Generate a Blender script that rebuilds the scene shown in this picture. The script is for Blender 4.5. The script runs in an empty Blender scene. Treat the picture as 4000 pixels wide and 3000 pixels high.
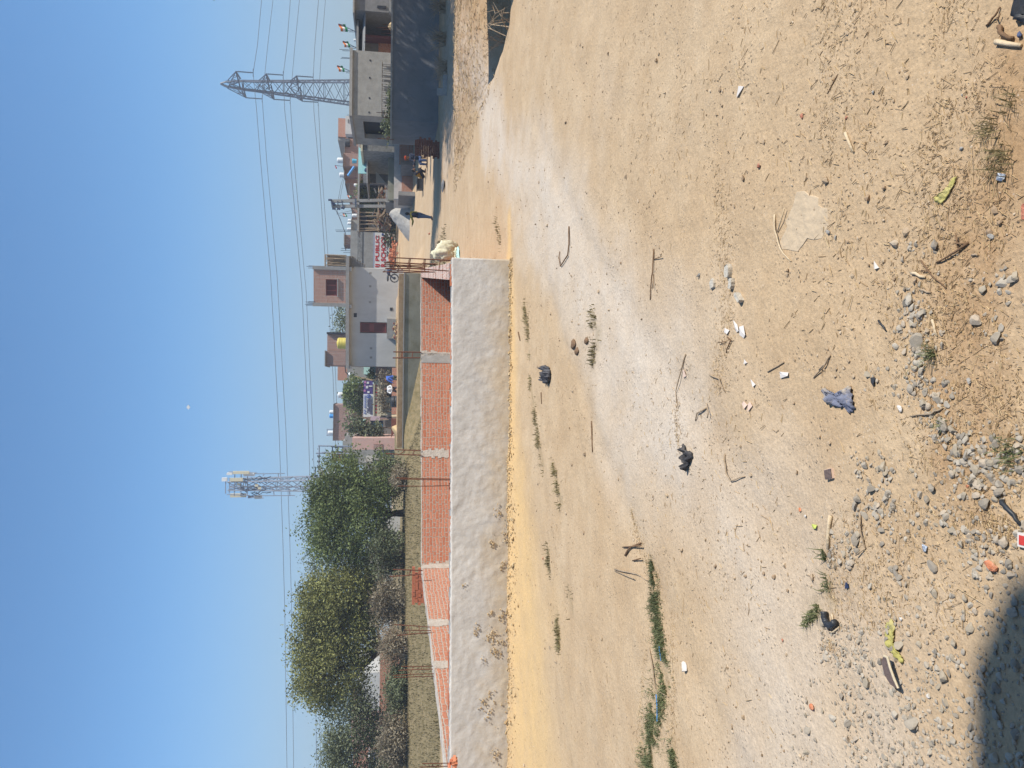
import bpy, bmesh, math, random
import numpy as np
from mathutils import Vector, Matrix, noise
random.seed(7); rng = np.random.default_rng(7)
C = bpy.context.scene.collection
F = 3000.0; PITCH = math.radians(8.9); EYE = 1.6
cp, sp = math.cos(PITCH), math.sin(PITCH)
V = Vector

ROLL = math.radians(.6); cr, sr_ = math.cos(ROLL), math.sin(ROLL)
def ray(px, py):
    b, a = px-2000.0, 1500.0-py
    b, a = b*cr+a*sr_, a*cr-b*sr_
    return (a, F*cp-b*sp, -F*sp-b*cp)
def at(px, py, y):
    """point at distance y in front of the viewer, measured on the photograph"""
    d = ray(px, py)
    t = y/d[1]
    return V((d[0]*t, y, EYE+d[2]*t))
def on(px, py, z=0.0):
    """point of the level z seen at that place of the photograph"""
    d = ray(px, py)
    t = (z-EYE)/d[2]
    return V((d[0]*t, d[1]*t, z))

def sstep(a, b, x):
    t = np.clip((x-a)/(b-a), 0, 1); return t*t*(3-2*t)
def seg_dist(X, Y, pts):
    """distance and interpolated width for a polyline of (x, y, w)"""
    best = np.full(X.shape, 1e9)
    for (x0, y0, w0), (x1, y1, w1) in zip(pts[:-1], pts[1:]):
        dx, dy = x1-x0, y1-y0
        t = np.clip(((X-x0)*dx+(Y-y0)*dy)/(dx*dx+dy*dy+1e-9), 0, 1)
        d = np.hypot(X-(x0+t*dx), Y-(y0+t*dy))/(w0+t*(w1-w0))
        best = np.minimum(best, d)
    return best

def lattice(X, Y, s, seed):
    """smooth value noise, vectorised"""
    x, y = X/s+seed*17.3, Y/s-seed*9.1
    xi, yi = np.floor(x).astype(np.int64), np.floor(y).astype(np.int64)
    fx, fy = x-xi, y-yi; fx = fx*fx*(3-2*fx); fy = fy*fy*(3-2*fy)
    def h(a, b):
        n = (a*374761393+b*668265263+seed*1274126177) & 0x7fffffff
        n = ((n ^ (n >> 13))*1274126177) & 0x7fffffff
        return ((n ^ (n >> 16)) & 0xffff)/65535.0
    return (h(xi, yi)*(1-fx)+h(xi+1, yi)*fx)*(1-fy)+(h(xi, yi+1)*(1-fx)+h(xi+1, yi+1)*fx)*fy

FR_ = on(1985, 1015, 0); HW = at(1755, 1015, FR_.y).z      # height of the walled plot
_L = on(1787, 3000, HW); FRONT = [(FR_.x, FR_.y), (-6.5, FR_.y+(_L.y-FR_.y)*(FR_.x+6.5)/(FR_.x-_L.x))]
def zt(X, Y):
    X = np.asarray(X, float); Y = np.asarray(Y, float)
    wl = 1-sstep(-4.5, -1.0, X); left = (0.95*wl+.1*(1-wl))*sstep(24, 37, Y)+.85*(1-wl)*sstep(38.4, 39, Y)+0.42*sstep(42, 52, Y)
    right = 0.62*sstep(36, 46, Y)+0.85*sstep(46, 60, Y)
    m = sstep(5.3, 7.0, X)
    z = left*(1-m)+right*m
    # earth banked against the plot wall
    fy = FRONT[0][1]+(X-FRONT[0][0])*(FRONT[0][1]-FRONT[1][1])/(FRONT[0][0]-FRONT[1][0])
    d = fy-Y
    bank = (0.01+0.05*sstep(-0.2, -1.8, X))*np.exp(-np.clip(d, 0, 9)**2/0.28)*(d > -0.5)*sstep(2.2, 1.6, X)
    bank = bank*(0.45+0.6*lattice(X, Y, 0.35, 3)+.5*lattice(X, Y, .13, 4))
    z = z+bank
    # rough mound beside the ditch
    mm = sstep(4.8, 7.2, X)*sstep(12.6, 14.4, Y)*sstep(20, 17.5, Y)
    z = z+mm*(0.10+0.28*lattice(X, Y, 1.3, 5))
    # shallow ditch in front of it
    z = z-0.45*sstep(5.0, 5.8, X)*sstep(10.6, 11.6, Y)*sstep(13.6, 12.8, Y)
    z = z+0.03*(lattice(X, Y, 1.7, 1)-0.5)+0.016*(lattice(X, Y, 0.35, 2)-0.5)+.010*(lattice(X, Y, .19, 6)-.5)
    # faint wheel ruts along the track
    rx = -1.9+.42*(Y-3)+.035*(Y-3)**2; z = z-.014*(np.exp(-((X-rx)/.13)**2)+np.exp(-((X-rx-1.35)/.13)**2))*sstep(9.5, 8, Y)*sstep(2, 3, Y)
    far = sstep(100, 300, Y)
    return z*(1-far)
def zg(x, y): return float(zt(x, y))
def gp(px, py):
    """point of the ground seen at that place of the photograph"""
    z = 0.0
    for _ in range(25):
        p = on(px, py, z)
        z = 0.5*z+0.5*zg(p.x, p.y)
    p = on(px, py, z); return p

# ---------------------------------------------------------------- mesh builder
class MB:
    def __init__(s): s.v = []; s.f = []; s.m = []
    def add(s, vs, fs, mi=0):
        o = len(s.v); s.v.extend([tuple(v) for v in vs]); s.f.extend([tuple(i+o for i in f) for f in fs]); s.m.extend([mi]*len(fs)); return s
    def box(s, a, b, mi=0, R=None, pivot=None):
        (x0, y0, z0), (x1, y1, z1) = a, b
        vs = [V(p) for p in ((x0,y0,z0),(x1,y0,z0),(x1,y1,z0),(x0,y1,z0),(x0,y0,z1),(x1,y0,z1),(x1,y1,z1),(x0,y1,z1))]
        if R is not None:
            pv = V(pivot) if pivot is not None else sum(vs, V())/8
            vs = [R@(v-pv)+pv for v in vs]
        return s.add(vs, [(0,3,2,1),(4,5,6,7),(0,1,5,4),(1,2,6,5),(2,3,7,6),(3,0,4,7)], mi)
    def bar(s, p, q, w, h=None, mi=0):
        """square bar from p to q"""
        p, q = V(p), V(q); h = h or w; d = (q-p).normalized()
        u = d.cross(V((0,0,1))); u = V((1,0,0)) if u.length < 1e-3 else u.normalized()
        n = u.cross(d)
        vs = [c+u*(sx*w/2)+n*(sy*h/2) for c in (p, q) for sx, sy in ((-1,-1),(1,-1),(1,1),(-1,1))]
        return s.add(vs, [(0,3,2,1),(4,5,6,7),(0,1,5,4),(1,2,6,5),(2,3,7,6),(3,0,4,7)], mi)
    def tube(s, pts, r, n=6, mi=0):
        pts = [V(p) for p in pts]; rs = r if isinstance(r, (list, tuple)) else [r]*len(pts)
        vs = []; fs = []
        for i, p in enumerate(pts):
            d = (pts[min(i+1, len(pts)-1)]-pts[max(i-1, 0)]).normalized()
            u = d.cross(V((0,0,1))); u = V((1,0,0)) if u.length < 1e-3 else u.normalized()
            w = u.cross(d)
            vs += [p+(u*math.cos(a)+w*math.sin(a))*rs[i] for a in (2*math.pi*k/n for k in range(n))]
        for i in range(len(pts)-1):
            for k in range(n):
                a, b = i*n+k, i*n+(k+1) % n
                fs.append((a, b, b+n, a+n))
        fs.append(tuple(range(n-1, -1, -1))); fs.append(tuple(range((len(pts)-1)*n, len(pts)*n)))
        return s.add(vs, fs, mi)
    def lathe(s, c, prof, n=20, mi=0):
        """prof: list of (radius, height) from bottom to top"""
        c = V(c); vs = []; fs = []
        for r, z in prof: vs += [c+V((r*math.cos(2*math.pi*k/n), r*math.sin(2*math.pi*k/n), z)) for k in range(n)]
        for i in range(len(prof)-1):
            for k in range(n):
                a, b = i*n+k, i*n+(k+1) % n; fs.append((a, b, b+n, a+n))
        fs.append(tuple(range(n-1, -1, -1))); fs.append(tuple(range((len(prof)-1)*n, len(prof)*n)))
        return s.add(vs, fs, mi)
    def slab(s, poly, d, mi=0):
        """closed plate: polygon of points and a thickness vector"""
        poly = [V(p) for p in poly]; n = len(poly); d = V(d)
        vs = poly+[p+d for p in poly]
        fs = [tuple(range(n-1, -1, -1)), tuple(range(n, 2*n))]+[(i, (i+1) % n, (i+1) % n+n, i+n) for i in range(n)]
        return s.add(vs, fs, mi)
    def mesh(s, name, mats, origin=(0,0,0), smooth=False):
        me = bpy.data.meshes.new(name); ox, oy, oz = origin
        me.from_pydata([(x-ox, y-oy, z-oz) for x, y, z in s.v], [], s.f)
        for m in (mats if isinstance(mats, (list, tuple)) else [mats]): me.materials.append(m)
        if s.m and max(s.m): me.polygons.foreach_set('material_index', s.m)
        if smooth: me.polygons.foreach_set('use_smooth', [True]*len(me.polygons))
        bm = bmesh.new(); bm.from_mesh(me); bmesh.ops.recalc_face_normals(bm, faces=bm.faces); bm.to_mesh(me); bm.free()
        box_uv(me, origin); me.update(); return me
    def build(s, name, mats, parent=None, origin=None, smooth=False):
        if parent is not None: origin = ORG[parent.name]
        elif origin is None: origin = (0,0,0)
        o = bpy.data.objects.new(name, s.mesh(name, mats, origin, smooth)); C.objects.link(o)
        if parent is not None: o.parent = parent
        else: o.location = origin
        ORG[o.name] = tuple(origin); return o
ORG = {}
def box_uv(me, origin=(0,0,0)):
    uv = me.uv_layers.new(name='UVMap'); data = np.zeros((len(me.loops), 2), np.float32); o = V(origin)
    vs = me.vertices
    for p in me.polygons:
        n = p.normal
        if abs(n.z) > 0.75: tx, ty = V((1,0,0)), V((0,1,0))
        else:
            tx = V((-n.y, n.x, 0)).normalized()
            ty = V((0,0,1))
        for li in p.loop_indices:
            co = vs[me.loops[li].vertex_index].co+o
            data[li] = (co.dot(tx), co.dot(ty))
    uv.data.foreach_set('uv', data.ravel())

def info(o, label=None, cat=None, group=None, kind=None):
    if label: o['label'] = label
    if cat: o['category'] = cat
    if group: o['group'] = group
    if kind: o['kind'] = kind
    return o
def thing(name, label, cat, loc, group=None):
    o = bpy.data.objects.new(name, None); C.objects.link(o); o.location = loc
    o.empty_display_size = 0.2; ORG[o.name] = tuple(loc)
    return info(o, label, cat, group)
def kids(o): return [c for c in bpy.data.objects if c.parent == o]
def dup(o, loc, rz=0.0, label=None, group=None, scale=None):
    ch = {c: kids(c) for c in kids(o)}
    r = o.copy(); C.objects.link(r); r.location = loc; r.rotation_euler[2] = rz
    if scale: r.scale = scale
    for c, gs in ch.items():
        n = c.copy(); C.objects.link(n); n.parent = r
        for g in gs:
            m = g.copy(); C.objects.link(m); m.parent = n
    ORG[r.name] = tuple(loc)
    if label: r['label'] = label
    if group: r['group'] = group
    return r

# ---------------------------------------------------------------- materials
def nt(name):
    m = bpy.data.materials.new(name); m.use_nodes = True; t = m.node_tree
    return m, t, t.nodes, t.links, t.nodes['Principled BSDF']
def rgb(c): return (c[0], c[1], c[2], 1)
def mat(name, col, var=0.25, scale=4.0, rough=0.9, bump=0.25, fine=40.0, metal=0.0, dirt=None, dscale=1.2, damt=0.55, spec=0.25, stretch=None):
    m, t, N, L, P = nt(name)
    tc = N.new('ShaderNodeTexCoord'); src = tc.outputs['Object']
    if stretch:
        mp = N.new('ShaderNodeMapping'); mp.inputs['Scale'].default_value = stretch; L.new(src, mp.inputs['Vector']); src = mp.outputs['Vector']
    n1 = N.new('ShaderNodeTexNoise'); n1.inputs['Scale'].default_value = scale; n1.inputs['Detail'].default_value = 6; n1.inputs['Roughness'].default_value = 0.65
    L.new(src, n1.inputs['Vector'])
    r1 = N.new('ShaderNodeMapRange'); r1.inputs[1].default_value = 0.3; r1.inputs[2].default_value = 0.7; r1.inputs[3].default_value = 1-var; r1.inputs[4].default_value = 1+var*0.6
    L.new(n1.outputs['Fac'], r1.inputs[0])
    mx = N.new('ShaderNodeVectorMath'); mx.operation = 'SCALE'; mx.inputs[0].default_value = col[:3]; L.new(r1.outputs[0], mx.inputs['Scale'])
    out = mx.outputs[0]
    if dirt:
        n2 = N.new('ShaderNodeTexNoise'); n2.inputs['Scale'].default_value = dscale; n2.inputs['Detail'].default_value = 7; n2.inputs['Roughness'].default_value = 0.7
        L.new(src, n2.inputs['Vector'])
        r2 = N.new('ShaderNodeMapRange'); r2.inputs[1].default_value = 0.47; r2.inputs[2].default_value = 0.66; r2.inputs[4].default_value = damt
        L.new(n2.outputs['Fac'], r2.inputs[0])
        mi = N.new('ShaderNodeMix'); mi.data_type = 'RGBA'; L.new(r2.outputs[0], mi.inputs[0]); L.new(out, mi.inputs[6]); mi.inputs[7].default_value = rgb(dirt)
        out = mi.outputs[2]
    L.new(out, P.inputs['Base Color'])
    P.inputs['Roughness'].default_value = rough; P.inputs['Metallic'].default_value = metal; P.inputs['Specular IOR Level'].default_value = spec
    if bump:
        n3 = N.new('ShaderNodeTexNoise'); n3.inputs['Scale'].default_value = fine; n3.inputs['Detail'].default_value = 5; L.new(src, n3.inputs['Vector'])
        b = N.new('ShaderNodeBump'); b.inputs['Strength'].default_value = bump; b.inputs['Distance'].default_value = 0.02
        L.new(n3.outputs['Fac'], b.inputs['Height']); L.new(b.outputs[0], P.inputs['Normal'])
    return m
def brickmat(name, c1, c2, mortar, mort=0.014, bw=0.235, bh=0.082, white=0.10, rough=0.9, dist=0.022):
    m, t, N, L, P = nt(name)
    uv = N.new('ShaderNodeUVMap'); uv.uv_map = 'UVMap'
    tc = N.new('ShaderNodeTexCoord')
    nn = N.new('ShaderNodeTexNoise'); nn.inputs['Scale'].default_value = 5; nn.inputs['Detail'].default_value = 3; L.new(uv.outputs[0], nn.inputs['Vector'])
    sub = N.new('ShaderNodeVectorMath'); sub.operation = 'SUBTRACT'; L.new(nn.outputs['Color'], sub.inputs[0]); sub.inputs[1].default_value = (.5,.5,.5)
    sc = N.new('ShaderNodeVectorMath'); sc.operation = 'SCALE'; sc.inputs['Scale'].default_value = dist*4; L.new(sub.outputs[0], sc.inputs[0])
    ad = N.new('ShaderNodeVectorMath'); L.new(uv.outputs[0], ad.inputs[0]); L.new(sc.outputs[0], ad.inputs[1])
    bt = N.new('ShaderNodeTexBrick'); bt.inputs['Scale'].default_value = 1; bt.inputs['Brick Width'].default_value = bw; bt.inputs['Row Height'].default_value = bh
    bt.inputs['Mortar Size'].default_value = mort; bt.inputs['Mortar Smooth'].default_value = 0.3; bt.offset = 0.5; bt.squash = 0.55; bt.squash_frequency = 2
    bt.inputs['Color1'].default_value = rgb(c1); bt.inputs['Color2'].default_value = rgb(c2); bt.inputs['Mortar'].default_value = rgb(mortar)
    L.new(ad.outputs[0], bt.inputs['Vector'])
    n2 = N.new('ShaderNodeTexNoise'); n2.inputs['Scale'].default_value = 7; n2.inputs['Detail'].default_value = 8; n2.inputs['Roughness'].default_value = 0.75; L.new(uv.outputs[0], n2.inputs['Vector'])
    r2 = N.new('ShaderNodeMapRange'); r2.inputs[1].default_value = 0.56; r2.inputs[2].default_value = 0.72; r2.inputs[4].default_value = white*5; L.new(n2.outputs['Fac'], r2.inputs[0])
    mi = N.new('ShaderNodeMix'); mi.data_type = 'RGBA'; L.new(r2.outputs[0], mi.inputs[0]); L.new(bt.outputs['Color'], mi.inputs[6]); mi.inputs[7].default_value = rgb(mortar)
    n4 = N.new('ShaderNodeTexNoise'); n4.inputs['Scale'].default_value = 25; n4.inputs['Detail'].default_value = 4; L.new(uv.outputs[0], n4.inputs['Vector'])
    r4 = N.new('ShaderNodeMapRange'); r4.inputs[3].default_value = 0.55; r4.inputs[4].default_value = 1.45; L.new(n4.outputs['Fac'], r4.inputs[0])
    mu = N.new('ShaderNodeVectorMath'); mu.operation = 'SCALE'; L.new(mi.outputs[2], mu.inputs[0]); L.new(r4.outputs[0], mu.inputs['Scale'])
    L.new(mu.outputs[0], P.inputs['Base Color']); P.inputs['Roughness'].default_value = rough; P.inputs['Specular IOR Level'].default_value = 0.2
    b = N.new('ShaderNodeBump'); b.invert = True; b.inputs['Strength'].default_value = 0.7; b.inputs['Distance'].default_value = 0.012
    L.new(bt.outputs['Fac'], b.inputs['Height']); L.new(b.outputs[0], P.inputs['Normal'])
    return m
def leafmat(name, c1, c2, rough=0.6):
    m, t, N, L, P = nt(name)
    oi = N.new('ShaderNodeNewGeometry'); cr = N.new('ShaderNodeMix'); cr.data_type = 'RGBA'
    L.new(oi.outputs['Random Per Island'], cr.inputs[0]); cr.inputs[6].default_value = rgb(c1); cr.inputs[7].default_value = rgb(c2)
    tc = N.new('ShaderNodeTexCoord'); n1 = N.new('ShaderNodeTexNoise'); n1.inputs['Scale'].default_value = 0.9; n1.inputs['Detail'].default_value = 3; L.new(tc.outputs['Object'], n1.inputs['Vector'])
    r1 = N.new('ShaderNodeMapRange'); r1.inputs[1].default_value = .3; r1.inputs[2].default_value = .7; r1.inputs[3].default_value = .6; r1.inputs[4].default_value = 1.5; L.new(n1.outputs['Fac'], r1.inputs[0])
    mu = N.new('ShaderNodeVectorMath'); mu.operation = 'SCALE'; L.new(cr.outputs[2], mu.inputs[0]); L.new(r1.outputs[0], mu.inputs['Scale'])
    L.new(mu.outputs[0], P.inputs['Base Color']); P.inputs['Roughness'].default_value = rough; P.inputs['Specular IOR Level'].default_value = 0.3
    tr = N.new('ShaderNodeBsdfTranslucent'); L.new(mu.outputs[0], tr.inputs['Color'])
    ms = N.new('ShaderNodeMixShader'); ms.inputs[0].default_value = 0.25; L.new(P.outputs[0], ms.inputs[1]); L.new(tr.outputs[0], ms.inputs[2])
    L.new(ms.outputs[0], N['Material Output'].inputs['Surface']); return m
def islandmat(name, cols, rough=0.9, bump=0.0):
    """one colour of a small set for every loose piece"""
    m, t, N, L, P = nt(name)
    g = N.new('ShaderNodeNewGeometry'); cr = N.new('ShaderNodeValToRGB'); cr.color_ramp.interpolation = 'CONSTANT'
    e = cr.color_ramp.elements
    e[0].position = 0; e[0].color = rgb(cols[0]); e[1].position = 1/len(cols); e[1].color = rgb(cols[1])
    for i in range(2, len(cols)): k = e.new(i/len(cols)); k.color = rgb(cols[i])
    L.new(g.outputs['Random Per Island'], cr.inputs[0])
    tc = N.new('ShaderNodeTexCoord'); n1 = N.new('ShaderNodeTexNoise'); n1.inputs['Scale'].default_value = 60; n1.inputs['Detail'].default_value = 4; L.new(tc.outputs['Object'], n1.inputs['Vector'])
    r1 = N.new('ShaderNodeMapRange'); r1.inputs[3].default_value = .75; r1.inputs[4].default_value = 1.2; L.new(n1.outputs['Fac'], r1.inputs[0])
    mu = N.new('ShaderNodeVectorMath'); mu.operation = 'SCALE'; L.new(cr.outputs[0], mu.inputs[0]); L.new(r1.outputs[0], mu.inputs['Scale'])
    L.new(mu.outputs[0], P.inputs['Base Color']); P.inputs['Roughness'].default_value = rough; P.inputs['Specular IOR Level'].default_value = 0.2
    return m

M = {}
M['plaster'] = mat('grey cement plaster', (.53,.495,.45), .12, 3, .95, .6, 10, dirt=(.64,.60,.54), dscale=2.2, damt=.6)
M['concrete'] = mat('concrete', (.33,.315,.29), .18, 6, .9, .35, 30, dirt=(.22,.205,.18), dscale=2, damt=.4)
M['concdark'] = mat('old grey concrete', (.20,.195,.19), .22, 5, .95, .4, 22, dirt=(.12,.115,.11), dscale=2, damt=.5)
M['housewall'] = mat('pale cement wall', (.53,.515,.48), .08, 1.5, .9, .15, 30, dirt=(.40,.38,.345), dscale=1.0, damt=.5, stretch=(1,1,.45))
M['greywall'] = mat('grey cement wall', (.30,.285,.255), .2, 2.5, .95, .3, 16, dirt=(.40,.38,.34), dscale=1.6, damt=.5)
M['rough'] = mat('rough mottled cement', (.21,.205,.19), .35, 5, .95, .6, 12, dirt=(.34,.33,.3), dscale=4, damt=.6)
M['moss'] = mat('weathered mossy cement', (.30,.285,.22), .25, 3, .95, .4, 20, dirt=(.15,.135,.085), dscale=1.5, damt=.75)
M['brick'] = brickmat('red brick', (.40,.14,.075), (.47,.195,.115), (.37,.30,.24), .010, bh=.078, bw=.215)
M['brickpale'] = brickmat('pale red brick', (.43,.165,.095), (.48,.215,.13), (.43,.35,.285), .011, bh=.078, bw=.215, white=.14)
M['brickbrown'] = brickmat('far brown brick', (.33,.155,.11), (.26,.115,.085), (.38,.30,.255), .02)
M['brickroof'] = brickmat('raw orange brick', (.44,.19,.125), (.34,.135,.09), (.46,.38,.32), .02)
M['bricktop'] = brickmat('bricks laid on edge', (.47,.27,.2), (.52,.33,.26), (.52,.45,.38), .012, bw=.08, bh=.24, white=.14)
M['mortar'] = mat('pale mortar', (.48,.425,.36), .2, 9, .95, .8, 26, dirt=(.34,.27,.21), dscale=6, damt=.5)
M['looseb'] = islandmat('loose bricks', [(.52,.18,.09),(.60,.24,.13),(.46,.15,.08),(.57,.27,.17)])
M['rust'] = mat('rusty steel rod', (.16,.065,.038), .3, 30, .8, .3, 90)
M['steel'] = mat('galvanised steel', (.075,.09,.125), .12, 6, .55, .05, 40, spec=.5)
M['steel2'] = mat('pale galvanised steel', (.24,.265,.32), .12, 6, .5, .05, 40, spec=.5)
M['cable'] = mat('dark cable', (.10,.11,.13), .1, 3, .6, 0)
M['white'] = mat('white plastic', (.72,.72,.70), .06, 3, .5, 0, dirt=(.5,.48,.44), dscale=2, damt=.3, spec=.4)
M['yellow'] = mat('yellow plastic tank', (.62,.50,.10), .08, 3, .45, 0, spec=.4)
M['bluet'] = mat('blue plastic', (.05,.28,.62), .08, 3, .45, 0, spec=.4)
M['black'] = mat('black plastic', (.028,.03,.034), .2, 5, .5, .1, 30, spec=.4)
M['blackcloth'] = mat('dusty black fabric', (.045,.045,.05), .35, 25, .9, .4, 120, dirt=(.17,.15,.13), dscale=14, damt=.5)
M['maroon'] = mat('maroon painted door', (.115,.03,.028), .15, 4, .5, .05, 40)
M['maroon2'] = mat('maroon door rail', (.21,.055,.05), .1, 4, .5, .05, 40)
M['wood'] = mat('dry weathered wood', (.36,.27,.18), .25, 20, .9, .4, 60, stretch=(1,1,.3))
M['wooddark'] = mat('brown twig bark', (.19,.115,.065), .3, 30, .9, .4, 90)
M['woodpale'] = mat('bare pale wood', (.56,.44,.29), .15, 14, .8, .3, 80)
M['bark'] = mat('tree bark', (.12,.085,.06), .3, 9, .95, .8, 20)
M['pink'] = mat('faded pink wall', (.58,.36,.30), .12, 2, .9, .2, 20, dirt=(.48,.40,.34), dscale=1.4, damt=.6)
M['teal'] = mat('teal painted tin', (.16,.34,.33), .15, 3, .6, .15, 20, dirt=(.22,.3,.28), dscale=2)
M['mint'] = mat('mint cloth', (.45,.66,.58), .1, 6, .9, .1)
M['cyan'] = mat('light blue sheet', (.10,.42,.58), .1, 6, .7, .1)
M['dark'] = mat('dark interior', (.035,.037,.045), .2, 3, .95, .1)  # near-black colour holds the shade of interiors and openings; also plain dark parts
M['navy'] = mat('dark blue paint', (.03,.045,.10), .2, 3, .7, .1)
M['cream'] = mat('cream paint', (.60,.54,.38), .1, 5, .9, .1)
M['tarp'] = mat('grey tarpaulin', (.23,.225,.215), .15, 7, .7, .5, 9)
M['sand'] = mat('yellow sand', (.50,.36,.19), .15, 4, .95, .6, 30)
M['whitesand'] = mat('white stone dust', (.37,.35,.315), .2, 6, .95, 1.0, 9, dirt=(.30,.27,.23), dscale=7, damt=.45)
M['sack'] = mat('cream plastic sack', (.62,.57,.40), .12, 9, .75, .35, 22, dirt=(.42,.36,.2), dscale=6, damt=.5, spec=.3)
M['straw'] = islandmat('straw', [(.36,.255,.13),(.44,.32,.18),(.27,.18,.095),(.50,.38,.22),(.30,.20,.11),(.40,.28,.15)])
M['grass'] = leafmat('green grass', (.085,.11,.04), (.19,.19,.095))
M['drygrass'] = leafmat('dry field grass', (.17,.145,.065), (.25,.20,.10))
M['fieldgrass'] = leafmat('brown field grass', (.11,.095,.045), (.18,.14,.065))
M['stone'] = islandmat('grey crushed stone', [(.31,.27,.215),(.35,.305,.245),(.26,.225,.18),(.39,.345,.28),(.33,.28,.21),(.40,.33,.25)])
M['clod'] = islandmat('dry soil clods', [(.42,.32,.215),(.38,.285,.185),(.48,.38,.27),(.31,.22,.14),(.36,.27,.18)])
M['shadewall'] = mat('dark grey cement', (.20,.20,.205), .25, 3, .95, .4, 18, dirt=(.14,.135,.13), dscale=1.5, damt=.5)  # even dark base colour with random darker mottling
M['hair'] = mat('black hair', (.012,.011,.012), .2, 60, .6, .2, 120)
M['skin'] = mat('brown skin', (.20,.11,.07), .08, 8, .6, 0)
SOILA=(.455,.325,.195); SOILB=(.50,.375,.24); SOILC=(.40,.28,.165); PALE=(.535,.455,.365); OCH=(.58,.395,.19); LITT=(.33,.20,.10); GRN=(.16,.13,.062)
HAZE = .0013
# ---------------------------------------------------------------- ground
def line(pts):
    out = []
    for px, py, w in pts:
        p = on(px, py, 0.0); k = math.hypot(p.y, EYE)/F
        out.append((p.x, p.y, w*k))
    return out
TRACK = [(9.5,24,2.4)]+line([(1850,250,80),(1875,450,105),(1990,650,150),(2210,900,210),(2400,1200,260),(2580,1500,310),(2780,1850,360),(2930,2250,380),(3050,2650,410),(3130,3000,430),(3170,3400,450)])
TRACK = TRACK[:1]+[(x, y, w_*(1.25 if y > 9 else 1.75)) for x, y, w_ in TRACK[1:]]
OCHRE = [(2.3,10.6,.15),(1.0,10.4,.3),(-.6,10.1,.45),(-2,9.6,.9),(-4,8.9,1.5),(-7,8.2,2.2)]
GREENS = [line([(2300,1230,14),(2330,1300,20),(2310,1420,16)]), line([(2040,1180,8),(2060,1300,14),(2065,1390,10)]),
          line([(2070,1480,8),(2085,1560,14),(2105,1700,14),(2130,1830,10)]), line([(2165,1820,12),(2200,1960,16)]), line([(2150,2150,16),(2165,2230,14)]),
          line([(2200,2430,22),(2205,2520,18)]), line([(2555,2190,14),(2570,2290,22),(2580,2400,36),(2610,2520,30),(2625,2640,38),(2600,2760,45),(2580,2860,48),(2565,3010,50),(2560,3150,50)]),
          line([(2655,2870,16),(2685,3010,22)]), line([(3150,2400,20),(3240,2300,35),(3250,2240,20)]), line([(2240,2300,12),(2260,2380,12)])]
def spread(a, b, first, ratio, last):
    out = [a]; s = first
    while out[-1] < b: out.append(out[-1]+s); s = min(s*ratio, last)
    return out
ys = [-60,-40,-25,-15,-8,-4,-1,0]+list(np.arange(.6, 13, .075))+spread(13, 4000, .09, 1.03, 250)[0:]
xr = list(np.arange(0, 6.6, .085)); xs = xr+spread(6.6, 4000, .1, 1.055, 300)
xs = np.array(sorted(set([-x for x in xs]+list(xs)))); ys = np.array(sorted(set(np.round(ys, 4))))
GX, GY = np.meshgrid(xs, ys); GZ = zt(GX, GY)
nx, ny = len(xs), len(ys)
me = bpy.data.meshes.new('ground'); 
vv = np.stack([GX.ravel(), GY.ravel(), GZ.ravel()], 1).astype(np.float32)
me.vertices.add(len(vv)); me.vertices.foreach_set('co', vv.ravel())
ii = np.arange(nx*ny).reshape(ny, nx); q = np.stack([ii[:-1,:-1], ii[:-1,1:], ii[1:,1:], ii[1:,:-1]], -1).reshape(-1, 4)
me.loops.add(q.size); me.loops.foreach_set('vertex_index', q.ravel().astype(np.int32))
me.polygons.add(len(q)); me.polygons.foreach_set('loop_start', (np.arange(len(q))*4).astype(np.int32)); me.polygons.foreach_set('loop_total', np.full(len(q), 4, np.int32))
me.polygons.foreach_set('use_smooth', np.ones(len(q), bool)); me.update(calc_edges=True)
wob = (lattice(GX, GY, .9, 11)-.5)*.7+(lattice(GX, GY, .25, 12)-.5)*.4
pale = (1-sstep(.3, 1.6, seg_dist(GX, GY, TRACK)+wob*1.0+(lattice(GX, GY, 2.2, 15)-.5)*.9))
och = 1-sstep(.2, 1.9, seg_dist(GX, GY, OCHRE)+wob*.9)
green = np.zeros_like(GX)
for g in GREENS: green = np.maximum(green, .5*(1-sstep(.3, 1.7, seg_dist(GX, GY, g)+wob*1.6)))
mleft = 1-sstep(5.0, 7, GX)
field = sstep(22.5, 24.5, GY)*(1-sstep(3.6, 4.8, GX))*(1-sstep(60, 80, GY))
rough = sstep(4.8, 6.6, GX+wob)*sstep(12.0, 13.0, GY)*sstep(21, 18.5, GY)
litter = np.clip(.9*sstep(1.2, .4, seg_dist(GX, GY, line([(4000,300,300),(3850,900,260),(3750,1400,250),(3800,1800,200)])))+rough+sstep(5, 8, GX+wob*2)*sstep(17,20,GY)*sstep(29.5,28,GY), 0, 1)
col = np.stack([pale, och, np.maximum(green*.9, field), litter], -1).reshape(-1, 4).astype(np.float32)
at_ = me.color_attributes.new('soil', 'FLOAT_COLOR', 'POINT'); at_.data.foreach_set('color', col.ravel())
ground = bpy.data.objects.new('ground', me); C.objects.link(ground); info(ground, kind='structure')
m, t, N, L, P = nt('dry soil')
tc = N.new('ShaderNodeTexCoord'); OB = tc.outputs['Object']
at2 = N.new('ShaderNodeAttribute'); at2.attribute_name = 'soil'
sx = N.new('ShaderNodeSeparateColor'); L.new(at2.outputs['Color'], sx.inputs[0])
def noi(s, d=6, r=.65, vec=None):
    n = N.new('ShaderNodeTexNoise'); n.inputs['Scale'].default_value = s; n.inputs['Detail'].default_value = d; n.inputs['Roughness'].default_value = r; L.new(vec or OB, n.inputs['Vector']); return n.outputs['Fac']
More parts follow.
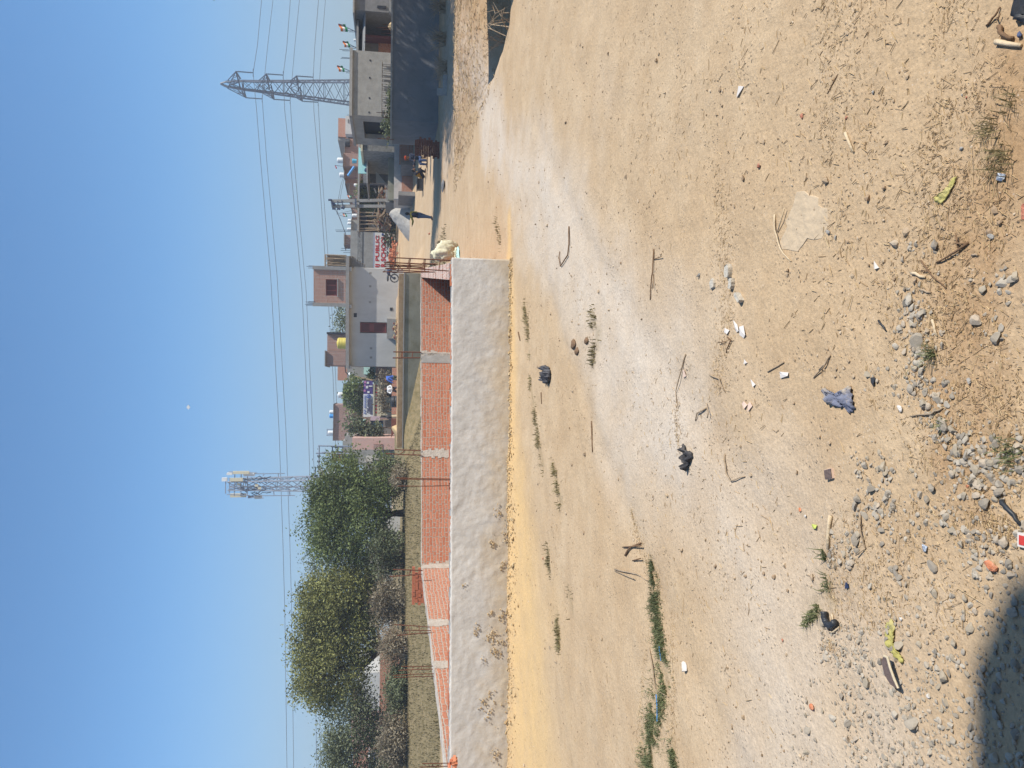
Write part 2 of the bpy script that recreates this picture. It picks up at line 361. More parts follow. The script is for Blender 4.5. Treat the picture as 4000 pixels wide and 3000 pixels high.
def mr(x, a, b, c=0., d=1.):
    r = N.new('ShaderNodeMapRange'); r.inputs[1].default_value = a; r.inputs[2].default_value = b; r.inputs[3].default_value = c; r.inputs[4].default_value = d; L.new(x, r.inputs[0]); return r.outputs[0]
def mixc(f, a, b):
    x = N.new('ShaderNodeMix'); x.data_type = 'RGBA'
    if hasattr(f, 'links'): L.new(f, x.inputs[0])
    else: x.inputs[0].default_value = f
    for s_, k in ((a, 6), (b, 7)):
        if hasattr(s_, 'links'): L.new(s_, x.inputs[k])
        else: x.inputs[k].default_value = rgb(s_)
    return x.outputs[2]
def mul(a, b, op='MULTIPLY'):
    x = N.new('ShaderNodeMath'); x.operation = op
    for s_, k in ((a, 0), (b, 1)):
        if hasattr(s_, 'links'): L.new(s_, x.inputs[k])
        else: x.inputs[k].default_value = s_
    return x.outputs[0]
base = mixc(mr(noi(.8), .38, .66), SOILA, SOILB)
base = mixc(mul(mr(noi(2.6), .42, .68), .7), base, SOILC)
c1 = mixc(mul(sx.outputs[0], mr(noi(1.6), .3, .7, .5, 1.0)), base, PALE)
c1 = mixc(mul(sx.outputs[1], mr(noi(3), .3, .7, .6, 1.1)), c1, OCH)
c1 = mixc(mul(at2.outputs['Alpha'], mr(noi(6), .3, .65, .15, .9)), c1, LITT)
c1 = mixc(mul(sx.outputs[2], mr(noi(5), .3, .65, .6, 1.0)), c1, GRN)
sep = N.new('ShaderNodeSeparateXYZ'); L.new(OB, sep.inputs[0])
# tiny pebbles and grit as surface pattern
vo = N.new('ShaderNodeTexVoronoi'); vo.inputs['Scale'].default_value = 42; L.new(OB, vo.inputs['Vector'])
grit = mul(mr(vo.outputs['Distance'], .10, .30, 1, 0), mr(noi(5), .5, .62))
c1 = mixc(mul(grit, .4), c1, (.30,.21,.14))
vo2 = N.new('ShaderNodeTexVoronoi'); vo2.inputs['Scale'].default_value = 75; L.new(OB, vo2.inputs['Vector'])
c1 = mixc(mul(mul(mr(vo2.outputs['Distance'], .12, .3, 1, 0), mr(noi(7.7), .52, .62)), .5), c1, (.60,.53,.44))
br = N.new('ShaderNodeVectorMath'); br.operation = 'SCALE'; L.new(c1, br.inputs[0]); L.new(mr(noi(55, 4), .25, .75, .82, 1.14), br.inputs['Scale'])
L.new(br.outputs[0], P.inputs['Base Color']); P.inputs['Roughness'].default_value = .95; P.inputs['Specular IOR Level'].default_value = .12
h = mul(mul(noi(14, 8, .7), .55), mul(noi(60, 4), .25), 'ADD'); h = mul(h, mul(noi(3.2, 5, .6), 1.5), 'ADD'); h = mul(h, mul(grit, .35), 'ADD')
bp = N.new('ShaderNodeBump'); bp.inputs['Strength'].default_value = .75; bp.inputs['Distance'].default_value = .022; L.new(h, bp.inputs['Height']); L.new(bp.outputs[0], P.inputs['Normal'])
me.materials.append(m); M['soil'] = m

# ---------------------------------------------------------------- scattered stuff (numpy)
def cloud(name, verts, faces_n, mats, label=None, cat=None, smooth=False, kind='stuff', parent=None, mi=None):
    """verts (k, n, 3): k pieces, faces_n: list of index tuples within a piece"""
    k, n, _ = verts.shape; fa = np.array(faces_n)
    me = bpy.data.meshes.new(name); me.vertices.add(k*n)
    origin = ORG[parent.name] if parent is not None else (0,0,0)
    me.vertices.foreach_set('co', (verts-np.array(origin)).astype(np.float32).ravel())
    q = (fa[None]+(np.arange(k)*n)[:,None,None]).reshape(-1, fa.shape[1]).astype(np.int32)
    me.loops.add(q.size); me.loops.foreach_set('vertex_index', q.ravel())
    me.polygons.add(len(q)); me.polygons.foreach_set('loop_start', (np.arange(len(q))*fa.shape[1]).astype(np.int32)); me.polygons.foreach_set('loop_total', np.full(len(q), fa.shape[1], np.int32))
    me.polygons.foreach_set('use_smooth', np.full(len(q), smooth, bool))
    me.materials.append(mats); me.update(calc_edges=True)
    o = bpy.data.objects.new(name, me); C.objects.link(o)
    if parent is not None: o.parent = parent; 
    ORG[o.name] = tuple(origin)
    if kind and parent is None: o['kind'] = kind
    if label: o['label'] = label
    if cat: o['category'] = cat
    return o
def ico(sub):
    bm = bmesh.new(); bmesh.ops.create_icosphere(bm, subdivisions=sub, radius=1); bm.verts.ensure_lookup_table()
    v = np.array([x.co[:] for x in bm.verts]); f = [tuple(a.index for a in p.verts) for p in bm.faces]; bm.free(); return v, f
IV, IF = ico(1)
IV2, IF2 = ico(2)
def stone_shapes(k, r):
    """k angular stones: an icosphere cut by random planes"""
    out = []
    for _ in range(k):
        v = IV2.copy() if r else IV.copy()
        for _ in range(11):
            n = rng.normal(size=3); n /= np.linalg.norm(n); d = rng.uniform(.34, .78)
            s = v@n; over = s > d; v[over] -= np.outer(s[over]-d, n)
        v = v*np.array([1, rng.uniform(.6, .95), rng.uniform(.45, .75)]); out.append(v)
    return np.array(out)
SH = stone_shapes(14, True); SHL = stone_shapes(14, False)
def rotz(v, a):
    c, s = np.cos(a)[:, None], np.sin(a)[:, None]; x = v[..., 0]*c-v[..., 1]*s; y = v[..., 0]*s+v[..., 1]*c
    return np.stack([x, y, v[..., 2]], -1)
def tilt(v, a):
    c, s = np.cos(a)[:, None], np.sin(a)[:, None]; y = v[..., 1]*c-v[..., 2]*s; z = v[..., 1]*s+v[..., 2]*c
    return np.stack([v[..., 0], y, z], -1)
def stones(X, Y, S, shapes, sink=.25):
    k = len(X); v = shapes[rng.integers(0, len(shapes), k)]*S[:, None, None]
    v = rotz(tilt(rotz(v, rng.uniform(0, 6.3, k)), rng.uniform(-.5, .5, k)), rng.uniform(0, 6.3, k))
    Z = zt(X, Y)+S*(.55-sink); return v+np.stack([X, Y, Z], -1)[:, None, :]
def region(poly, n, jit=0.):
    """n ground points inside a quad/polygon measured on the photograph, even over the ground"""
    P_ = np.array([on(a, b)[:2] for a, b in poly]); lo, hi = P_.min(0), P_.max(0); out = []
    while len(out) < n:
        p = lo+(hi-lo)*rng.random(2); inside = False; j = len(P_)-1
        for i in range(len(P_)):
            if (P_[i,1] > p[1]) != (P_[j,1] > p[1]) and p[0] < (P_[j,0]-P_[i,0])*(p[1]-P_[i,1])/(P_[j,1]-P_[i,1])+P_[i,0]: inside = not inside
            j = i
        if inside: out.append(p)
    return np.array(out)
def along(pts, n, gauss):
    """n points spread across a polyline of (px, py, halfwidth px)"""
    out = []; l = line(pts); seg = [math.hypot(b[0]-a[0], b[1]-a[1]) for a, b in zip(l[:-1], l[1:])]
    for _ in range(n):
        i = random.choices(range(len(seg)), seg)[0]; t = random.random(); a, b = l[i], l[i+1]
        w = (a[2]+t*(b[2]-a[2]))*gauss; out.append((a[0]+t*(b[0]-a[0])+random.gauss(0, w), a[1]+t*(b[1]-a[1])+random.gauss(0, w)))
    return np.array(out)
g = [along([(3557,1130,70),(3586,1253,75),(3590,1362,85),(3580,1450,80),(3660,1535,75),(3665,1615,75),(3738,1687,75),(3774,1759,80),(3900,1780,110)], 260, .55),
     along([(3400,1450,60),(3560,1460,70)], 16, .4),
     region([(3780,1650),(4030,1640),(4030,1960),(3820,1900)], 75), region([(3774,1000),(3980,1000),(3980,1290),(3774,1290)], 22),
     region([(3340,1740),(3510,1760),(3500,2010),(3370,2010)], 75), region([(3250,2050),(3380,2050),(3360,2190),(3250,2190)], 45),
     region([(3790,2040),(4030,2000),(4030,2320),(3850,2300)], 70), region([(3400,2050),(3850,1950),(3850,2500),(3420,2500)], 95),
     region([(3217,2400),(3413,2415),(3420,2600),(3230,2560)], 150), region([(3280,2560),(3880,2480),(3900,3100),(3380,3100)], 560),
     region([(3850,2350),(4060,2300),(4060,3100),(3850,3100)], 130), region([(3130,2600),(3330,2600),(3400,3100),(3130,3100)], 60), region([(3440,1780),(3800,1780),(3800,2050),(3440,2050)], 60),
     region([(3450,900),(3760,900),(3700,1100),(3450,1100)], 14)]
gx = np.concatenate(g); gs = rng.lognormal(math.log(.0104), .38, len(gx)); gs[np.concatenate([np.full(len(a), i in (8, 9, 11)) for i, a in enumerate(g)])] *= .8
gx = np.concatenate([gx, gx+rng.normal(0, .035, gx.shape)]); gs = np.concatenate([gs, gs*rng.uniform(.25, .6, len(gs))])
cloud('gravel', stones(gx[:,0], gx[:,1], gs, SH, .42), IF2, M['stone'], 'grey crushed stone gravel strewn over the near soil', 'gravel')
# small clods and grit everywhere in the near ground
def spray(n, ymin, ymax, pw=1.0):
    y = ymin*(ymax/ymin)**(rng.random(n)**pw); x = (rng.random(n)*2-1)*y*.56; return np.stack([x, y], 1)
def keep(p, thr, seeds=(31, 32), s=(.5, .13)):
    d = lattice(p[:,0], p[:,1], s[0], seeds[0])*.6+lattice(p[:,0], p[:,1], s[1], seeds[1])*.4
    return p[(d > thr+rng.normal(0, .07, len(p)))&~((p[:,1] > 9.3)&(p[:,0] < 2))]
c = keep(spray(10500, 1.6, 17, .9), .52)
cloud('soil_clods', stones(c[:,0], c[:,1], rng.lognormal(math.log(.0042), .5, len(c))*(1+.08*c[:,1]), SHL, .35), IF, M['clod'], 'small brown dry soil clods and grit strewn over the bare ground', 'soil clods')
# crumbly yellow earth along the foot of the plastered wall
bx_ = rng.uniform(-6, 1.7, 5200); dd_ = np.abs(rng.normal(0, 1, 5200))*(.10+.26*sstep(.2, -2.2, bx_)); by_ = FRONT[0][1]-.02-dd_
cloud('earth_crumbs', stones(bx_, by_, rng.lognormal(math.log(.013), .5, 5200), SHL, .3), IF, islandmat('yellow earth crumbs', [(.42,.30,.16),(.46,.34,.19),(.38,.26,.135),(.48,.37,.22)]), 'crumbly yellow earth lying along the foot of the plastered wall', 'earth')
SF = [(0,1,4,3),(1,2,5,4),(2,0,3,5)]
def straws(p, ln, w, lift=.004, up=.0):
    k = len(p); a = rng.uniform(0, 6.3, k); Ls = rng.lognormal(math.log(ln), .45, k)[:, None, None]
    tri = np.array([[0, .0, .0],[0, 1, 0],[0, .5, .9]]); v = np.concatenate([tri+[-.5/1, 0, 0], tri+[.5, 0, 0]])[None].repeat(k, 0)
    v = v*np.array([1, w, w]); v[..., 0:1] *= Ls; v[:, 3:, 2] += rng.uniform(0, 1, (k, 1))*Ls[:, :, 0]*(.14+up); v = rotz(v, a)
    return v+np.stack([p[:,0], p[:,1], zt(p[:,0], p[:,1])+rng.uniform(-.001, lift, k)], -1)[:, None, :]
litr = np.concatenate([keep(region([(3600,-100),(4060,-100),(4060,1900),(3560,1900)], 4700), .5, (41,42)), keep(region([(3150,-100),(3600,-100),(3560,1800),(3250,1300)], 1500), .52, (43,42)),
    along([(2800,700,60),(2830,1000,60),(2850,1300,60),(2800,1500,60)], 480, .6), along([(2640,1550,25),(2660,1750,22)], 130, .6), along([(2470,1985,16),(2490,2080,20),(2530,2170,30),(2590,2280,26)], 420, .7),
    along([(2640,2380,20),(2655,2600,20),(2670,2900,20)], 200, .8), along([(2560,2500,16),(2540,2700,16),(2530,3000,16)], 160, .8),
    region([(3250,1950),(3850,1900),(3850,2450),(3250,2450)], 900), along([(3850,2000,90),(3990,2050,60)], 220, .5), along([(3220,2490,25),(3300,2520,25)], 60, .6)])
litr = litr[rng.random(len(litr)) < .85]; hf = len(litr)//2; pm = rng.permutation(len(litr)); litr = litr[pm]
cloud('straw_litter', np.concatenate([straws(litr[:hf//2], .026, .0013), straws(litr[hf//2:], .009, .0019), straws(litr[rng.integers(0, len(litr), 6500)]+rng.normal(0, .05, (6500, 2)), .006, .0015)]), SF, M['straw'], 'dry straw and broken stalks littering the near soil', 'straw')
l2 = keep(spray(5200, 2.2, 16), .57, (51,52), (.8,.2))
cloud('twig_litter', straws(l2, .022, .0024), SF, M['straw'], 'thin scattered bits of dry twig on the open ground', 'twigs')
rub = np.stack([rng.uniform(5, 13, 6500), rng.uniform(12.8, 20.5, 6500)], 1)
cloud('mound_litter', straws(rub, .07, .007, .01, .3), SF, M['straw'], 'dry leaves and stalks covering the low mound beside the ditch', 'litter')
# green blades
def blades(p, hgt, w, mat_, name, label, lean=.6, cat='grass'):
    k = len(p); a = rng.uniform(0, 6.3, k); hh = rng.lognormal(math.log(hgt), .35, k); ww = w*rng.uniform(.6, 1.3, k)
    v = np.zeros((k, 5, 3)); v[:,0,0] = -ww; v[:,1,0] = ww; v[:,2,0] = ww*.7; v[:,3,0] = -ww*.7; ln = rng.uniform(.1, 1, k)*lean*hh
    v[:,2,2] = v[:,3,2] = hh*.6; v[:,2,1] = v[:,3,1] = ln*.35; v[:,4,2] = hh*rng.uniform(.7, 1, k); v[:,4,1] = ln
    v = rotz(v, a)+np.stack([p[:,0], p[:,1], zt(p[:,0], p[:,1])-.002], -1)[:, None, :]
    o = cloud(name, v[:, [0,1,2,3]], [(0,1,2,3)], mat_, label, cat)
    tips = cloud(name+'_tips', v[:, [3,2,4]], [(0,1,2)], mat_, None, None, kind=None); 
    tips.parent = o; 
    return o
def tojoin(a, b):
    """merge the tips into the blades mesh"""
    bm = bmesh.new(); bm.from_mesh(a.data); bm.from_mesh(b.data); bm.to_mesh(a.data); bm.free(); bpy.data.objects.remove(b)
def weeds(name, p, hgt, w, mat_, label, lean=.9):
    o = blades(p, hgt, w, mat_, name, label, lean); tojoin(o, kids(o)[0]); return o
wp = [along([(2555,2190,16),(2570,2290,24),(2580,2400,36),(2610,2520,28),(2625,2640,36),(2600,2760,42),(2580,2860,44),(2565,3030,46)], 9500, .95), along([(2655,2870,14),(2685,3030,20)], 1300, 1.),
      along([(3160,2410,18),(3200,2370,18),(3240,2300,30),(3250,2240,18)], 420, .6), along([(3225,2130,10),(3240,2160,10)], 60, .6)]
wp = np.concatenate(wp); wp = wp[lattice(wp[:,0], wp[:,1], .11, 71)*.6+lattice(wp[:,0], wp[:,1], .03, 72)*.4+rng.normal(0,.05,len(wp)) > .47]
weeds('weed_strip', wp, .020, .0022, M['grass'], 'green creeping weeds growing in strips across the dusty ground', 1.4)
wp = [along([(2300,1230,10),(2330,1300,16),(2310,1420,12)], 500, .6), along([(2040,1180,6),(2060,1300,9),(2065,1390,7)], 420, .6), along([(2070,1480,7),(2085,1560,10),(2105,1700,10),(2130,1830,8)], 800, .6),
      along([(2165,1820,8),(2200,1960,12)], 500, .6), along([(2150,2150,12),(2165,2230,12)], 300, .6), along([(2200,2430,16),(2205,2520,14)], 450, .6), along([(2240,2300,10),(2260,2380,10)], 160, .6), along([(1920,860,20),(1945,950,20)], 200, .6)]
wp = np.concatenate(wp)+rng.normal(0, .05, (sum(map(len, wp)), 2)); wp = wp[lattice(wp[:,0], wp[:,1], .2, 73)*.6+lattice(wp[:,0], wp[:,1], .06, 74)*.4+rng.normal(0,.05,len(wp)) > .5]
weeds('sparse_grass', wp, .035, .004, M['drygrass'], 'sparse olive grass growing before the plastered plot wall', 1.0)
def tuft(name, px, py, n, r, hgt, w, mat_, label, group=None):
    c0 = gp(px, py); p = np.stack([c0.x+rng.normal(0, r, n), c0.y+rng.normal(0, r, n)], 1)
    o = blades(p, hgt, w, mat_, name, label, 1.2, 'grass tuft'); tojoin(o, kids(o)[0])
    del o['kind']
    if group: o['group'] = group
    return o
tuft('grass_tuft', 3640, 1345, 50, .014, .035, .0016, M['grass'], 'green grass tuft growing among the grey gravel above the blue rag')
tuft('grass_tuft', 3690, 1618, 22, .008, .025, .0014, M['grass'], 'tiny green sprout in the gravel left of the larger tuft')
tuft('grass_tuft', 3960, 1730, 75, .018, .032, .0015, M['grass'], 'broad green tuft at the near edge of the picture')
tuft('grass_tuft', 3890, 575, 90, .024, .038, .0014, M['drygrass'], 'largest olive dry tuft beside the crumpled silver wrapper')
tuft('grass_tuft', 3838, 462, 60, .018, .032, .0013, M['drygrass'], 'round dry tuft just beyond the largest olive tuft')
tuft('grass_tuft', 3930, 355, 40, .016, .032, .0013, M['drygrass'], 'low dry tuft nearest to the black sheet in the corner')
# field behind the plot
n = 26000; fx = rng.uniform(-22, 4.9, n); fy = rng.uniform(23.5, 40, n); k_ = ~((fx > -6.5)&(fy > 37.3))
weeds('field_grass', np.stack([fx[k_], fy[k_]], 1), .085, .012, M['fieldgrass'], 'olive dry grass of the open field behind the walled plot', .8)
# ---------------------------------------------------------------- the walled plot
def lerp(a, b, t): return a+(b-a)*t
flat = lambda p: V((p.x, p.y, 0))
FRc, FLc = V((FRONT[0][0], FRONT[0][1], 0)), V((-6.5, FRONT[1][1], 0))
BRc, BLc = flat(on(1637, 1088, HW)), flat(on(1664, 2212, HW))
fd = (FLc-FRc).normalized(); fn = V((-fd.y, fd.x, 0)); fn = fn if fn.y > 0 else -fn     # fn points away from the viewer
FLc.z = 0
w = thing('plastered_wall', 'long low grey wall with rough hand trowelled plaster facing the road', 'wall', (0, 10, 0))
_m = M['plaster']; _t = _m.node_tree; _N = _t.nodes; _P = _N['Principled BSDF']; _src = _P.inputs['Base Color'].links[0].from_socket
_tc = _N.new('ShaderNodeTexCoord'); _sp = _N.new('ShaderNodeSeparateXYZ'); _t.links.new(_tc.outputs['Object'], _sp.inputs[0])
_n = _N.new('ShaderNodeTexNoise'); _n.inputs['Scale'].default_value = 3.5; _n.inputs['Detail'].default_value = 7; _t.links.new(_tc.outputs['Object'], _n.inputs['Vector'])
_a = _N.new('ShaderNodeMath'); _a.operation = 'MULTIPLY_ADD'; _t.links.new(_n.outputs['Fac'], _a.inputs[0]); _a.inputs[1].default_value = -.75; _t.links.new(_sp.outputs[2], _a.inputs[2])
_r = _N.new('ShaderNodeMapRange'); _r.inputs[1].default_value = -.34; _r.inputs[2].default_value = .08; _r.inputs[3].default_value = .75; _r.inputs[4].default_value = 0; _t.links.new(_a.outputs[0], _r.inputs[0])
_x = _N.new('ShaderNodeMix'); _x.data_type = 'RGBA'; _t.links.new(_r.outputs[0], _x.inputs[0]); _t.links.new(_src, _x.inputs[6]); _x.inputs[7].default_value = (.50,.39,.25,1)
_n2 = _N.new('ShaderNodeTexNoise'); _n2.inputs['Scale'].default_value = 1.6; _n2.inputs['Detail'].default_value = 9; _n2.inputs['Roughness'].default_value = .7; _n2.inputs['Distortion'].default_value = 1.5; _t.links.new(_tc.outputs['Object'], _n2.inputs['Vector'])
_r2 = _N.new('ShaderNodeMapRange'); _r2.inputs[1].default_value = .485; _r2.inputs[2].default_value = .5; _r2.inputs[3].default_value = 0; _r2.inputs[4].default_value = .18; _t.links.new(_n2.outputs['Fac'], _r2.inputs[0])
_r3 = _N.new('ShaderNodeMapRange'); _r3.inputs[1].default_value = .5; _r3.inputs[2].default_value = .515; _r3.inputs[3].default_value = 1; _r3.inputs[4].default_value = 0; _t.links.new(_n2.outputs['Fac'], _r3.inputs[0])
_mu = _N.new('ShaderNodeMath'); _mu.operation = 'MULTIPLY'; _t.links.new(_r2.outputs[0], _mu.inputs[0]); _t.links.new(_r3.outputs[0], _mu.inputs[1])
_y = _N.new('ShaderNodeMix'); _y.data_type = 'RGBA'; _t.links.new(_mu.outputs[0], _y.inputs[0]); _t.links.new(_x.outputs[2], _y.inputs[6]); _y.inputs[7].default_value = (.25,.22,.19,1)
_t.links.new(_y.outputs[2], _P.inputs['Base Color'])
Lf = (FLc-FRc).length; nu, nv = 330, 40; G_ = MB(); vs = []; dd = []
U, W_ = np.meshgrid(np.linspace(0, Lf, nu), np.linspace(-.25, HW, nv))
dis = .6*(.008*(lattice(U, W_, .42, 61)-.5)+.010*(lattice(U, W_, .17, 62)-.5)*(.4+lattice(U, W_, 1.1, 66))+.009*(lattice(U+.3, W_*1.3, .075, 63)-.5)*(.3+1.4*lattice(U, W_, .6, 67))+.006*(lattice(U, W_, .045, 68)-.5))
edge = np.minimum(1, np.minimum((HW-W_)/.04, np.minimum(U, Lf-U)/.05)); dis = dis*np.clip(edge, 0, 1)
for j in range(nv):
    for i in range(nu):
        p = FRc+fd*U[j,i]-fn*(.012+dis[j,i]); vs.append((p.x, p.y, W_[j,i]+(.006*math.sin(i*.31)+.005*math.sin(i*1.7) if j == nv-1 else 0)))
fs = [(j*nu+i, j*nu+i+1, (j+1)*nu+i+1, (j+1)*nu+i) for j in range(nv-1) for i in range(nu-1)]
G_.add(vs, fs)
# top, back and ends close the shape
k0 = len(G_.v); back = []
for i in range(nu):
    p = FRc+fd*U[0,i]+fn*.23; back.append((p.x, p.y, HW)); 
for i in range(nu):
    p = FRc+fd*U[0,i]+fn*.23; back.append((p.x, p.y, -.25))
o_ = len(G_.v); G_.v.extend(back); tp = (nv-1)*nu
for i in range(nu-1):
    G_.f.append((tp+i, tp+i+1, o_+i+1, o_+i)); G_.f.append((o_+i, o_+i+1, o_+nu+i+1, o_+nu+i)); G_.m += [1, 0]
for e in (0, nu-1):
    G_.f.append(tuple([j*nu+e for j in range(nv)]+[o_+e, o_+nu+e])); G_.m.append(0)
G_.build('plaster_face', [M['plaster'], M['concrete']], w, smooth=True)
mb = MB()      # ragged mortar lip and brick ends along the inner edge of the top
for i in range(60):
    t = random.uniform(.05, Lf-.1); p = FRc+fd*t+fn*random.uniform(.05, .2); a = random.uniform(.03, .11)
    mb.box((p.x-a, p.y-.02, HW-.01), (p.x+a, p.y+.02, HW+random.uniform(.006, .022)), R=Matrix.Rotation(math.radians(9)+random.uniform(-.1,.1), 3, 'Z'))
mb.build('mortar_lip', M['looseb'], w)
sm = []
for (X, Y, k, r) in ((350,280,22,.05),(430,330,60,.09),(455,390,70,.1),(400,420,26,.07),(450,590,40,.07),(375,560,14,.04),(320,825,10,.03),(385,840,16,.04),(250,920,22,.05),(330,945,40,.06),(395,980,14,.04),(355,1020,26,.05),(450,930,50,.08),(290,1080,8,.03),(300,1310,20,.05),(345,1255,12,.04),(470,470,50,.1),(330,440,12,.05),(180,680,5,.03),(460,1150,26,.06),(440,1300,22,.07),(380,1600,20,.06),(330,1380,14,.06)):
    px, py = 1700+X/1.3825, 1800+Y/1.3825
    fy_ = lambda x: FRc.y+(x-FRc.x)*fd.y/fd.x
    b = at(px, py, 9.9); b = at(px, py, fy_(b.x)); b = at(px, py, fy_(b.x))
    for _ in range(k): sm.append((b.x+random.gauss(0, r), b.z+random.gauss(0, r*.75), random.uniform(.008, .026)))
sm = np.array(sm); sv = SHL[rng.integers(0, len(SHL), len(sm))]*sm[:, 2][:, None, None]; sv[..., 1] *= .75
sp_ = np.stack([sm[:,0], FRc.y+(sm[:,0]-FRc.x)*fd.y/fd.x-.024, sm[:,1]], -1)[:, None, :]
M['mud'] = islandmat('dried yellow mud', [(.50,.37,.21),(.46,.33,.18),(.54,.41,.25)])
info(cloud('mud_splash', sv+sp_, IF, M['mud'], parent=w, kind=None), kind='stuff')

def wallseg(name, label, a, b, h, th, m, mtop, inward, z0=-.2):
    """brick wall between two ground points; thickness grows to the given side"""
    o = thing(name, label, 'wall', (a.x, a.y, 0)); n = V(inward)*th
    mb = MB(); mb.slab([V((a.x, a.y, z0)), V((b.x, b.y, z0)), V((b.x, b.y, h)), V((a.x, a.y, h))], n, 0)
    mb.build('brickwork', m, o)
    L_ = (b-a).length; d = (b-a).normalized(); cap = MB(); t = 0
    while t < L_-.02:                     # uneven mortar along the top edge
        s = min(random.uniform(.12, .4), L_-t); e = random.uniform(.008, .026); p, q_ = a+d*t, a+d*(t+s)
        cap.slab([V((p.x, p.y, h)), V((q_.x, q_.y, h)), V((q_.x, q_.y, h))+n, V((p.x, p.y, h))+n], (0, 0, e)); t += s
    cap.build('mortar_cap', mtop, o)
    return o
bd = (BLc-BRc).normalized(); bn = V((-bd.y, bd.x, 0)); bn = bn if bn.y > 0 else -bn
far = wallseg('brick_wall', 'far red brick wall of the plot with two grey concrete pilasters', BRc, BLc, HW, .23, M['brick'], M['mortar'], bn)
ld = (FLc-BLc); LF2 = flat(on(1774, 2975, HW)); LF2 = V((LF2.x, FRc.y+(LF2.x-FRc.x)*(FLc.y-FRc.y)/(FLc.x-FRc.x)+.25, 0)); ln_ = V((-(LF2-BLc).y, (LF2-BLc).x, 0)).normalized(); ln_ = ln_ if ln_.x < 0 else -ln_
lef = wallseg('brick_wall', 'left side brick wall of the plot running towards the viewer with pale pilasters', BLc, LF2, HW, .23, M['brickpale'], M['mortar'], ln_)
RF2 = FRc+V((-.27, .235, 0)); BR2 = BRc+V((-.02, -.005, 0)); rn = V((1, -.11, 0)).normalized()
rig = wallseg('brick_wall', 'right side brick wall of the plot whose pale flat top runs from the rebar', RF2, BR2, HW, .23, M['brick'], M['bricktop'], rn)
def farpt(py, y0=20):
    p = V((0, y0, 0))
    for _ in range(12):
        y_ = p.y; q_ = at(1700, py, y_); t = (q_.x-BRc.x)/bd.x; p = BRc+bd*t
    return p
def lefpt(py):
    d = (LF2-BLc).normalized(); best = None
    for i in range(400):
        p = BLc+d*(i*.02*1.0); e = abs((1500-py)/F*(p.y*1.0)*1.01-p.x) if True else 0
        q_ = at(1720, py, p.y); e = abs(q_.x-p.x)
        if best is None or e < best[0]: best = (e, p)
    return best[1]
def pilaster(par, a, b, nrm, m, ragged=True, h=HW):
    mb = MB(); d = (b-a).normalized(); z = -.2; n0 = -nrm*.012
    while z < h:
        s = .085; r1, r2 = (random.uniform(-.05, .03), random.uniform(-.03, .05)) if ragged else (0, 0)
        p, q_ = a+d*r1+n0, b+d*r2+n0; z2 = min(z+s, h+.012)
        mb.slab([V((p.x, p.y, z)), V((q_.x, q_.y, z)), V((q_.x, q_.y, z2)), V((p.x, p.y, z2))], nrm*.03); z += s
    return mb.build('pilaster', m, par)
pilaster(far, farpt(1387), farpt(1424), bn, M['concrete'], False)
pilaster(far, farpt(1380), farpt(1391), bn, M['mortar'])
pilaster(far, farpt(1764), farpt(1792), bn, M['mortar'])
pilaster(far, farpt(2205), farpt(2226), bn, M['mortar'])
for a_, b_ in ((2212, 2226), (2428, 2452), (2592, 2618)): pilaster(lef, lefpt(a_), lefpt(b_), ln_, M['mortar'])
def cage(par, rods, ties=(), r=.008):
    """rods: list of (px0, py0, px1, py1, y); ties: (rod a, rod b, fraction)"""
    mb = MB(); P_ = []
    for px0, py0, px1, py1, y in rods:
        p, q_ = at(px0, py0, y), at(px1, py1, y+random.uniform(-.05, .05)); mid = (p+q_)/2+V((random.uniform(-.01, .01), 0, 0)); mb.tube([p, mid, q_], r*y/14 if y > 14 else r, 5); P_.append((p, q_))
    for a, b, t in ties: mb.tube([lerp(*P_[a], t), lerp(*P_[b], t)], r*.7*(1 if y < 14 else y/14), 4)
    return mb.build('rebar_cage', M['rust'], par)
cage(rig, [(1752,1022,1512,1016,10.75),(1750,1064,1500,1058,10.75),(1690,1040,1490,1036,11.0),(1690,1069,1486,1072,11.0),(1660,1046,1492,1042,11.1),(1668,1068,1520,1064,11.1),(1640,1040,1500,1033,10.9),(1650,1056,1495,1060,10.9),(1640,1052,1492,1050,11.0),(1700,1038,1640,1036,10.95)],
     [(0,1,.18),(0,1,.42),(0,1,.44),(0,1,.66),(0,1,.68),(0,1,.9),(2,3,.5),(2,3,.2),(4,5,.7),(6,7,.35)], .0085)
def yf(py): return farpt(py).y-.03
cage(far, [(1642,1384,1534,1384,yf(1384)),(1640,1405,1532,1408,yf(1405))], [(0,1,.3),(0,1,.65),(0,1,.7)], .012)
cage(far, [(1650,1768,1548,1766,yf(1768)),(1652,1785,1512,1782,yf(1785))], [(0,1,.25),(0,1,.6)], .011)
cage(w, [(1768,1876,1556,1876,10.3),(1768,1902,1562,1908,10.3),(1766,1880,1570,1880,10.35)], [(0,1,.2),(0,1,.5)], .006)
cage(far, [(1666,2236,1550,2234,17.8),(1664,2250,1538,2262,17.8)], [(0,1,.4)], .011)
def yl(py): return lefpt(py).y
cage(lef, [(1698,2456,1560,2450,yl(2456)),(1702,2478,1570,2492,yl(2478)),(1705,2470,1600,2470,yl(2478))], [(0,1,.3),(0,1,.6)], .009)
cage(lef, [(1715,2608,1590,2612,yl(2610)),(1718,2638,1560,2648,yl(2620)),(1718,2648,1562,2656,yl(2620)),(1714,2620,1580,2628,yl(2620))], [(0,3,.35),(1,2,.5),(0,1,.6)], .008)
cage(lef, [(1790,2985,1680,2990,10.0),(1785,2998,1670,3004,10.0)], [(0,1,.3),(0,1,.6)], .006)
mb = MB()
for i in range(16):
    p = at(random.uniform(1785, 1815), random.uniform(2965, 3010), 9.75); s = random.uniform(.02, .05); mb.box((p.x-s, p.y-s*.5, p.z-s*.4), (p.x+s, p.y+s*.5, p.z+s*.4), R=Matrix.Rotation(random.random()*3, 3, 'Z'))
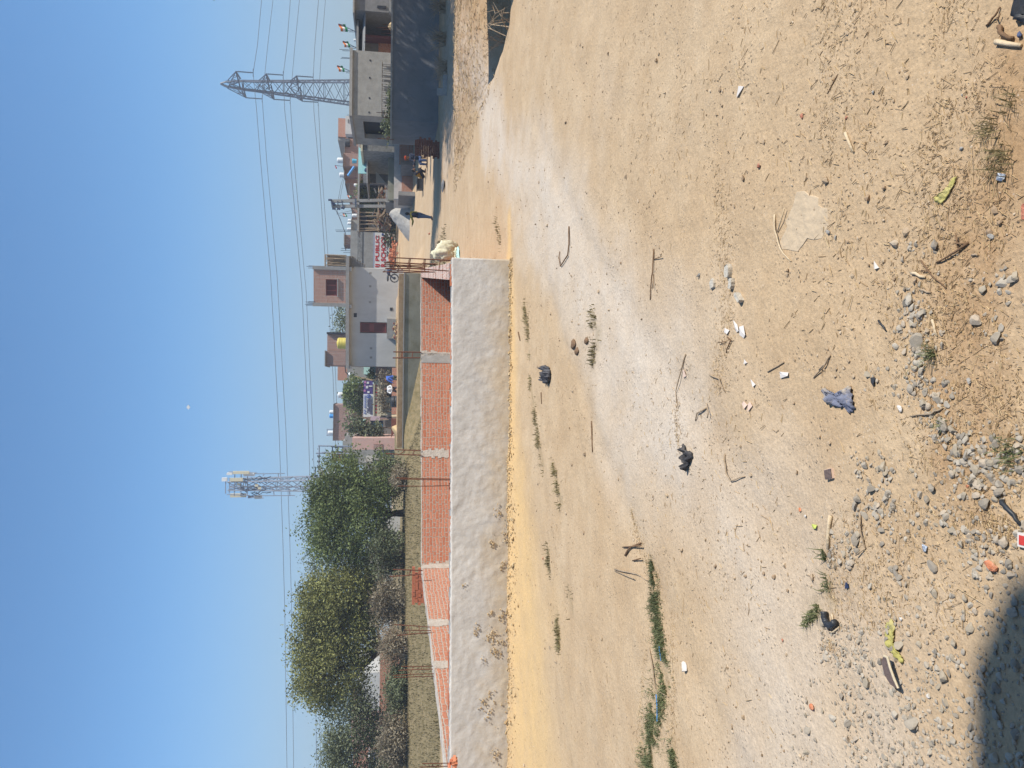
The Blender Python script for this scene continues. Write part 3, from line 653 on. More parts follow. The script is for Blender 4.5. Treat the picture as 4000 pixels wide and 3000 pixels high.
mb.build('broken_brickwork', M['looseb'], lef)

# bricks stacked behind the plot and beside the shaded wall
def brickpile(pxt, pxb, py0, py1, y, label, group, sx=.225, sz=.08, mname='looseb', zbase=None):
    a, b = at(pxb, py1, y), at(pxt, py0, y); z0 = zbase if zbase is not None else a.z; nrow = max(3, int((b.z-z0)/sz)); first = None
    for r in range(nrow):
        x = a.x+(random.uniform(0, .05)); 
        if r % 2: x += .05
        while x < b.x-.06:
            hd = random.random() < .35; lx = .108 if hd else sx
            if r == nrow-1 and random.random() < .15: x += lx; continue
            me_key = 'h' if hd else 's'
            if me_key not in BR: 
                q_ = MB(); q_.box((0, 0, 0), (lx-.012, sx if hd else .108, sz-.008)); ob = q_.mesh('brick', M[mname]); BR[me_key] = ob
            o = bpy.data.objects.new('loose_brick', BR[me_key]); C.objects.link(o); o.location = (x, y+random.uniform(-.012, .008), z0+r*sz); o.rotation_euler[2] = random.uniform(-.03, .03)
            info(o, label, 'brick', group); x += lx
BR = {}
brickpile(1622, 1685, 2243, 2373, 20.6, 'loose brick in the bright orange stack behind the far left corner of the plot', 'orange bricks stacked behind the plot')
BR = {}
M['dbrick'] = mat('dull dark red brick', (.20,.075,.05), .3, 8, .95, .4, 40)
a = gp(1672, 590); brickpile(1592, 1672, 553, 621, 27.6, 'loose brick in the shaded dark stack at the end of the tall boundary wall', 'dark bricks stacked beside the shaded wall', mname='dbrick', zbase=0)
# ---------------------------------------------------------------- things on the near ground
def lump(bm_, c, s, seed, squash=.7):
    """rounded irregular lump"""
    v = IV2*np.array(s); off = np.array([noise.noise(V(p)*1.4+V((seed*3.1, seed, 0))) for p in IV2])
    v = v*(1+.35*off[:, None]); bm_.add([V(c)+V(p) for p in v], IF2)
ZR = lambda p: zg(p.x, p.y)
def rock(name, px, py, size, m, label, cat='stone', flat=.6, seed=1, smooth=False, group=None):
    p = gp(px, py); k = math.hypot(p.y, EYE)/F; s = size*k/2; v = SH[seed % len(SH)]*np.array([s, s*.85, s*flat*1.3]); a = seed*1.7
    mb = MB(); mb.add([V((x*math.cos(a)-y*math.sin(a)+p.x, x*math.sin(a)+y*math.cos(a)+p.y, z+p.z+s*flat*.45)) for x, y, z in v], IF2)
    return info(mb.build(name, m, origin=p, smooth=smooth), label, cat, group)
M['bchip'] = mat('red brick fragment', (.43,.16,.10), .3, 30, .95, .5, 90, dirt=(.5,.38,.27), dscale=20)
M['bchipo'] = mat('orange brick fragment', (.55,.20,.10), .25, 20, .95, .5, 90, dirt=(.5,.38,.27), dscale=18)
M['wstone'] = mat('white stone', (.62,.58,.53), .12, 20, .9, .4, 60)
M['gstone'] = mat('grey stone', (.33,.31,.28), .2, 20, .9, .5, 60)
M['bstone'] = mat('dark blue slag', (.08,.10,.17), .3, 25, .8, .5, 60)
for i, (px, py, s, mm, lab) in enumerate([
    (3112,432,26,'bchip','largest red brick fragment on the bare soil at the upper right'), (3286,434,17,'bchip','small red brick fragment on the bare soil nearer than the largest one'),
    (3753,344,17,'bchip','dark red brick fragment near the dry tufts'), (2950,629,34,'bchip','crumbled dusty pink brick lump in the litter line'),
    (3138,1969,22,'bchipo','orange brick fragment touching a white pebble'), (3789,1861,20,'bchipo','bright orange brick chip among the dense near gravel'),
    (3203,2740,38,'bchipo','worn orange brick lump on the pale track beside twigs'), (3080,2478,20,'bchip','small pink brick chip on the pale track'),
    (3892,2166,62,'bchipo','biggest orange brick lump with a shadow in the near gravel'), (2137,2180,14,'bchipo','orange brick bit in the sparse grass by the plaster wall')]):
    rock('brick_fragment', px, py, s, M[mm], lab, 'brick fragment', .6, i+2)
for i, (px, py, s, mm, lab) in enumerate([(3160,1991,22,'wstone','round whitish pebble beside the orange brick fragment'), (2704,2594,52,'wstone','large white stone with a dark shadow on the pale track left of the weeds'),
    (3540,2384,24,'wstone','round pale pebble just above the yellow net'), (3655,2688,22,'wstone','square white stone in the gravel left of the sandal sole'),
    (3390,330,24,'gstone','dark angular stone on the bare soil at the upper right'), (3225,880,28,'gstone','pale squat stone beside its darker twin near the cement patch'), (3255,902,20,'gstone','darker twin stone beside the cement patch'),
    (3863,885,34,'gstone','isolated grey stone near the crossed dark twigs'), (3736,336,13,'gstone','tiny stone beside the dark red brick fragment'), (3737,546,22,'gstone','grey stone with pointed shadow above the yellow wrapper'),
    (3788,1452,34,'gstone','pale tall stone standing alone right of the gravel band'), (3790,2000,0,'gstone',''), (3520,1562,34,'wstone','long whitish stone between the blue rag and gravel'), (2724,1060,32,'gstone','pale cornered stone on the bare ground beyond the broken blocks'),
    (3961,92,36,'bstone','dark blue slag lump beside the thick pale stick'), (3855,2056,0,'gstone','')]):
    if s: rock('stone', px, py, s, M[mm], lab, 'stone', .65, i+5)
p = gp(1727, 735); rock('boulder', 1722, 735, 66, M['concdark'], 'brown grey boulder lying on the road in front of the crouching person', 'boulder', .42, 3)
rock('stone', 1668, 919, 16, M['bchip'], 'brick coloured stone in the long road shadow behind the sacks', 'stone', .8, 4)
# broken blocks
M['block'] = mat('pale broken cement', (.47,.43,.36), .15, 10, .95, .5, 50, dirt=(.48,.37,.25), dscale=8)
def chunk(name, px, py, lx, ly, h, rot, m, label, cat):
    """broken flat piece measured in photograph pixels"""
    p = gp(px, py); k = math.hypot(p.y, EYE)/F; a, b = lx*k/2, ly*k/2; n = 9; top = []
    for i in range(n):
        t = 2*math.pi*i/n+.2; c_, s_ = math.cos(t), math.sin(t); r = 1/max(abs(c_), abs(s_)); r *= random.uniform(.86, 1.0)
        x, y = c_*r*a, s_*r*b; top.append(V((p.x+x*math.cos(rot)-y*math.sin(rot), p.y+x*math.sin(rot)+y*math.cos(rot), p.z-.004)))
    mb = MB(); mb.slab(top, (0, 0, h+.004)); nn = len(top)
    mb.v = [tuple(c2) if i < nn else (p.x+(c2[0]-p.x)*.93, p.y+(c2[1]-p.y)*.93, c2[2]+random.uniform(-.002, .002)) for i, c2 in enumerate(mb.v)]
    return info(mb.build(name, m, origin=p), label, cat)
chunk('cement_block', 2843, 1042, 54, 40, .022, .1, M['block'], 'pale broken cement block farther of the pair in the litter line', 'cement block')
chunk('cement_block', 2856, 1090, 46, 30, .02, -.2, M['block'], 'pale broken cement block nearer of the pair in the litter line', 'cement block')
chunk('cement_block', 2887, 1143, 62, 22, .025, .9, M['block'], 'long narrow cement piece lying left of the broken pair', 'cement block')
chunk('cement_block', 2779, 1092, 40, 40, .012, .3, M['block'], 'flat square bluish cement piece beyond the broken pair', 'cement block')
M['patch'] = mat('dried cement spill', (.49,.38,.255), .1, 8, .95, .5, 25)
p0 = gp(3130, 845); mb = MB(); n = 26; ring = []
for i in range(n):
    t = 2*math.pi*i/n; r = 1+.22*math.sin(3*t+1)+.12*math.sin(7*t); ring.append(V((p0.x+math.cos(t)*.115*r, p0.y+math.sin(t)*.19*r, p0.z-.012)))
mb.slab(ring, (0,0,.0165)); mb.v = [tuple(v_) if i < n else (p0.x+(v_[0]-p0.x)*.9, p0.y+(v_[1]-p0.y)*.9, v_[2]+random.uniform(-.0012,.0012)) for i, v_ in enumerate(mb.v)]
info(mb.build('cement_spill', M['patch'], origin=p0), 'flat pale patch of dried cement on the bare soil', 'cement patch')
# sticks: (list of px,py), radius m, material, label
def stick(pts, r, m, label, lift=.006, branch=(), name='stick', cat='stick'):
    P_ = [gp(a, b)+V((0, 0, r*.8+(lift if 0 < i < len(pts)-1 else 0))) for i, (a, b) in enumerate(pts)]; mb = MB(); Q = []
    for a, b in zip(P_[:-1], P_[1:]):
        for t in (0, .33, .66): Q.append(a.lerp(b, t)+V((random.uniform(-1,1), random.uniform(-1,1), random.uniform(0,.6)))*min(r, .005)*.7*(t > 0))
    Q.append(P_[-1]); mb.tube(Q, [r*(1-.45*i/len(Q)) for i in range(len(Q))], 6)
    for br_ in branch:
        B = [gp(a, b)+V((0, 0, r*(1+2*(i > 0)))) for i, (a, b) in enumerate(br_)]; mb.tube(B, [r*.6]*len(B), 5)
    return info(mb.build(name, m, origin=P_[0], smooth=True), label, cat)
W1, W2, W3 = M['wood'], M['wooddark'], M['woodpale']
stick([(3246,268),(3210,340)], .0022, W2, 'thin straight dark twig near the largest red brick fragment')
stick([(3286,492),(3319,566)], .0062, W3, 'short thick pale stick on the bare soil right of centre')
stick([(3015,817),(3022,880),(3045,950),(3082,998)], .0045, W3, 'long bent pale stick beside the cement patch', branch=[[(3028,885),(3050,835),(3062,790)]])
stick([(3774,911),(3720,955),(3651,991)], .0045, W2, 'dark forked twig crossing the ground below the yellow wrapper', branch=[[(3740,940),(3736,880)],[(3770,915),(3735,915)]])
stick([(3590,985),(3630,1030),(3690,1090)], .003, W2, 'thin grey twig left of the dark forked twig', branch=[[(3630,1030),(3600,1022)]])
stick([(2545,962),(2546,1050),(2540,1110),(2535,1160)], .0048, W2, 'tall dry weed stem with one branch lying on the track', branch=[[(2545,1002),(2582,990)],[(2546,1060),(2552,1115)]])
stick([(2212,880),(2216,950),(2212,992),(2184,1036),(2178,1000),(2178,978)], .0075, W2, 'curved hooked dry branch lying beyond the track')
stick([(2678,1369),(2664,1440),(2646,1515),(2647,1560)], .0042, W1, 'long thin pale branch in the litter near the black rag')
stick([(3243,1362),(3228,1402),(3181,1452)], .0042, W1, 'curved brown stick just beyond the blue rag', branch=[[(3235,1390),(3226,1400),(3210,1420)]])
stick([(3062,1392),(3000,1432)], .004, W1, 'short stick beside the white plastic cup piece')
stick([(3687,1557),(3650,1582),(3565,1594)], .0035, W1, 'brown twig in the gravel below the green tuft')
stick([(3261,1988),(3254,2120)], .008, W3, 'straight flat pale stick standing out in the left half of the near ground')
stick([(3373,1974),(3383,2050),(3398,2112)], .0045, W1, 'long split stalk beside the straight pale stick', branch=[[(3398,2112),(3370,2140)]])
stick([(3584,1290),(3580,1340)], .005, W3, 'pale stick end in the upper gravel band')
stick([(3640,1215),(3660,1278)], .0045, W3, 'second pale stick end in the upper gravel band')
stick([(3556,1034),(3610,1048)], .0055, W3, 'short pale stalk just beyond the near gravel')
stick([(3590,1100),(3632,1108)], .004, W1, 'short flat stalk right below the pale stalk')
stick([(3870,124),(3968,136)], .0078, W3, 'thick pale stripped stick at the near right corner')
stick([(3880,66),(3898,92),(3938,108)], .0075, W2, 'dark brown stick end above the thick pale stick')
stick([(3828,62),(3868,22),(3880,-12)], .0035, W2, 'dark thin twig near the black sheet', branch=[[(3868,30),(3880,40),(3890,14)]])
stick([(2838,1755),(2850,1830),(2868,1860),(2920,1842)], .0045, W1, 'curled dry vine left of the black rag')
stick([(2775,1450),(2815,1462),(2832,1510)], .0045, W1, 'curled root on the ground beyond the white cup piece')
stick([(2762,1578),(2732,1598),(2722,1628)], .005, W1, 'brown bent root right of the black rag', branch=[[(2765,1560),(2780,1600),(2776,1616)]])
stick([(2840,1300),(2858,1310),(2836,1360)], .004, W2, 'forked twig below the white plastic shards', branch=[[(2836,1316),(2810,1322)]])
stick([(2116,1530),(2118,1575)], .006, W2, 'little dark stick by the black bag')
stick([(2022,1297),(2030,1330)], .009, W2, 'small dark stick at the foot of the plaster wall')
stick([(2316,1638),(2322,1760)], .0065, W2, 'thin dark stem with knots on the pale ground')
stick([(3168,2222),(3200,2228)], .0025, W1, 'tiny twig with leaves near the gravel edge')
stick([(2460,2160),(2480,2130),(2520,2110)], .008, W2, 'looped dark branch in the brown heap before the weeds', branch=[[(2490,2180),(2530,2170)],[(2450,2128),(2530,2120)]])
stick([(2420,2215),(2510,2232),(2552,2258)], .006, W1, 'long grey stem reaching out of the brown heap', branch=[[(2420,2222),(2500,2250)]])
stick([(2560,2520),(2580,2600),(2590,2680),(2640,2710)], .006, W1, 'long pale stalk across the green weeds')
stick([(3930,1915),(3965,1950),(4010,2010)], .0075, M['black'], 'black rubber strap end at the near edge', name='rubber_strap', cat='strap')
stick([(3430,1222),(3448,1238),(3460,1262)], .004, M['black'], 'curved black rubber strip beside a grey stone', name='rubber_strip', cat='strip')
stick([(3300,2420),(3285,2440),(3262,2446)], .004, W3, 'pale stalk beside the bent black hose')
stick([(3272,2374),(3282,2400)], .0045, W3, 'pale wood splinter inside the curve of the hose')
stick([(3790,960),(3812,960)], .004, W1, 'tiny broken stalk below the isolated stone')
for a_, b_ in (([(2603,2512),(2608,2540),(2612,2568)], 'short bright blue plastic strip in the weeds'), ([(2596,2700),(2600,2750),(2602,2806)], 'long bright blue plastic strip in the weeds')):
    P_ = [gp(*q_)+V((0,0,.012)) for q_ in a_]; mb = MB()
    for u_, v_ in zip(P_[:-1], P_[1:]): mb.bar(u_, v_, .011, .003)
    info(mb.build('plastic_strip', M['bluet'], origin=P_[0]), b_, 'plastic strip')
# rags and wrappers: crumpled cloth sheets
def rag(name, pts, m, label, cat, amp=.014, res=22, seed=1, th=.002, group=None):
    """crumpled sheet whose outline follows the given pixels"""
    ring = [gp(*q_) for q_ in pts]; c = sum(ring, V())/len(ring); mb = MB(); n = len(ring); K = 9; M_ = 5
    fine = []
    for i in range(n):
        for s_ in range(M_): fine.append(ring[i].lerp(ring[(i+1) % n], s_/M_))
    nn = len(fine); vs = [c+V((0,0,amp*1.3))]
    for k in range(1, K+1):
        f_ = k/K
        for i, q_ in enumerate(fine):
            r_ = V((q_.x, q_.y, 0)); p = V((c.x, c.y, 0)).lerp(r_, f_*(1+.05*math.sin(i*2.1+seed)))
            fold = abs(noise.noise(V((p.x*38+seed, p.y*38, seed*2.3))))*2.2+.6*abs(noise.noise(V((p.x*90, p.y*90+seed, 0))))
            vs.append(V((p.x, p.y, zg(p.x, p.y)+.003+amp*fold*(1 if k < K else .35))))
    fs = [(0, 1+i, 1+(i+1) % nn) for i in range(nn)]
    for k in range(K-1):
        for i in range(nn): a, b = 1+k*nn+i, 1+k*nn+(i+1) % nn; fs.append((a, a+nn, b+nn, b))
    mb.add(vs, fs); o = mb.build(name, m, origin=gp(*pts[0]), smooth=True)
    s = o.modifiers.new('thick', 'SOLIDIFY'); s.thickness = th
    return info(o, label, cat, group)
M['bluerag'] = mat('dusty blue cloth', (.17,.185,.25), .3, 14, .9, .3, 120, dirt=(.36,.31,.25), dscale=11, damt=1.6)
rag('rag', [(3215,1497),(3228,1487),(3248,1500),(3262,1512),(3285,1502),(3302,1492),(3318,1478),(3334,1486),(3338,1530),(3348,1570),(3325,1590),(3310,1556),(3292,1566),(3262,1558),(3232,1544)], M['bluerag'], 'crumpled dusty blue rag lying on the near ground', 'rag', .016, seed=3)
rag('rag', [(2676,1745),(2682,1718),(2692,1745),(2712,1748),(2716,1772),(2702,1800),(2700,1822),(2686,1825),(2690,1795),(2680,1775)], M['blackcloth'], 'crumpled black rag with twigs on the pale ground', 'rag', .03, seed=5)
M['bag'] = mat('black polythene', (.06,.06,.068), .2, 14, .45, .3, 60, dirt=(.2,.18,.16), dscale=9, damt=.4)
rag('plastic_bag', [(2122,1432),(2134,1422),(2148,1432),(2154,1455),(2152,1478),(2146,1500),(2134,1490),(2124,1462)], M['bag'], 'black polythene bag lying beyond the sparse grass', 'plastic bag', .05, seed=8)
M['ywrap'] = mat('yellow plastic net', (.40,.355,.11), .15, 30, .6, .3, 90, dirt=(.5,.42,.22), dscale=12)
rag('wrapper', [(3640,735),(3665,722),(3690,690),(3705,660),(3728,652),(3712,690),(3690,735),(3668,762),(3645,755)], M['ywrap'], 'thin yellow plastic wrapper on the bare ground at the right', 'wrapper', .008, seed=4)
rag('net', [(3485,2405),(3510,2385),(3520,2420),(3515,2480),(3530,2510),(3558,2545),(3552,2562),(3522,2530),(3492,2500),(3482,2450)], M['ywrap'], 'flattened yellow net above the brown sandal sole', 'net', .008, seed=6)
M['sole'] = mat('brown rubber sole', (.13,.095,.085), .2, 20, .9, .4, 90); M['rim'] = mat('pale sole rim', (.52,.44,.31), .1, 20, .8)
so = thing('sandal_sole', 'brown pointed sandal sole with a pale rim lying among gravel', 'sandal sole', gp(3530, 2595))
ring = [(3497,2548),(3507,2530),(3520,2540),(3532,2580),(3545,2620),(3560,2655),(3535,2640),(3510,2600)]
R_ = [gp(*q_)+V((0,0,.022)) for q_ in ring]; mb = MB(); mb.slab(R_, (0,0,.008)); mb.build('sole', M['sole'], so)
mb = MB(); mb.tube([R_[1]+V((0,0,.006)), R_[2]+V((0.004,0,.006)), R_[3]+V((0.004,0,.006)), R_[4]+V((0.004,0,.004)), R_[5]+V((0,0,.002))], .0042, 6); mb.build('rim', M['rim'], so)
# bent black hose piece
hp = [gp(3252,2362), gp(3256,2392), gp(3266,2412), gp(3282,2416), gp(3298,2402)]; hp = [q_+V((0,0,.016)) for q_ in hp]
mb = MB(); Q = []
for i in range(len(hp)-1):
    for t in (0,.25,.5,.75): Q.append(hp[i].lerp(hp[i+1], t))
Q.append(hp[-1]); mb.tube(Q, [.0125+.0012*math.sin(i*2.6) for i in range(len(Q))], 10); info(mb.build('hose_piece', M['black'], origin=hp[0], smooth=True), 'bent piece of black rubber hose lying on green weeds', 'hose')
# dark sheet in the corner
rag('rubber_sheet', [(3933,-160),(3933,20),(3950,42),(3985,60),(4040,78),(4300,60),(4300,-160)], M['black'], 'black rubber sheet at the near right corner', 'rubber sheet', .02, seed=9)
# paper and plastic bits
M['paper'] = mat('white litter', (.60,.55,.50), .05, 10, .8, 0); M['pinkp'] = mat('pinkish litter', (.62,.46,.36), .1, 10, .8, 0); M['silver'] = mat('crumpled silver wrapper', (.42,.46,.52), .3, 60, .4, .5, 120, metal=.4)
def flake(name, pts, m, label, cat, z=.003, tz=.006):
    R_ = [gp(*q_) for q_ in pts]; R_ = [q_+V((0, 0, z+tz*(i % 2))) for i, q_ in enumerate(R_)]; c = sum(R_, V())/len(R_); mb = MB(); n = len(R_)
    for i in range(n): mb.slab([c+V((0,0,tz*.4)), R_[i], R_[(i+1) % n]], (0, 0, .0012))
    return info(mb.build(name, m, origin=R_[0]), label, cat)
flake('paper_scrap', [(2856,362),(2868,318),(2884,318),(2866,356)], M['paper'], 'white folded paper triangle on the open ground at the upper right', 'paper scrap')
flake('paper_scrap', [(3408,1018),(3414,990),(3428,1016),(3418,1022)], M['paper'], 'small white scrap beside grey wilted weeds', 'paper scrap')
flake('plastic_shard', [(2888,1290),(2890,1258),(2902,1252),(2914,1290),(2904,1302)], M['paper'], 'biggest white plastic shard in the litter line', 'plastic shard')
flake('plastic_shard', [(2868,1262),(2866,1232),(2878,1250),(2888,1275),(2876,1280)], M['paper'], 'curled white plastic shard touching the biggest shard', 'plastic shard')
flake('plastic_shard', [(2826,1280),(2834,1264),(2848,1272),(2842,1288)], M['paper'], 'five cornered white plastic shard right beyond the biggest', 'plastic shard')
flake('plastic_cup', [(3048,1436),(3052,1430),(3082,1432),(3084,1446),(3052,1456)], M['paper'], 'flattened white plastic cup piece right of the blue rag', 'plastic cup')
flake('plastic_shard', [(2908,1390),(2912,1384),(2920,1398),(2910,1404)], M['paper'], 'tiny white shard between cup piece and shards', 'plastic shard')
flake('plastic_shard', [(2934,1464),(2940,1462),(2954,1482),(2948,1492)], M['paper'], 'narrow white shard left of the tiny shard', 'plastic shard')
flake('tile_chip', [(2926,1560),(2938,1550),(2944,1566),(2930,1590)], M['pinkp'], 'pinkish tile chip standing at the litter line', 'tile chip')
flake('tile_chip', [(2902,1560),(2914,1548),(2924,1562),(2916,1578)], M['pinkp'], 'brown rounded tile chip beside the pinkish chip', 'tile chip')
flake('tile_chip', [(2668,1432),(2676,1430),(2682,1455),(2674,1462)], M['pinkp'], 'orange tile chip below the long thin branch', 'tile chip')
flake('rubber_flap', [(3405,1465),(3410,1445),(3422,1444),(3422,1470),(3416,1482)], M['black'], 'dark pointed rubber flap above the grey stones', 'rubber flap')
flake('silver_wrapper', [(3882,645),(3892,636),(3915,640),(3918,660),(3900,668),(3886,664)], M['silver'], 'crumpled silver blue wrapper beside the olive tuft', 'wrapper')
flake('lime_peel', [(3186,2028),(3192,2022),(3206,2026),(3206,2040),(3192,2042)], mat('green yellow peel', (.48,.52,.12), .1, 10), 'green yellow lime peel on the pale track', 'lime peel')
flake('wrapper', [(3618,2100),(3626,2090),(3640,2100),(3640,2122),(3624,2120)], M['silver'], 'small pale blue wrapper among the straw', 'wrapper')
flake('wrapper', [(3322,2248),(3334,2246),(3336,2268),(3326,2272)], M['navy'], 'tiny dark blue wrapper beside the gravel', 'wrapper')
bx = thing('matchbox', 'dark brown flat matchbox with a pale side in the gravel', 'matchbox', gp(3253, 1825)); c = gp(3253, 1825); R = Matrix.Rotation(.25, 3, 'Z'); k = math.hypot(c.y, EYE)/F
mb = MB(); mb.box((c.x-18*k, c.y-22*k, c.z-.002), (c.x+18*k, c.y+22*k, c.z+.012), R=R, pivot=c); mb.build('tray', M['pinkp'], bx)
mb = MB(); mb.box((c.x-16*k, c.y-23*k, c.z+.0125), (c.x+16*k, c.y+20*k, c.z+.0145), R=R, pivot=c); mb.build('lid', M['sole'], bx)
pk = thing('packet', 'white packet with a red square at the near edge', 'packet', gp(4020, 2068)); c = gp(4020, 2068)
mb = MB(); mb.box((c.x-.018, c.y-.022, c.z), (c.x+.018, c.y+.014, c.z+.012)); mb.build('carton', M['paper'], pk)
mb = MB(); mb.box((c.x-.012, c.y-.016, c.z+.0125), (c.x+.012, c.y+.008, c.z+.0135)); mb.build('red_panel', mat('red print', (.5,.05,.04), .1, 8, .6), pk)
chunk('brick_end', 4010, 786, 60, 22, .02, 0, M['bchip'], 'half brick poking in at the near edge beside twigs', 'brick')
for i, (px, py, s) in enumerate(((2238,1340,44),(2252,1368,34),(2289,1326,30))):
    q_ = gp(px, py); k = math.hypot(q_.y, EYE)/F; mb = MB(); lump(mb, q_+V((0,0,.006)), (s*k*.45, s*k*.9, .014), i+3); info(mb.build('dung_lump', M['wooddark'], origin=q_, smooth=True), ['largest dry brown dung lump with a curled twig','middle dry dung lump right next to the largest','dry dung lump set apart to the right of the other two'][i], 'dung lump')
# cream sacks at the end of the plot wall
sk = gp(1770, 985)
rag('plastic_sack', [(1768,950),(1762,1000),(1768,1030),(1776,1045),(1779,1025),(1779,980),(1775,952)], M['sack'], 'cream woven sack heap spilling over the ground by the rebar', 'sack', .13, seed=2)
def sack(px0, px1, py0, py1, y, seed, label):
    a, b = at(px1, py1, y), at(px0, py0, y); c = (a+b)/2; s = ((b.x-a.x)/2, (b.x-a.x)*.32, (b.z-a.z)/2); mb = MB(); bm = bmesh.new(); bmesh.ops.create_icosphere(bm, subdivisions=4, radius=1)
    vs = []
    for v_ in bm.verts:
        n = v_.co; d = 1+.30*noise.noise(n*1.7+V((seed,0,0)))-.30*abs(noise.noise(n*2.7+V((0,seed,0))))-.12*abs(noise.noise(n*7+V((0,seed,0))))+.1; e = V((n.x*s[0], n.y*s[1], (abs(n.z)**.8)*(1 if n.z > 0 else -1)*s[2]))*d; vs.append(c+e)
    mb.add(vs, [tuple(q_.index for q_ in f_.verts) for f_ in bm.faces]); bm.free(); return info(mb.build('plastic_sack', M['sack'], origin=V((c.x, c.y, a.z)), smooth=True), label, 'sack')
sack(1680, 1762, 962, 1028, 13.0, 1, 'tall crumpled cream sack standing by the end of the plastered wall')
sack(1702, 1772, 945, 985, 13.3, 4, 'smaller cream sack leaning on the right of the tall one')
rag('plastic_sheet', [(1779,962),(1786,985),(1788,1018),(1782,1030),(1779,1000)], M['mint'], 'mint green plastic sheet under the cream sacks', 'plastic sheet', .04, seed=12)
# ---------------------------------------------------------------- trees and shrubs
def leaves(lobes, n_clump, per, size, seed, spread_=.28, inner=.25, gap=.0, aspect=.5):
    r = np.random.default_rng(seed); lob = np.array([[*c, *s] for c, s in lobes]); vol = (lob[:,3]*lob[:,4]*lob[:,5])**(2/3); pr = vol/vol.sum()
    which = r.choice(len(lob), n_clump, p=pr); d = r.normal(size=(n_clump, 3)); d /= np.linalg.norm(d, axis=1)[:, None]
    rad = np.where(r.random(n_clump) < inner, r.uniform(.2, .8, n_clump), r.uniform(.82, 1.06, n_clump))
    c = lob[which, :3]+d*lob[which, 3:]*rad[:, None]
    nz_ = np.array([noise.noise(V(p)*.75+V((seed*2., 7, 0)))+.6*noise.noise(V(p)*1.9+V((0, seed, 3))) for p in c]); c = c+d*lob[which, 3:]*(nz_*.5)[:, None]
    if gap > 0:
        nz = np.array([noise.noise(V(p)*.9+V((seed,0,0))) for p in c]); c = c[nz > gap-.5]
    k = len(c); cl = c.repeat(per, 0)+r.normal(size=(k*per, 3))*spread_*np.array([1, 1, .7]); m_ = k*per
    n = r.normal(size=(m_, 3))*.8+np.array([0, 0, .7]); n /= np.linalg.norm(n, axis=1)[:, None]
    a = r.normal(size=(m_, 3)); u = np.cross(n, a); u /= np.linalg.norm(u, axis=1)[:, None]; w_ = np.cross(n, u)
    s = size*r.uniform(.6, 1.3, m_)[:, None]; p = cl
    return np.stack([p-u*s*.5, p-w_*s*aspect*.5+u*s*.05, p+u*s*.5, p+w_*s*aspect*.5+u*s*.05], 1)
def tree(name, label, base, lobes, n_clump, per, size, mat_, seed, trunk_r=.16, group=None, cat='tree', gap=0., limbs=None, spread_=.28, inner=.25, barkm='bark', lean=(0,0)):
    o = thing(name, label, cat, base, group); L_ = [(V(base)+V(c), s) for c, s in lobes]
    mb = MB(); top = min(c[2]-s[2]*.2 for c, s in lobes); b = V(base)
    fork = b+V((lean[0], lean[1], top*.75)); mb.tube([b-V((0,0,.3)), b+V((lean[0]*.2, lean[1]*.2, top*.25)), b+V((lean[0]*.7+.05, lean[1]*.7, top*.5)), fork], [trunk_r*1.25, trunk_r, trunk_r*.85, trunk_r*.7], 9)
    for c, s in L_[:9]:
        e = c+V((0,0,-s[2]*.1)); mid = fork.lerp(e, .5)+V((random.uniform(-.2,.2), random.uniform(-.2,.2), -.1)); mb.tube([fork-V((0,0,.1)), mid, e], [trunk_r*.5, trunk_r*.3, trunk_r*.1], 6)
        for _ in range(4):
            q_ = e+V((random.uniform(-1,1)*s[0], random.uniform(-1,1)*s[1], random.uniform(-.3,1)*s[2]))*.8; mb.tube([mid, mid.lerp(q_, .6)+V((0,0,.1)), q_], [trunk_r*.16, trunk_r*.1, trunk_r*.04], 4)
    mb.build('trunk', M[barkm], o, smooth=True)
    lv = leaves([(c, s) for c, s in L_], n_clump, per, size, seed, spread_, inner, gap)
    c_ = cloud('crown', lv, [(0,1,2,3)], mat_, parent=o, kind=None)
    return o
M['leafA'] = leafmat('neem leaves', (.105,.135,.045), (.165,.195,.068))
M['leafB'] = leafmat('yellow green leaves', (.16,.165,.05), (.25,.245,.085))
M['leafC'] = leafmat('grey green leaves', (.11,.13,.065), (.18,.195,.105))
M['leafD'] = leafmat('dusty brown leaves', (.16,.135,.09), (.29,.24,.16))
M['leafE'] = leafmat('light green bamboo leaves', (.11,.15,.05), (.22,.26,.10))
def lob(px, py, rx, rz, y, base, ry=None, dy=0.):
    """lobe of a crown measured on the photograph: centre, half widths in photo pixels"""
    c = at(px, py, y+dy)-V(base); k = y/F*1.01; return ((c.x, c.y, c.z), (rx*k, (ry or (rx+rz)/2)*k, rz*k))
Y1 = 37.5; b1 = at(1598, 2012, Y1); b1.z = zg(b1.x, b1.y)
L1 = [lob(1320,2010,130,110,Y1,b1),lob(1400,1900,110,110,Y1,b1),lob(1330,1880,90,80,Y1,b1,dy=.6),lob(1440,1985,150,90,Y1,b1,dy=-.6),lob(1400,2110,110,110,Y1,b1),lob(1255,2050,80,58,Y1,b1),lob(1460,1835,60,60,Y1,b1),lob(1270,1960,70,50,Y1,b1),lob(1330,2160,75,70,Y1,b1,dy=.4),lob(1500,1900,100,45,Y1,b1,dy=-.9),lob(1260,2130,60,45,Y1,b1),lob(1440,2180,50,60,Y1,b1,dy=-.3)]
tree('neem_tree', 'dark green round tree on the right of the two big field trees', b1, L1, 2300, 22, .135, M['leafA'], 11, .17, gap=.2, lean=(-.1,0))
Y2 = 37.0; b2 = at(1600, 2560, Y2); b2.z = zg(b2.x, b2.y)
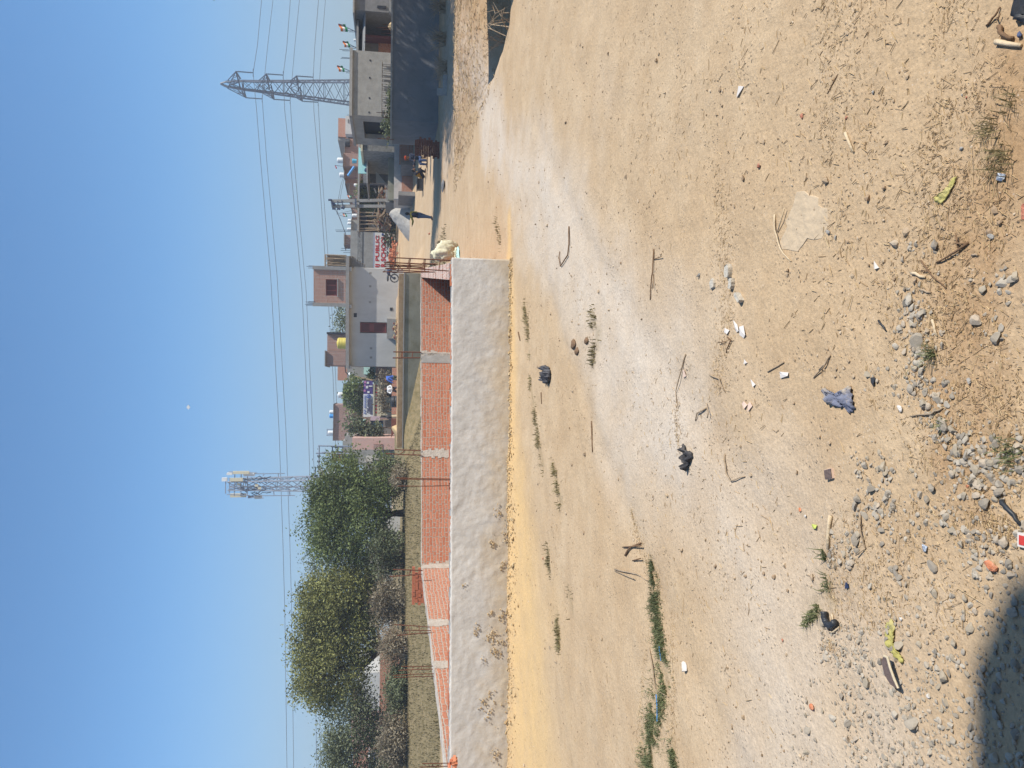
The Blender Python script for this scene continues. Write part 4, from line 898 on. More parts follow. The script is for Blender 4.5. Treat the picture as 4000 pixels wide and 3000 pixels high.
L2 = [lob(1290,2560,150,110,Y2,b2),lob(1350,2400,130,130,Y2,b2),lob(1255,2420,90,70,Y2,b2),lob(1380,2320,90,90,Y2,b2,dy=-.4),lob(1250,2650,110,75,Y2,b2),lob(1370,2640,90,80,Y2,b2,dy=-.5),lob(1310,2730,60,60,Y2,b2),lob(1235,2540,70,42,Y2,b2),lob(1460,2380,110,55,Y2,b2,dy=.3),lob(1250,2320,55,50,Y2,b2),lob(1430,2480,80,60,Y2,b2,dy=-.8)]
tree('spreading_tree', 'largest yellow green tree with a dense wide crown in the middle of the field', b2, L2, 2800, 22, .135, M['leafB'], 12, .2, gap=.2, lean=(.2,0))
Y3 = 36.0; b3 = at(1640, 2890, Y3); b3.z = zg(b3.x, b3.y)
L3 = [lob(1360,2900,110,70,Y3,b3),lob(1430,2830,90,80,Y3,b3),lob(1460,2960,100,90,Y3,b3),lob(1330,2970,80,55,Y3,b3),lob(1540,2900,110,70,Y3,b3),lob(1410,2760,50,60,Y3,b3),lob(1400,3080,90,90,Y3,b3),lob(1560,3010,80,60,Y3,b3)]
tree('scrub_tree', 'loose grey green tree at the left edge of the picture', b3, L3, 1700, 18, .12, M['leafC'], 13, .1, gap=.3, spread_=.3)
Y4 = 44.0; b4 = at(1560, 2215, Y4); b4.z = zg(b4.x, b4.y)
tree('sparse_tree', 'thin sparse grey tree in the gap between the two big trees', b4, [lob(1280,2240,70,60,Y4,b4),lob(1230,2270,35,30,Y4,b4),lob(1370,2230,60,70,Y4,b4),lob(1250,2210,40,50,Y4,b4),lob(1450,2230,60,60,Y4,b4)], 260, 11, .13, M['leafC'], 14, .07, gap=.25)
# shrubs and thorn scrub under the trees
def shrub(name, label, px, py0, py1, pxt, y, mat_, n, seed, group='scrub growing below the big trees', brown=.4, size=.11, stems=44):
    a, b = at(px, py1, y), at(px, py0, y); t = at(pxt, (py0+py1)/2, y); cx = (a.x+b.x)/2; W = (b.x-a.x)/2; z0 = zg(cx, y); H_ = t.z-z0; base = (cx, y, z0)
    o = thing(name, label, 'shrub', base, group); mb = MB(); r = random.Random(seed)
    for _ in range(stems):
        x0 = cx+r.uniform(-.6,.6)*W; p = V((x0, y+r.uniform(-.4,.4), z0-.05)); q_ = V((x0+r.uniform(-.6,.6)*W, y+r.uniform(-.7,.7), z0+H_*r.uniform(.5,1))); m_ = p.lerp(q_, .5)+V((r.uniform(-.15,.15), 0, .1)); mb.tube([p, m_, q_], [.018, .012, .005], 4)
        for _k in range(3):
            s = m_.lerp(q_, r.random()); mb.tube([s, s+V((r.uniform(-.4,.4), r.uniform(-.3,.3), r.uniform(-.1,.35)))], [.007, .003], 3)
    mb.build('stems', M['wood'] if brown > .5 else M['bark'], o)
    lb = [(V((cx+W*u, y+v*.3, z0+H_*h_)), (W*.38, .6, H_*.33)) for u, v, h_ in ((-.6,0,.5),(-.2,1,.65),(.2,-1,.6),(.6,0,.5),(0,0,.35),(-.45,1,.35),(.45,-1,.3))]
    if n: cloud('leaves', leaves(lb, n, 9, size, seed, .2, .4, .2), [(0,1,2,3)], mat_, parent=o, kind=None)
    return o
shrub('shrub', 'grey green shrub under the right side of the dark round tree', 1600, 1790, 1960, 1470, 36.5, M['leafC'], 620, 21)
shrub('shrub', 'broad dusty shrub under and left of the dark round tree', 1610, 2060, 2270, 1440, 35.8, M['leafC'], 1000, 22)
shrub('shrub', 'dark dry shrub below the right half of the largest tree', 1625, 2270, 2450, 1450, 35.2, M['leafD'], 800, 23, brown=.8)
shrub('shrub', 'tan thorny dead bush below the middle of the largest tree', 1640, 2450, 2600, 1500, 34.0, M['leafD'], 260, 24, brown=.9, stems=170)
shrub('shrub', 'wide grey green shrub before the pink brick wall', 1645, 2600, 2800, 1530, 34.0, M['leafC'], 800, 25)
shrub('shrub', 'dusty brown shrub at the foot of the left edge tree', 1655, 2790, 3030, 1500, 33.5, M['leafD'], 900, 26)
shrub('shrub', 'low brown scrub patch right of the tree trunk', 1618, 1840, 1900, 1540, 35.0, M['leafD'], 180, 27, brown=.8)
# trees standing beside the viewer's field of view; their shade falls on the wall and road
def bigtree(label, base, H_, r_, seed, n=520, size=.2):
    rr = random.Random(seed); lb = [((0, 0, H_*.8), (r_*.6, r_*.6, r_*.5))]
    for i in range(8): a = i*.785+rr.random(); lb.append(((math.cos(a)*r_*.6, math.sin(a)*r_*.6, H_*rr.uniform(.55,.85)), (r_*.42, r_*.42, r_*.32)))
    return tree('shade_tree', label, base, lb, n, 14, size, M['leafA'], seed, .2, 'tall trees beside the road', gap=.18, spread_=.34)
bigtree('tall tree whose twigs reach in at the right edge of the sky', V((17.2, 24.2, 0)), 12.8, 3.4, 31, 1300)
bigtree('tallest slender tree beyond the right edge of the picture', V((17.4, 24.9, 0)), 16.5, 2.6, 36, 480)
bigtree('tree beside the ditch right of the low mound', V((14.9, 18.8, 0)), 9.6, 2.7, 32, 900)
bigtree('tree near the far end of the shaded boundary wall', V((21.6, 26.2, 0)), 11.0, 3.6, 33, 1200)
bigtree('tree standing between the mound and the boundary wall', V((15.4, 22.6, 0)), 8.8, 2.6, 34, 900)
# unseen house added behind the viewer, roof outline shaped to cast the corner shadow
shadow_house = thing('house', 'unseen two storey cement house added behind the viewer to cast the corner shadow', 'house', (0, -6, 0)); ZH = 7.4; S_ = (-.80*ZH, .36*ZH)
pts = [on(a, b) for a, b in ((4000,2190),(3952,2250),(3915,2350),(3905,2480),(3905,2640),(3910,2820),(3915,3050))]; poly = [V((p.x-S_[0], p.y-S_[1], ZH)) for p in pts]
poly += [V((-4, poly[-1].y-.2, ZH)), V((-4, -9, ZH)), V((poly[0].x+.1, -9, ZH))]; mb = MB(); mb.slab(poly, (0, 0, .2)); mb.build('roof', M['concrete'], shadow_house)
mb = MB(); x1 = poly[0].x-.5; y1 = poly[0].y-.9; mb.box((-3.6, -8.6, -.3), (x1, y1, ZH-.001)); mb.build('wall', M['housewall'], shadow_house)
mb = MB()
for a in (-2.4, .6, 3.2): mb.box((a, y1-.02, 4.4), (a+1.1, y1+.03, 5.8))
mb.build('window', M['maroon'], shadow_house); mb = MB(); mb.box((-.9, y1-.02, 0), (.1, y1+.03, 2.1)); mb.build('door', M['maroon'], shadow_house)
# the one twig that hangs into the picture
o = [x for x in bpy.data.objects if x.name.startswith('shade_tree') and x.parent is None][0]; B = V((15.4, 24.2, 8.6)); T = at(806, 8, 24.0)
mb = MB(); mb.tube([B, B.lerp(T, .5)+V((0,0,.15)), T], [.05, .03, .01], 5); mb.build('branch', M['bark'], o)
r_ = np.random.default_rng(3); lv = leaves([(T+V((.16,0,.03)), (.16,.16,.16))], 9, 6, .15, 5, .1, 1.)
cloud('twig_leaves', lv, [(0,1,2,3)], M['leafA'], parent=o, kind=None)
# dry thorn bushes by the shaded wall
for i, (px, pyl, pyr, pt, y, lab) in enumerate([(1740,120,200,1640,24.5,'dry thorn bush before the shaded boundary wall, nearest the edge'), (1745,215,330,1668,24,'dry thorn bush in the shade right of the pale kerb stone'), (1750,0,70,1640,25,'dry thorn bush at the right edge below the boundary wall'), (1910,40,110,1880,11.0,'bare grey twigs hanging over the ditch edge'), (1895,120,190,1868,12.0,'bare forked weed at the tip of the ditch')]):
    a, b = at(px, pyr, y), at(px, pyl, y); z0 = zg((a.x+b.x)/2, y); o = thing('thorn_bush', lab, 'bush', ((a.x+b.x)/2, y, z0), 'dry bushes near the ditch'); mb = MB(); t = at(pt, (pyl+pyr)/2, y); H_ = max(.15, t.z-z0)
    for _ in range(60 if i < 3 else 9):
        p = V(((a.x+b.x)/2+random.uniform(-.2,.2), y+random.uniform(-.2,.2), z0-.02)); q_ = V((random.uniform(a.x, b.x), y+random.uniform(-.5,.5), z0+H_*random.uniform(.4,1))); m_ = p.lerp(q_, .55)+V((0,0,.08)); mb.tube([p, m_, q_], [.008, .006, .003], 3)
        mb.tube([m_, m_+V((random.uniform(-.25,.25), random.uniform(-.2,.2), random.uniform(0,.25)))], [.005, .002], 3)
    mb.build('twigs', M['wood'], o)
# ---------------------------------------------------------------- buildings and the skyline
def rb(px0, px1, py0, py1, y, d, name, m, parent=None, origin=None, ground=False):
    """box whose front face fills that rectangle of the photograph at distance y, d deep"""
    pm, qm = (px0+px1)/2, (py0+py1)/2; x1 = at(pm, py0, y).x; x0 = at(pm, py1, y).x; zt_ = at(px0, qm, y).z; zb = at(px1, qm, y).z
    if ground: zb = min(zb, zg((x0+x1)/2, y)-.3)
    mb = MB(); mb.box((x0, y, zb), (x1, y+d, zt_)); return mb.build(name, m, parent, origin)
def qz(name, m, pts, y, d, parent=None, origin=None):
    """plate whose front outline follows photograph points at distance y"""
    mb = MB(); mb.slab([at(a, b, y) for a, b in pts], (0, d, 0)); return mb.build(name, m, parent, origin)
def B(name, label, cat, px, py, y, group=None):
    p = at(px, py, y); return thing(name, label, cat, (p.x, y, zg(p.x, y)), group)
def rods(parent, lst, y, r=.012, m='steel'):
    mb = MB()
    for px0, py0, px1, py1 in lst: mb.tube([at(px0, py0, y), at(px1, py1, y)], r, 4)
    return mb.build('rebar', M[m], parent)
# tall boundary wall in the shade at the right
bw = thing('boundary_wall', 'tall grey cement boundary wall in dappled shade at the right', 'wall', (12, 28.7, 0))
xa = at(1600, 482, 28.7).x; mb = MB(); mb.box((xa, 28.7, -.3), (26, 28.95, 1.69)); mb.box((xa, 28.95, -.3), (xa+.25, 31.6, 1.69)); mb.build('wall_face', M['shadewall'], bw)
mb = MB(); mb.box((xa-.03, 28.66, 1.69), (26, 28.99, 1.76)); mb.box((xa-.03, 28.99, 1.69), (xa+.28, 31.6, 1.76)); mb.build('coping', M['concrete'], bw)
cage(bw, [(1518,452,1448,450,28.8),(1518,470,1470,468,28.8),(1520,556,1455,552,30.9),(1520,546,1490,546,30.9)], [(0,1,.6),(2,3,.5)], .006)
cage(bw, [(1516,107,1466,107,28.8),(1516,119,1440,120,28.8),(1516,128,1466,127,28.8),(1516,140,1460,140,28.8)], [(0,1,.5),(1,2,.3)], .006)
ks = thing('kerb_stone', 'pale square kerb stone with a dark slot before the shaded wall', 'kerb stone', gp(1725, 336)); c = gp(1722, 336)
mb = MB(); mb.box((c.x-.3, c.y, c.z-.1), (c.x+.3, c.y+.12, c.z+.12)); mb.box((c.x-.3, c.y+.05, c.z+.12), (c.x-.1, c.y+.15, c.z+.3)); mb.build('stone_block', M['concrete'], ks)
# unseen low block added outside the frame to cast shade on the ditch
hw = thing('shade_hut', 'unseen low cement block added to shade the ditch', 'shade_hut', (8, 11, 0)); mb = MB(); mb.box((6.95, 9.4, -.6), (9.5, 12.6, 1.9)); mb.build('shade_hut_wall', M['greywall'], hw); mb = MB(); mb.box((6.9, 9.3, 1.9), (9.6, 12.7, 2.02)); mb.build('shade_hut_roof', M['concrete'], hw)

# the main house: front runs from the right (near) to the left (far)
HR = at(1500, 1015, 51.3); HL = at(1500, 1449, 52.4); HR.z = HL.z = 1.2; hd = (HL-HR).normalized(); hn = V((-hd.y, hd.x, 0)); hn = hn if hn.y > 0 else -hn; HLn = (HL-HR).length
ho = thing('house', 'single storey pale cement house with a maroon door and brick roof room', 'house', (HR.x, HR.y, 1.2))
def hpt(py):
    lo, hi = -3.0, HLn+3
    for _ in range(40):
        md = (lo+hi)/2; p = HR+hd*md
        if at(1450, py, p.y).x < p.x: lo = md
        else: hi = md
    return (lo+hi)/2
def hz(px, s): p = HR+hd*s; return at(px, 1500, p.y).z
def hbox(name, m, py0, py1, px0, px1, n0, n1, par=ho, z=None):
    s0, s1 = hpt(py0), hpt(py1); sm = (s0+s1)/2; z1, z0 = hz(px0, sm), hz(px1, sm)
    if z: z0, z1 = z
    mb = MB(); a, b = HR+hd*s0+hn*n0, HR+hd*s1+hn*n0; mb.slab([V((a.x, a.y, z0)), V((b.x, b.y, z0)), V((b.x, b.y, z1)), V((a.x, a.y, z1))], hn*(n1-n0)); return mb.build(name, m, par)
ZS = hz(1362, hpt(1230))
S0, S1 = hpt(1060), hpt(1443)
D0, D1 = hpt(1270), hpt(1313)
def hslab(name, m, s0, s1, z0, z1, n0, n1, par=ho):
    mb = MB(); a, b = HR+hd*s0+hn*n0, HR+hd*s1+hn*n0; mb.slab([V((a.x, a.y, z0)), V((b.x, b.y, z0)), V((b.x, b.y, z1)), V((a.x, a.y, z1))], hn*(n1-n0)); return mb.build(name, m, par)
dz1, dz0 = hz(1404, D0), hz(1509, D0)
mb = MB()
for s0, s1, z0, z1 in ((S0, D0, .6, ZS), (D1, S1, .6, ZS), (D0, D1, dz1, ZS), (D0, D1, .6, dz0)):
    a, b = HR+hd*s0, HR+hd*s1; mb.slab([V((a.x, a.y, z0)), V((b.x, b.y, z0)), V((b.x, b.y, z1)), V((a.x, a.y, z1))], hn*.23)
a, b = HR+hd*S0, HR+hd*S1
for p in (a, b-hd*.23): mb.slab([V((p.x, p.y, .6))+hn*.23, V((p.x, p.y, ZS))+hn*.23, V((p.x, p.y, ZS))+hn*6, V((p.x, p.y, .6))+hn*6], hd*.23)
mb.slab([V((a.x, a.y, .6))+hn*6, V((b.x, b.y, .6))+hn*6, V((b.x, b.y, ZS))+hn*6, V((a.x, a.y, ZS))+hn*6], hn*.2)
mb.build('wall', M['housewall'], ho)
dr = hslab('door', M['maroon'], D0+.05, D1-.05, dz0+.02, dz1-.02, .10, .15)
for z_ in (.02, .47, .94): hslab('rail', M['maroon2'], D0+.1, D1-.1, dz0+(dz1-dz0)*z_+.02, dz0+(dz1-dz0)*(z_+(.17 if z_ == .47 else .045))+.02, .075, .099, dr)
for s_ in (D0+.05, D1-.11): hslab('stile', M['maroon2'], s_, s_+.06, dz0+.02, dz1-.02, .075, .0985, dr)
hslab('slab', M['concrete'], hpt(1015), hpt(1449), ZS, ZS+.22, -.42, 6.3)
hslab('slab_edge', M['concrete'], hpt(1060)-.05, hpt(1060)+.25, ZS-.16, ZS, -.40, -.01); hslab('slab_edge', M['concrete'], hpt(1203), hpt(1216), ZS-.16, ZS, -.40, -.01)
hslab('slab_edge', M['concrete'], hpt(1438), hpt(1450), ZS-.16, ZS, -.40, -.01)
vz = hz(1385, hpt(1244)); hslab('vent', M['dark'], hpt(1236), hpt(1252), vz-.1, vz+.1, -.004, .05)
for py in (1079, 1130, 1192, 1372, 1408): 
    s_ = hpt(py); z_ = hz(1442 if py < 1300 else 1448, s_); hslab('wall_box', M['greywall'], s_-.07, s_+.07, z_-.08, z_+.08, -.006, .02)
s_ = hpt(1217); z_ = hz(1526, s_); hslab('switch_box', M['black'], s_-.1, s_+.1, z_-.08, z_+.1, -.02, .02)
hslab('plinth_step', M['concrete'], D0-.3, D1+.3, .9, dz0, -.5, -.002)
# room on the roof
ZR_ = ZS+.22; zt1 = hz(1219, hpt(1135)); W0, W1_ = hpt(1108), hpt(1172); wz1, wz0 = hz(1267, hpt(1140)), hz(1312, hpt(1140)); R0, R1 = hpt(1071), hpt(1200)
mb = MB()
for s0, s1, z0, z1 in ((R0, W0, ZR_, zt1), (W1_, R1, ZR_, zt1), (W0, W1_, wz1, zt1), (W0, W1_, ZR_, wz0)):
    a, b = HR+hd*s0+hn*.3, HR+hd*s1+hn*.3; mb.slab([V((a.x, a.y, z0)), V((b.x, b.y, z0)), V((b.x, b.y, z1)), V((a.x, a.y, z1))], hn*.2)
for p in (HR+hd*R0, HR+hd*(R1-.2)): mb.slab([V((p.x, p.y, ZR_))+hn*.5, V((p.x, p.y, zt1))+hn*.5, V((p.x, p.y, zt1))+hn*3, V((p.x, p.y, ZR_))+hn*3], hd*.2)
mb.build('roof_room', M['brickroof'], ho)
win = hslab('window', M['maroon'], W0, W1_, wz0, wz1, .42, .46)
for s_ in (W0, W0+(W1_-W0)*.33, W0+(W1_-W0)*.66, W1_-.06): hslab('bar', M['maroon2'], s_, s_+.06, wz0, wz1, .37, .42, win)
for z_ in (wz0, wz1-.06): hslab('frame', M['maroon2'], W0, W1_, z_, z_+.06, .33, .37, win)
hslab('window_sill', M['concrete'], W0-.05, W1_+.05, wz0-.08, wz0, .22, .32)
hslab('column', M['concrete'], hpt(1057), R0, ZR_, zt1+.05, .2, .5); hslab('column', M['concrete'], R1, hpt(1214), ZR_, zt1+.05, .2, .5)
mb = MB()
for py, h_ in ((1058,1198),(1062,1190),(1066,1196),(1196,1200),(1200,1188),(1204,1196),(1208,1185),(1212,1190),(1206,1192)):
    s_ = hpt(py); p = HR+hd*s_+hn*random.uniform(.2,.5); mb.tube([(p.x, p.y, zt1-.1), (p.x+random.uniform(-.03,.03), p.y, hz(h_, s_))], .017, 4)
mb.build('rebar', M['steel'], ho)
# stick store on the right end of the roof
Q0, Q1 = hpt(1013), hpt(1057); zc = hz(1263, Q0)
mb = MB()
for s_ in (Q0, Q1-.07): p = HR+hd*s_+hn*.3; mb.tube([(p.x, p.y, ZR_), (p.x, p.y, zc)], .035, 5)
p, q_ = HR+hd*Q0+hn*.3, HR+hd*Q1+hn*.3; mb.tube([(p.x, p.y, zc), (q_.x, q_.y, zc)], .05, 5)
for k in range(34):
    s_ = random.uniform(Q0+.05, Q1-.1); p = HR+hd*s_+hn*random.uniform(.35,.7); s2 = min(Q1-.1, s_+random.uniform(-.15,.15)); q_ = HR+hd*s2+hn*.5; mb.tube([(p.x, p.y, ZR_), (q_.x, q_.y, lerp(ZR_, zc, random.uniform(.75,1)))], .022, 4)
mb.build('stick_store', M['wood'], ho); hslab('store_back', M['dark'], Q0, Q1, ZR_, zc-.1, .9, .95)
for k in range(6):     # steps under the slab end
    hslab('step', M['concdark'], hpt(1015)+.1*k, hpt(1056), ZS-.16*(k+1), ZS-.16*k, .1+.02*k, 1.6)
def tank(name, label, px0, px1, py0, py1, y, m, group=None, ribs=0, cat='water tank', neck=True):
    a, b = at(px1, py1, y), at(px0, py0, y); c = V(((a.x+b.x)/2, y, a.z)); r = (b.x-a.x)/2; h = b.z-a.z; o = thing(name, label, cat, c, group); n = ribs or 4; prof = [(r*.94, 0)]
    for i in range(n): z0 = h*.82*i/n; z1 = h*.82*(i+1)/n; prof += [(r, z0+.02*h), (r, z1-.03*h), (r*.955, z1-.01*h)]
    prof += [(r, h*.84), (r*.8, h*.93), (r*.36, h*.96)]
    mb = MB(); mb.lathe(c, prof, 20); mb.build('tank_body', m, o, smooth=True); mb = MB(); mb.lathe(c+V((0,0,h*.96)), [(r*.34, 0), (r*.34, h*.04), (r*.1, h*.05)], 16); mb.build('lid', m, o)
    return o
yt = (HR+hd*hpt(1355)).y+2.2; tank('water_tank', 'yellow ribbed water tank on the roof of the pale house', 1312, 1356, 1333, 1377, yt, M['yellow'], ribs=6)
# brick rooms behind the yellow tank
rm = B('roof_room', 'brown brick room behind the yellow water tank', 'brick room', 1355, 1380, 59); rb(1268, 1362, 1386, 1442, 58.5, 4, 'wall', M['brickbrown'], rm, ground=True); rb(1275, 1362, 1320, 1385, 59, 3.5, 'wall', M['brickbrown'], rm, ground=True); rb(1266, 1269, 1384, 1446, 58.3, 4.4, 'coping', M['concrete'], rm); rb(1272, 1362, 1312, 1319, 58.8, .3, 'post', M['dark'], rm)
vt = at(1345, 1265, 66); tree('tree', 'patch of dusty leaves showing over the roof of the pale house', V((vt.x, 66, 1.4)), [((-1.2,0,4.6),(1.3,1,.55)),((.9,0,4.4),(1.2,1,.5))], 130, 10, .2, M['leafC'], 41, .08)
def lamppost(label, px0, py0, px1, py1, y, cat='lamp post'):
    o = B('lamp_post', label, cat, px1, py1, y); p, q_ = at(px1, py1, y), at(px0, py0, y); p.z = zg(p.x, y)-.1; mb = MB(); mb.tube([p, q_], [.11, .08], 8); mb.build('post', M['wood'], o)
    mb = MB(); mb.tube([q_, q_+V((.25,0,.25)), q_+V((.7,0,.3))], .04, 6); mb.tube([q_+V((0,0,-.5)), q_+V((-.5,0,-.3))], .03, 5); mb.build('arm', M['black'], o); mb = MB(); mb.lathe(q_+V((.1,0,-.2)), [(.12,0),(.16,.12),(.08,.25)], 10); mb.build('lamp', M['white'], o)
lamppost('leaning pale pole with black fittings and a white lamp right of the school hoarding', 1363, 1480, 1560, 1518, 58)
# mossy retaining wall in front of the house
rw = thing('retaining_wall', 'long weathered mossy cement wall below the pale house', 'wall', (2, 38.2, .8)); a, b = at(1573, 1074, 37.6), at(1580, 1760, 39.4); c2 = at(1588, 1830, 39.6)
mb = MB(); mb.slab([V((a.x, a.y, -.3)), V((b.x, b.y, -.3)), V((b.x, b.y, b.z)), V((a.x, a.y, a.z))], (0, .3, 0)); mb.slab([V((b.x, b.y, -.3)), V((c2.x, c2.y, -.3)), V((c2.x, c2.y, c2.z)), V((b.x, b.y, b.z))], (0, .3, 0)); mb.build('wall_face', M['moss'], rw)
mb = MB(); mb.slab([a+V((0,-.04,0)), b+V((0,-.04,0)), b+V((0,-.04,.05)), a+V((0,-.04,.05))], (0, .38, 0)); mb.build('coping', M['concrete'], rw)
mb = MB(); mb.slab([V((a.x, a.y+.4, .3)), V((b.x, b.y+.4, .3)), V((b.x, 54, .3)), V((a.x, 50, .3))], (0, 0, 1.0)); 
ty = info(mb.build('terrace', M['soil'], origin=(0,0,0)), kind='structure')
# rubble in front of the door, made of chunks
rbm = thing('rubble_heap', 'tumbled heap of soil and broken brick below the maroon door', 'rubble heap', at(1556, 1300, 46)); mb = MB()
for _ in range(240):
    p = at(random.gauss(1548, 9), random.gauss(1300, 26), 46.5+random.uniform(-.6,.6)); s = random.uniform(.06,.2)*max(.3, 1-abs((1500-p.x*F/46.5)-1300)/90); mb.add([p+V(v_)*s+V((0,0,-.1)) for v_ in SHL[random.randrange(14)]], IF, 0 if random.random() < .55 else 1)
info(mb.build('rubble', [M['sand'], M['dbrick']], rbm), kind='stuff')
mc = thing('motorcycle', 'dark blue motorcycle parked against the pale house behind the rebar', 'motorcycle', at(1549, 1079, 47.5)); c = at(1549, 1079, 47.5)
for dx in (-.28, .28):
    mb = MB(); mb.tube([c+V((dx+math.cos(t)*.0+.0, 0, 0)) + V((math.cos(t)*.24, math.sin(t)*.0, .26+math.sin(t)*.24)) for t in [i*math.pi/6 for i in range(13)]], .04, 5); mb.tube([c+V((dx,-.05,.26)), c+V((dx,.05,.26))], .09, 8); mb.build('wheel', M['black'], mc)
mb = MB(); mb.tube([c+V((-.3,0,.3)), c+V((-.1,0,.55)), c+V((.2,0,.6)), c+V((.28,0,.3))], .05, 6); lump(mb, c+V((.06,0,.62)), (.2,.1,.12), 2); mb.build('frame', M['navy'], mc); mb = MB(); lump(mb, c+V((-.24,0,.66)), (.25,.1,.06), 3); mb.build('seat', M['black'], mc); mb = MB(); mb.tube([c+V((.28,0,.35)), c+V((.18,0,.85)), c+V((.1,-.3,.9))], .018, 5); mb.tube([c+V((.18,0,.85)), c+V((.1,.3,.9))], .018, 5); mb.build('handlebar', M['steel'], mc)

# banner building with the school banner
bb = B('banner_building', 'plain grey cement building carrying the red and white school banner', 'building', 1500, 980, 60)
rb(1358, 1560, 915, 1100, 60, 7, 'wall', M['greywall'], bb, ground=True); rb(1385, 1404, 914, 1050, 59.96, .04, 'band', M['rough'], bb)
rb(1334, 1357, 931, 968, 62, 2, 'roof_box', M['brickbrown'], bb); rb(1331, 1334, 925, 972, 61.8, 2.4, 'roof_lid', M['concrete'], bb)
rods(bb, [(1358,985,1322,984),(1358,993,1320,992),(1358,1000,1330,1001),(1358,912,1298,913),(1358,918,1300,919)], 61, .02)
bn_ = thing('school_banner', 'white school banner with large red capitals and a blue arrow', 'banner', at(1511, 988, 59.9)); rb(1451, 1511, 917, 1062, 59.88, .05, 'sheet', M['white'], bn_)
def mk(name, mcol): return M.setdefault(name, mat(name, mcol, .05, 5, .7, 0))
mk('redprint', (.50,.03,.035)); mk('blueprint', (.02,.08,.40)); mk('darkprint', (.05,.04,.12)); mk('pinkprint', (.52,.22,.42))
rb(1449, 1451, 916, 1062, 59.87, .07, 'edge', mk('pale blue edge', (.35,.45,.7)), bn_)
def text(body, px0, px1, pyl, pyr, y, m, parent, bold=.012):
    cu = bpy.data.curves.new('txt', 'FONT'); cu.body = body; cu.extrude = .01; cu.offset = bold; ob = bpy.data.objects.new('txt', cu); C.objects.link(ob); dg = bpy.context.evaluated_depsgraph_get(); me = bpy.data.meshes.new_from_object(ob.evaluated_get(dg)); bpy.data.objects.remove(ob)
    co = np.array([v_.co[:] for v_ in me.vertices]); lo, hi = co.min(0), co.max(0); xl, xr_ = at((px0+px1)/2, pyl, y).x, at((px0+px1)/2, pyr, y).x; zt_, zb = at(px0, pyl, y).z, at(px1, pyl, y).z; o_ = V(ORG[parent.name])
    for v_, c_ in zip(me.vertices, co): f = (c_-lo)/(hi-lo+1e-9); v_.co = V((lerp(xl, xr_, f[0]), y-.012*f[2], lerp(zb, zt_, f[1])))-o_
    me.materials.clear(); me.materials.append(m); ob = bpy.data.objects.new('lettering', me); C.objects.link(ob); ob.parent = parent; ORG[ob.name] = tuple(o_); return ob
YB = 59.875
text('IJ PUBLIC', 1456, 1475, 1055, 931, YB, M['redprint'], bn_, .03); text('R SCHOOL', 1478, 1497, 1053, 929, YB, M['redprint'], bn_, .03)
qz('arrow', M['blueprint'], [(1479,929),(1479,926),(1481,922),(1485,922),(1487,926),(1487,929),(1483,933)], YB-.01, .01, bn_)
for py0, py1 in ((925,940),(975,985),(990,1000),(1002,1012)): rb(1500, 1503, py0, py1, YB-.01, .01, 'small_print', M['darkprint'], bn_)
gr = B('foliage', 'green bushes growing in front of the school banner', 'bush', 1530, 960, 57); cloud('leaves', leaves([(at(1512,960,57), (.9,.5,.5)), (at(1500,945,57), (.5,.4,.35)), (at(1520,890,58), (1.0,.5,.6)), (at(1500,905,58),(.5,.4,.35))], 75, 10, .2, 51, .15, .6), [(0,1,2,3)], M['leafC'], parent=gr, kind=None)
br = B('rubble_heap', 'small heap of broken orange bricks before the school banner', 'brick rubble', 1528, 1000, 54); mb = MB()
for _ in range(110): p = at(random.gauss(1524, 6), random.gauss(1000, 22), 54); s = random.uniform(.05,.13); mb.box((p.x-s, p.y-s*.5, p.z-s*.4), (p.x+s, p.y+s*.5, p.z+s*.4), R=Matrix.Rotation(random.random()*3, 3, 'Z')@Matrix.Rotation(random.uniform(-.5,.5), 3, 'X'))
info(mb.build('broken_bricks', M['looseb'], br), kind='stuff')

# shed with slab edge, wooden posts, clutter
sh = B('shed', 'long dark open shed with a pale roof edge and wooden posts', 'shed', 1460, 840, 57)
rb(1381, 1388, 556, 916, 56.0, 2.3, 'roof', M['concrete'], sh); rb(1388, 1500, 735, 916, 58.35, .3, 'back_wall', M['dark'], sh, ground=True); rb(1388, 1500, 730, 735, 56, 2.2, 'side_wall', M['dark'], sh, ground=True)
mb = MB()
for py in (842, 858, 873, 888, 905, 914): mb.tube([at(1388, py, 56.2), at(1470, py+random.uniform(-4,4), 56.2)], .05, 6)
mb.tube([at(1464, 810, 56.1), at(1466, 916, 56.1)], .06, 6); mb.tube([at(1464, 735, 56.1), at(1464, 810, 56.1)], .05, 6); mb.tube([at(1470, 770, 55.8), at(1500, 752, 55.8)], .05, 6); mb.build('post', M['wood'], sh)
rb(1425, 1463, 870, 904, 58.0, .3, 'brick_panel', M['brick'], sh); rb(1425, 1463, 890, 900, 57.9, .1, 'pale_panel', M['concrete'], sh); rb(1395, 1420, 845, 868, 57.6, .6, 'crate', M['navy'], sh); rb(1395, 1412, 898, 912, 57.7, .4, 'crate', M['black'], sh)
mb = MB()
for px in range(1434, 1463, 4): mb.tube([at(px, 838, 57.6), at(px, 858, 57.6)], .025, 4)
for py in (836, 848, 860): mb.tube([at(1428, py, 57.55), at(1464, py, 57.55)], .03, 4)
mb.build('grille', M['steel2'], sh)
jk = B('scrap_pile', 'jumble of boards and broken bricks under the wooden shed posts', 'scrap pile', 1490, 850, 55.5); mb = MB()
for _ in range(150):
    p = at(random.uniform(1440 if random.random() < .4 else 1468, 1512), random.uniform(740, 912), 55.6+random.uniform(-.4,.6)); s = random.uniform(.06,.28); mb.box((p.x-s, p.y-.06, p.z-s*.2), (p.x+s, p.y+.06, p.z+s*.2), mi=random.randrange(4), R=Matrix.Rotation(random.uniform(-.9,.9), 3, 'Y'))
mb.build('boards', [M['wood'], M['concdark'], M['dbrick'], M['wooddark']], jk)
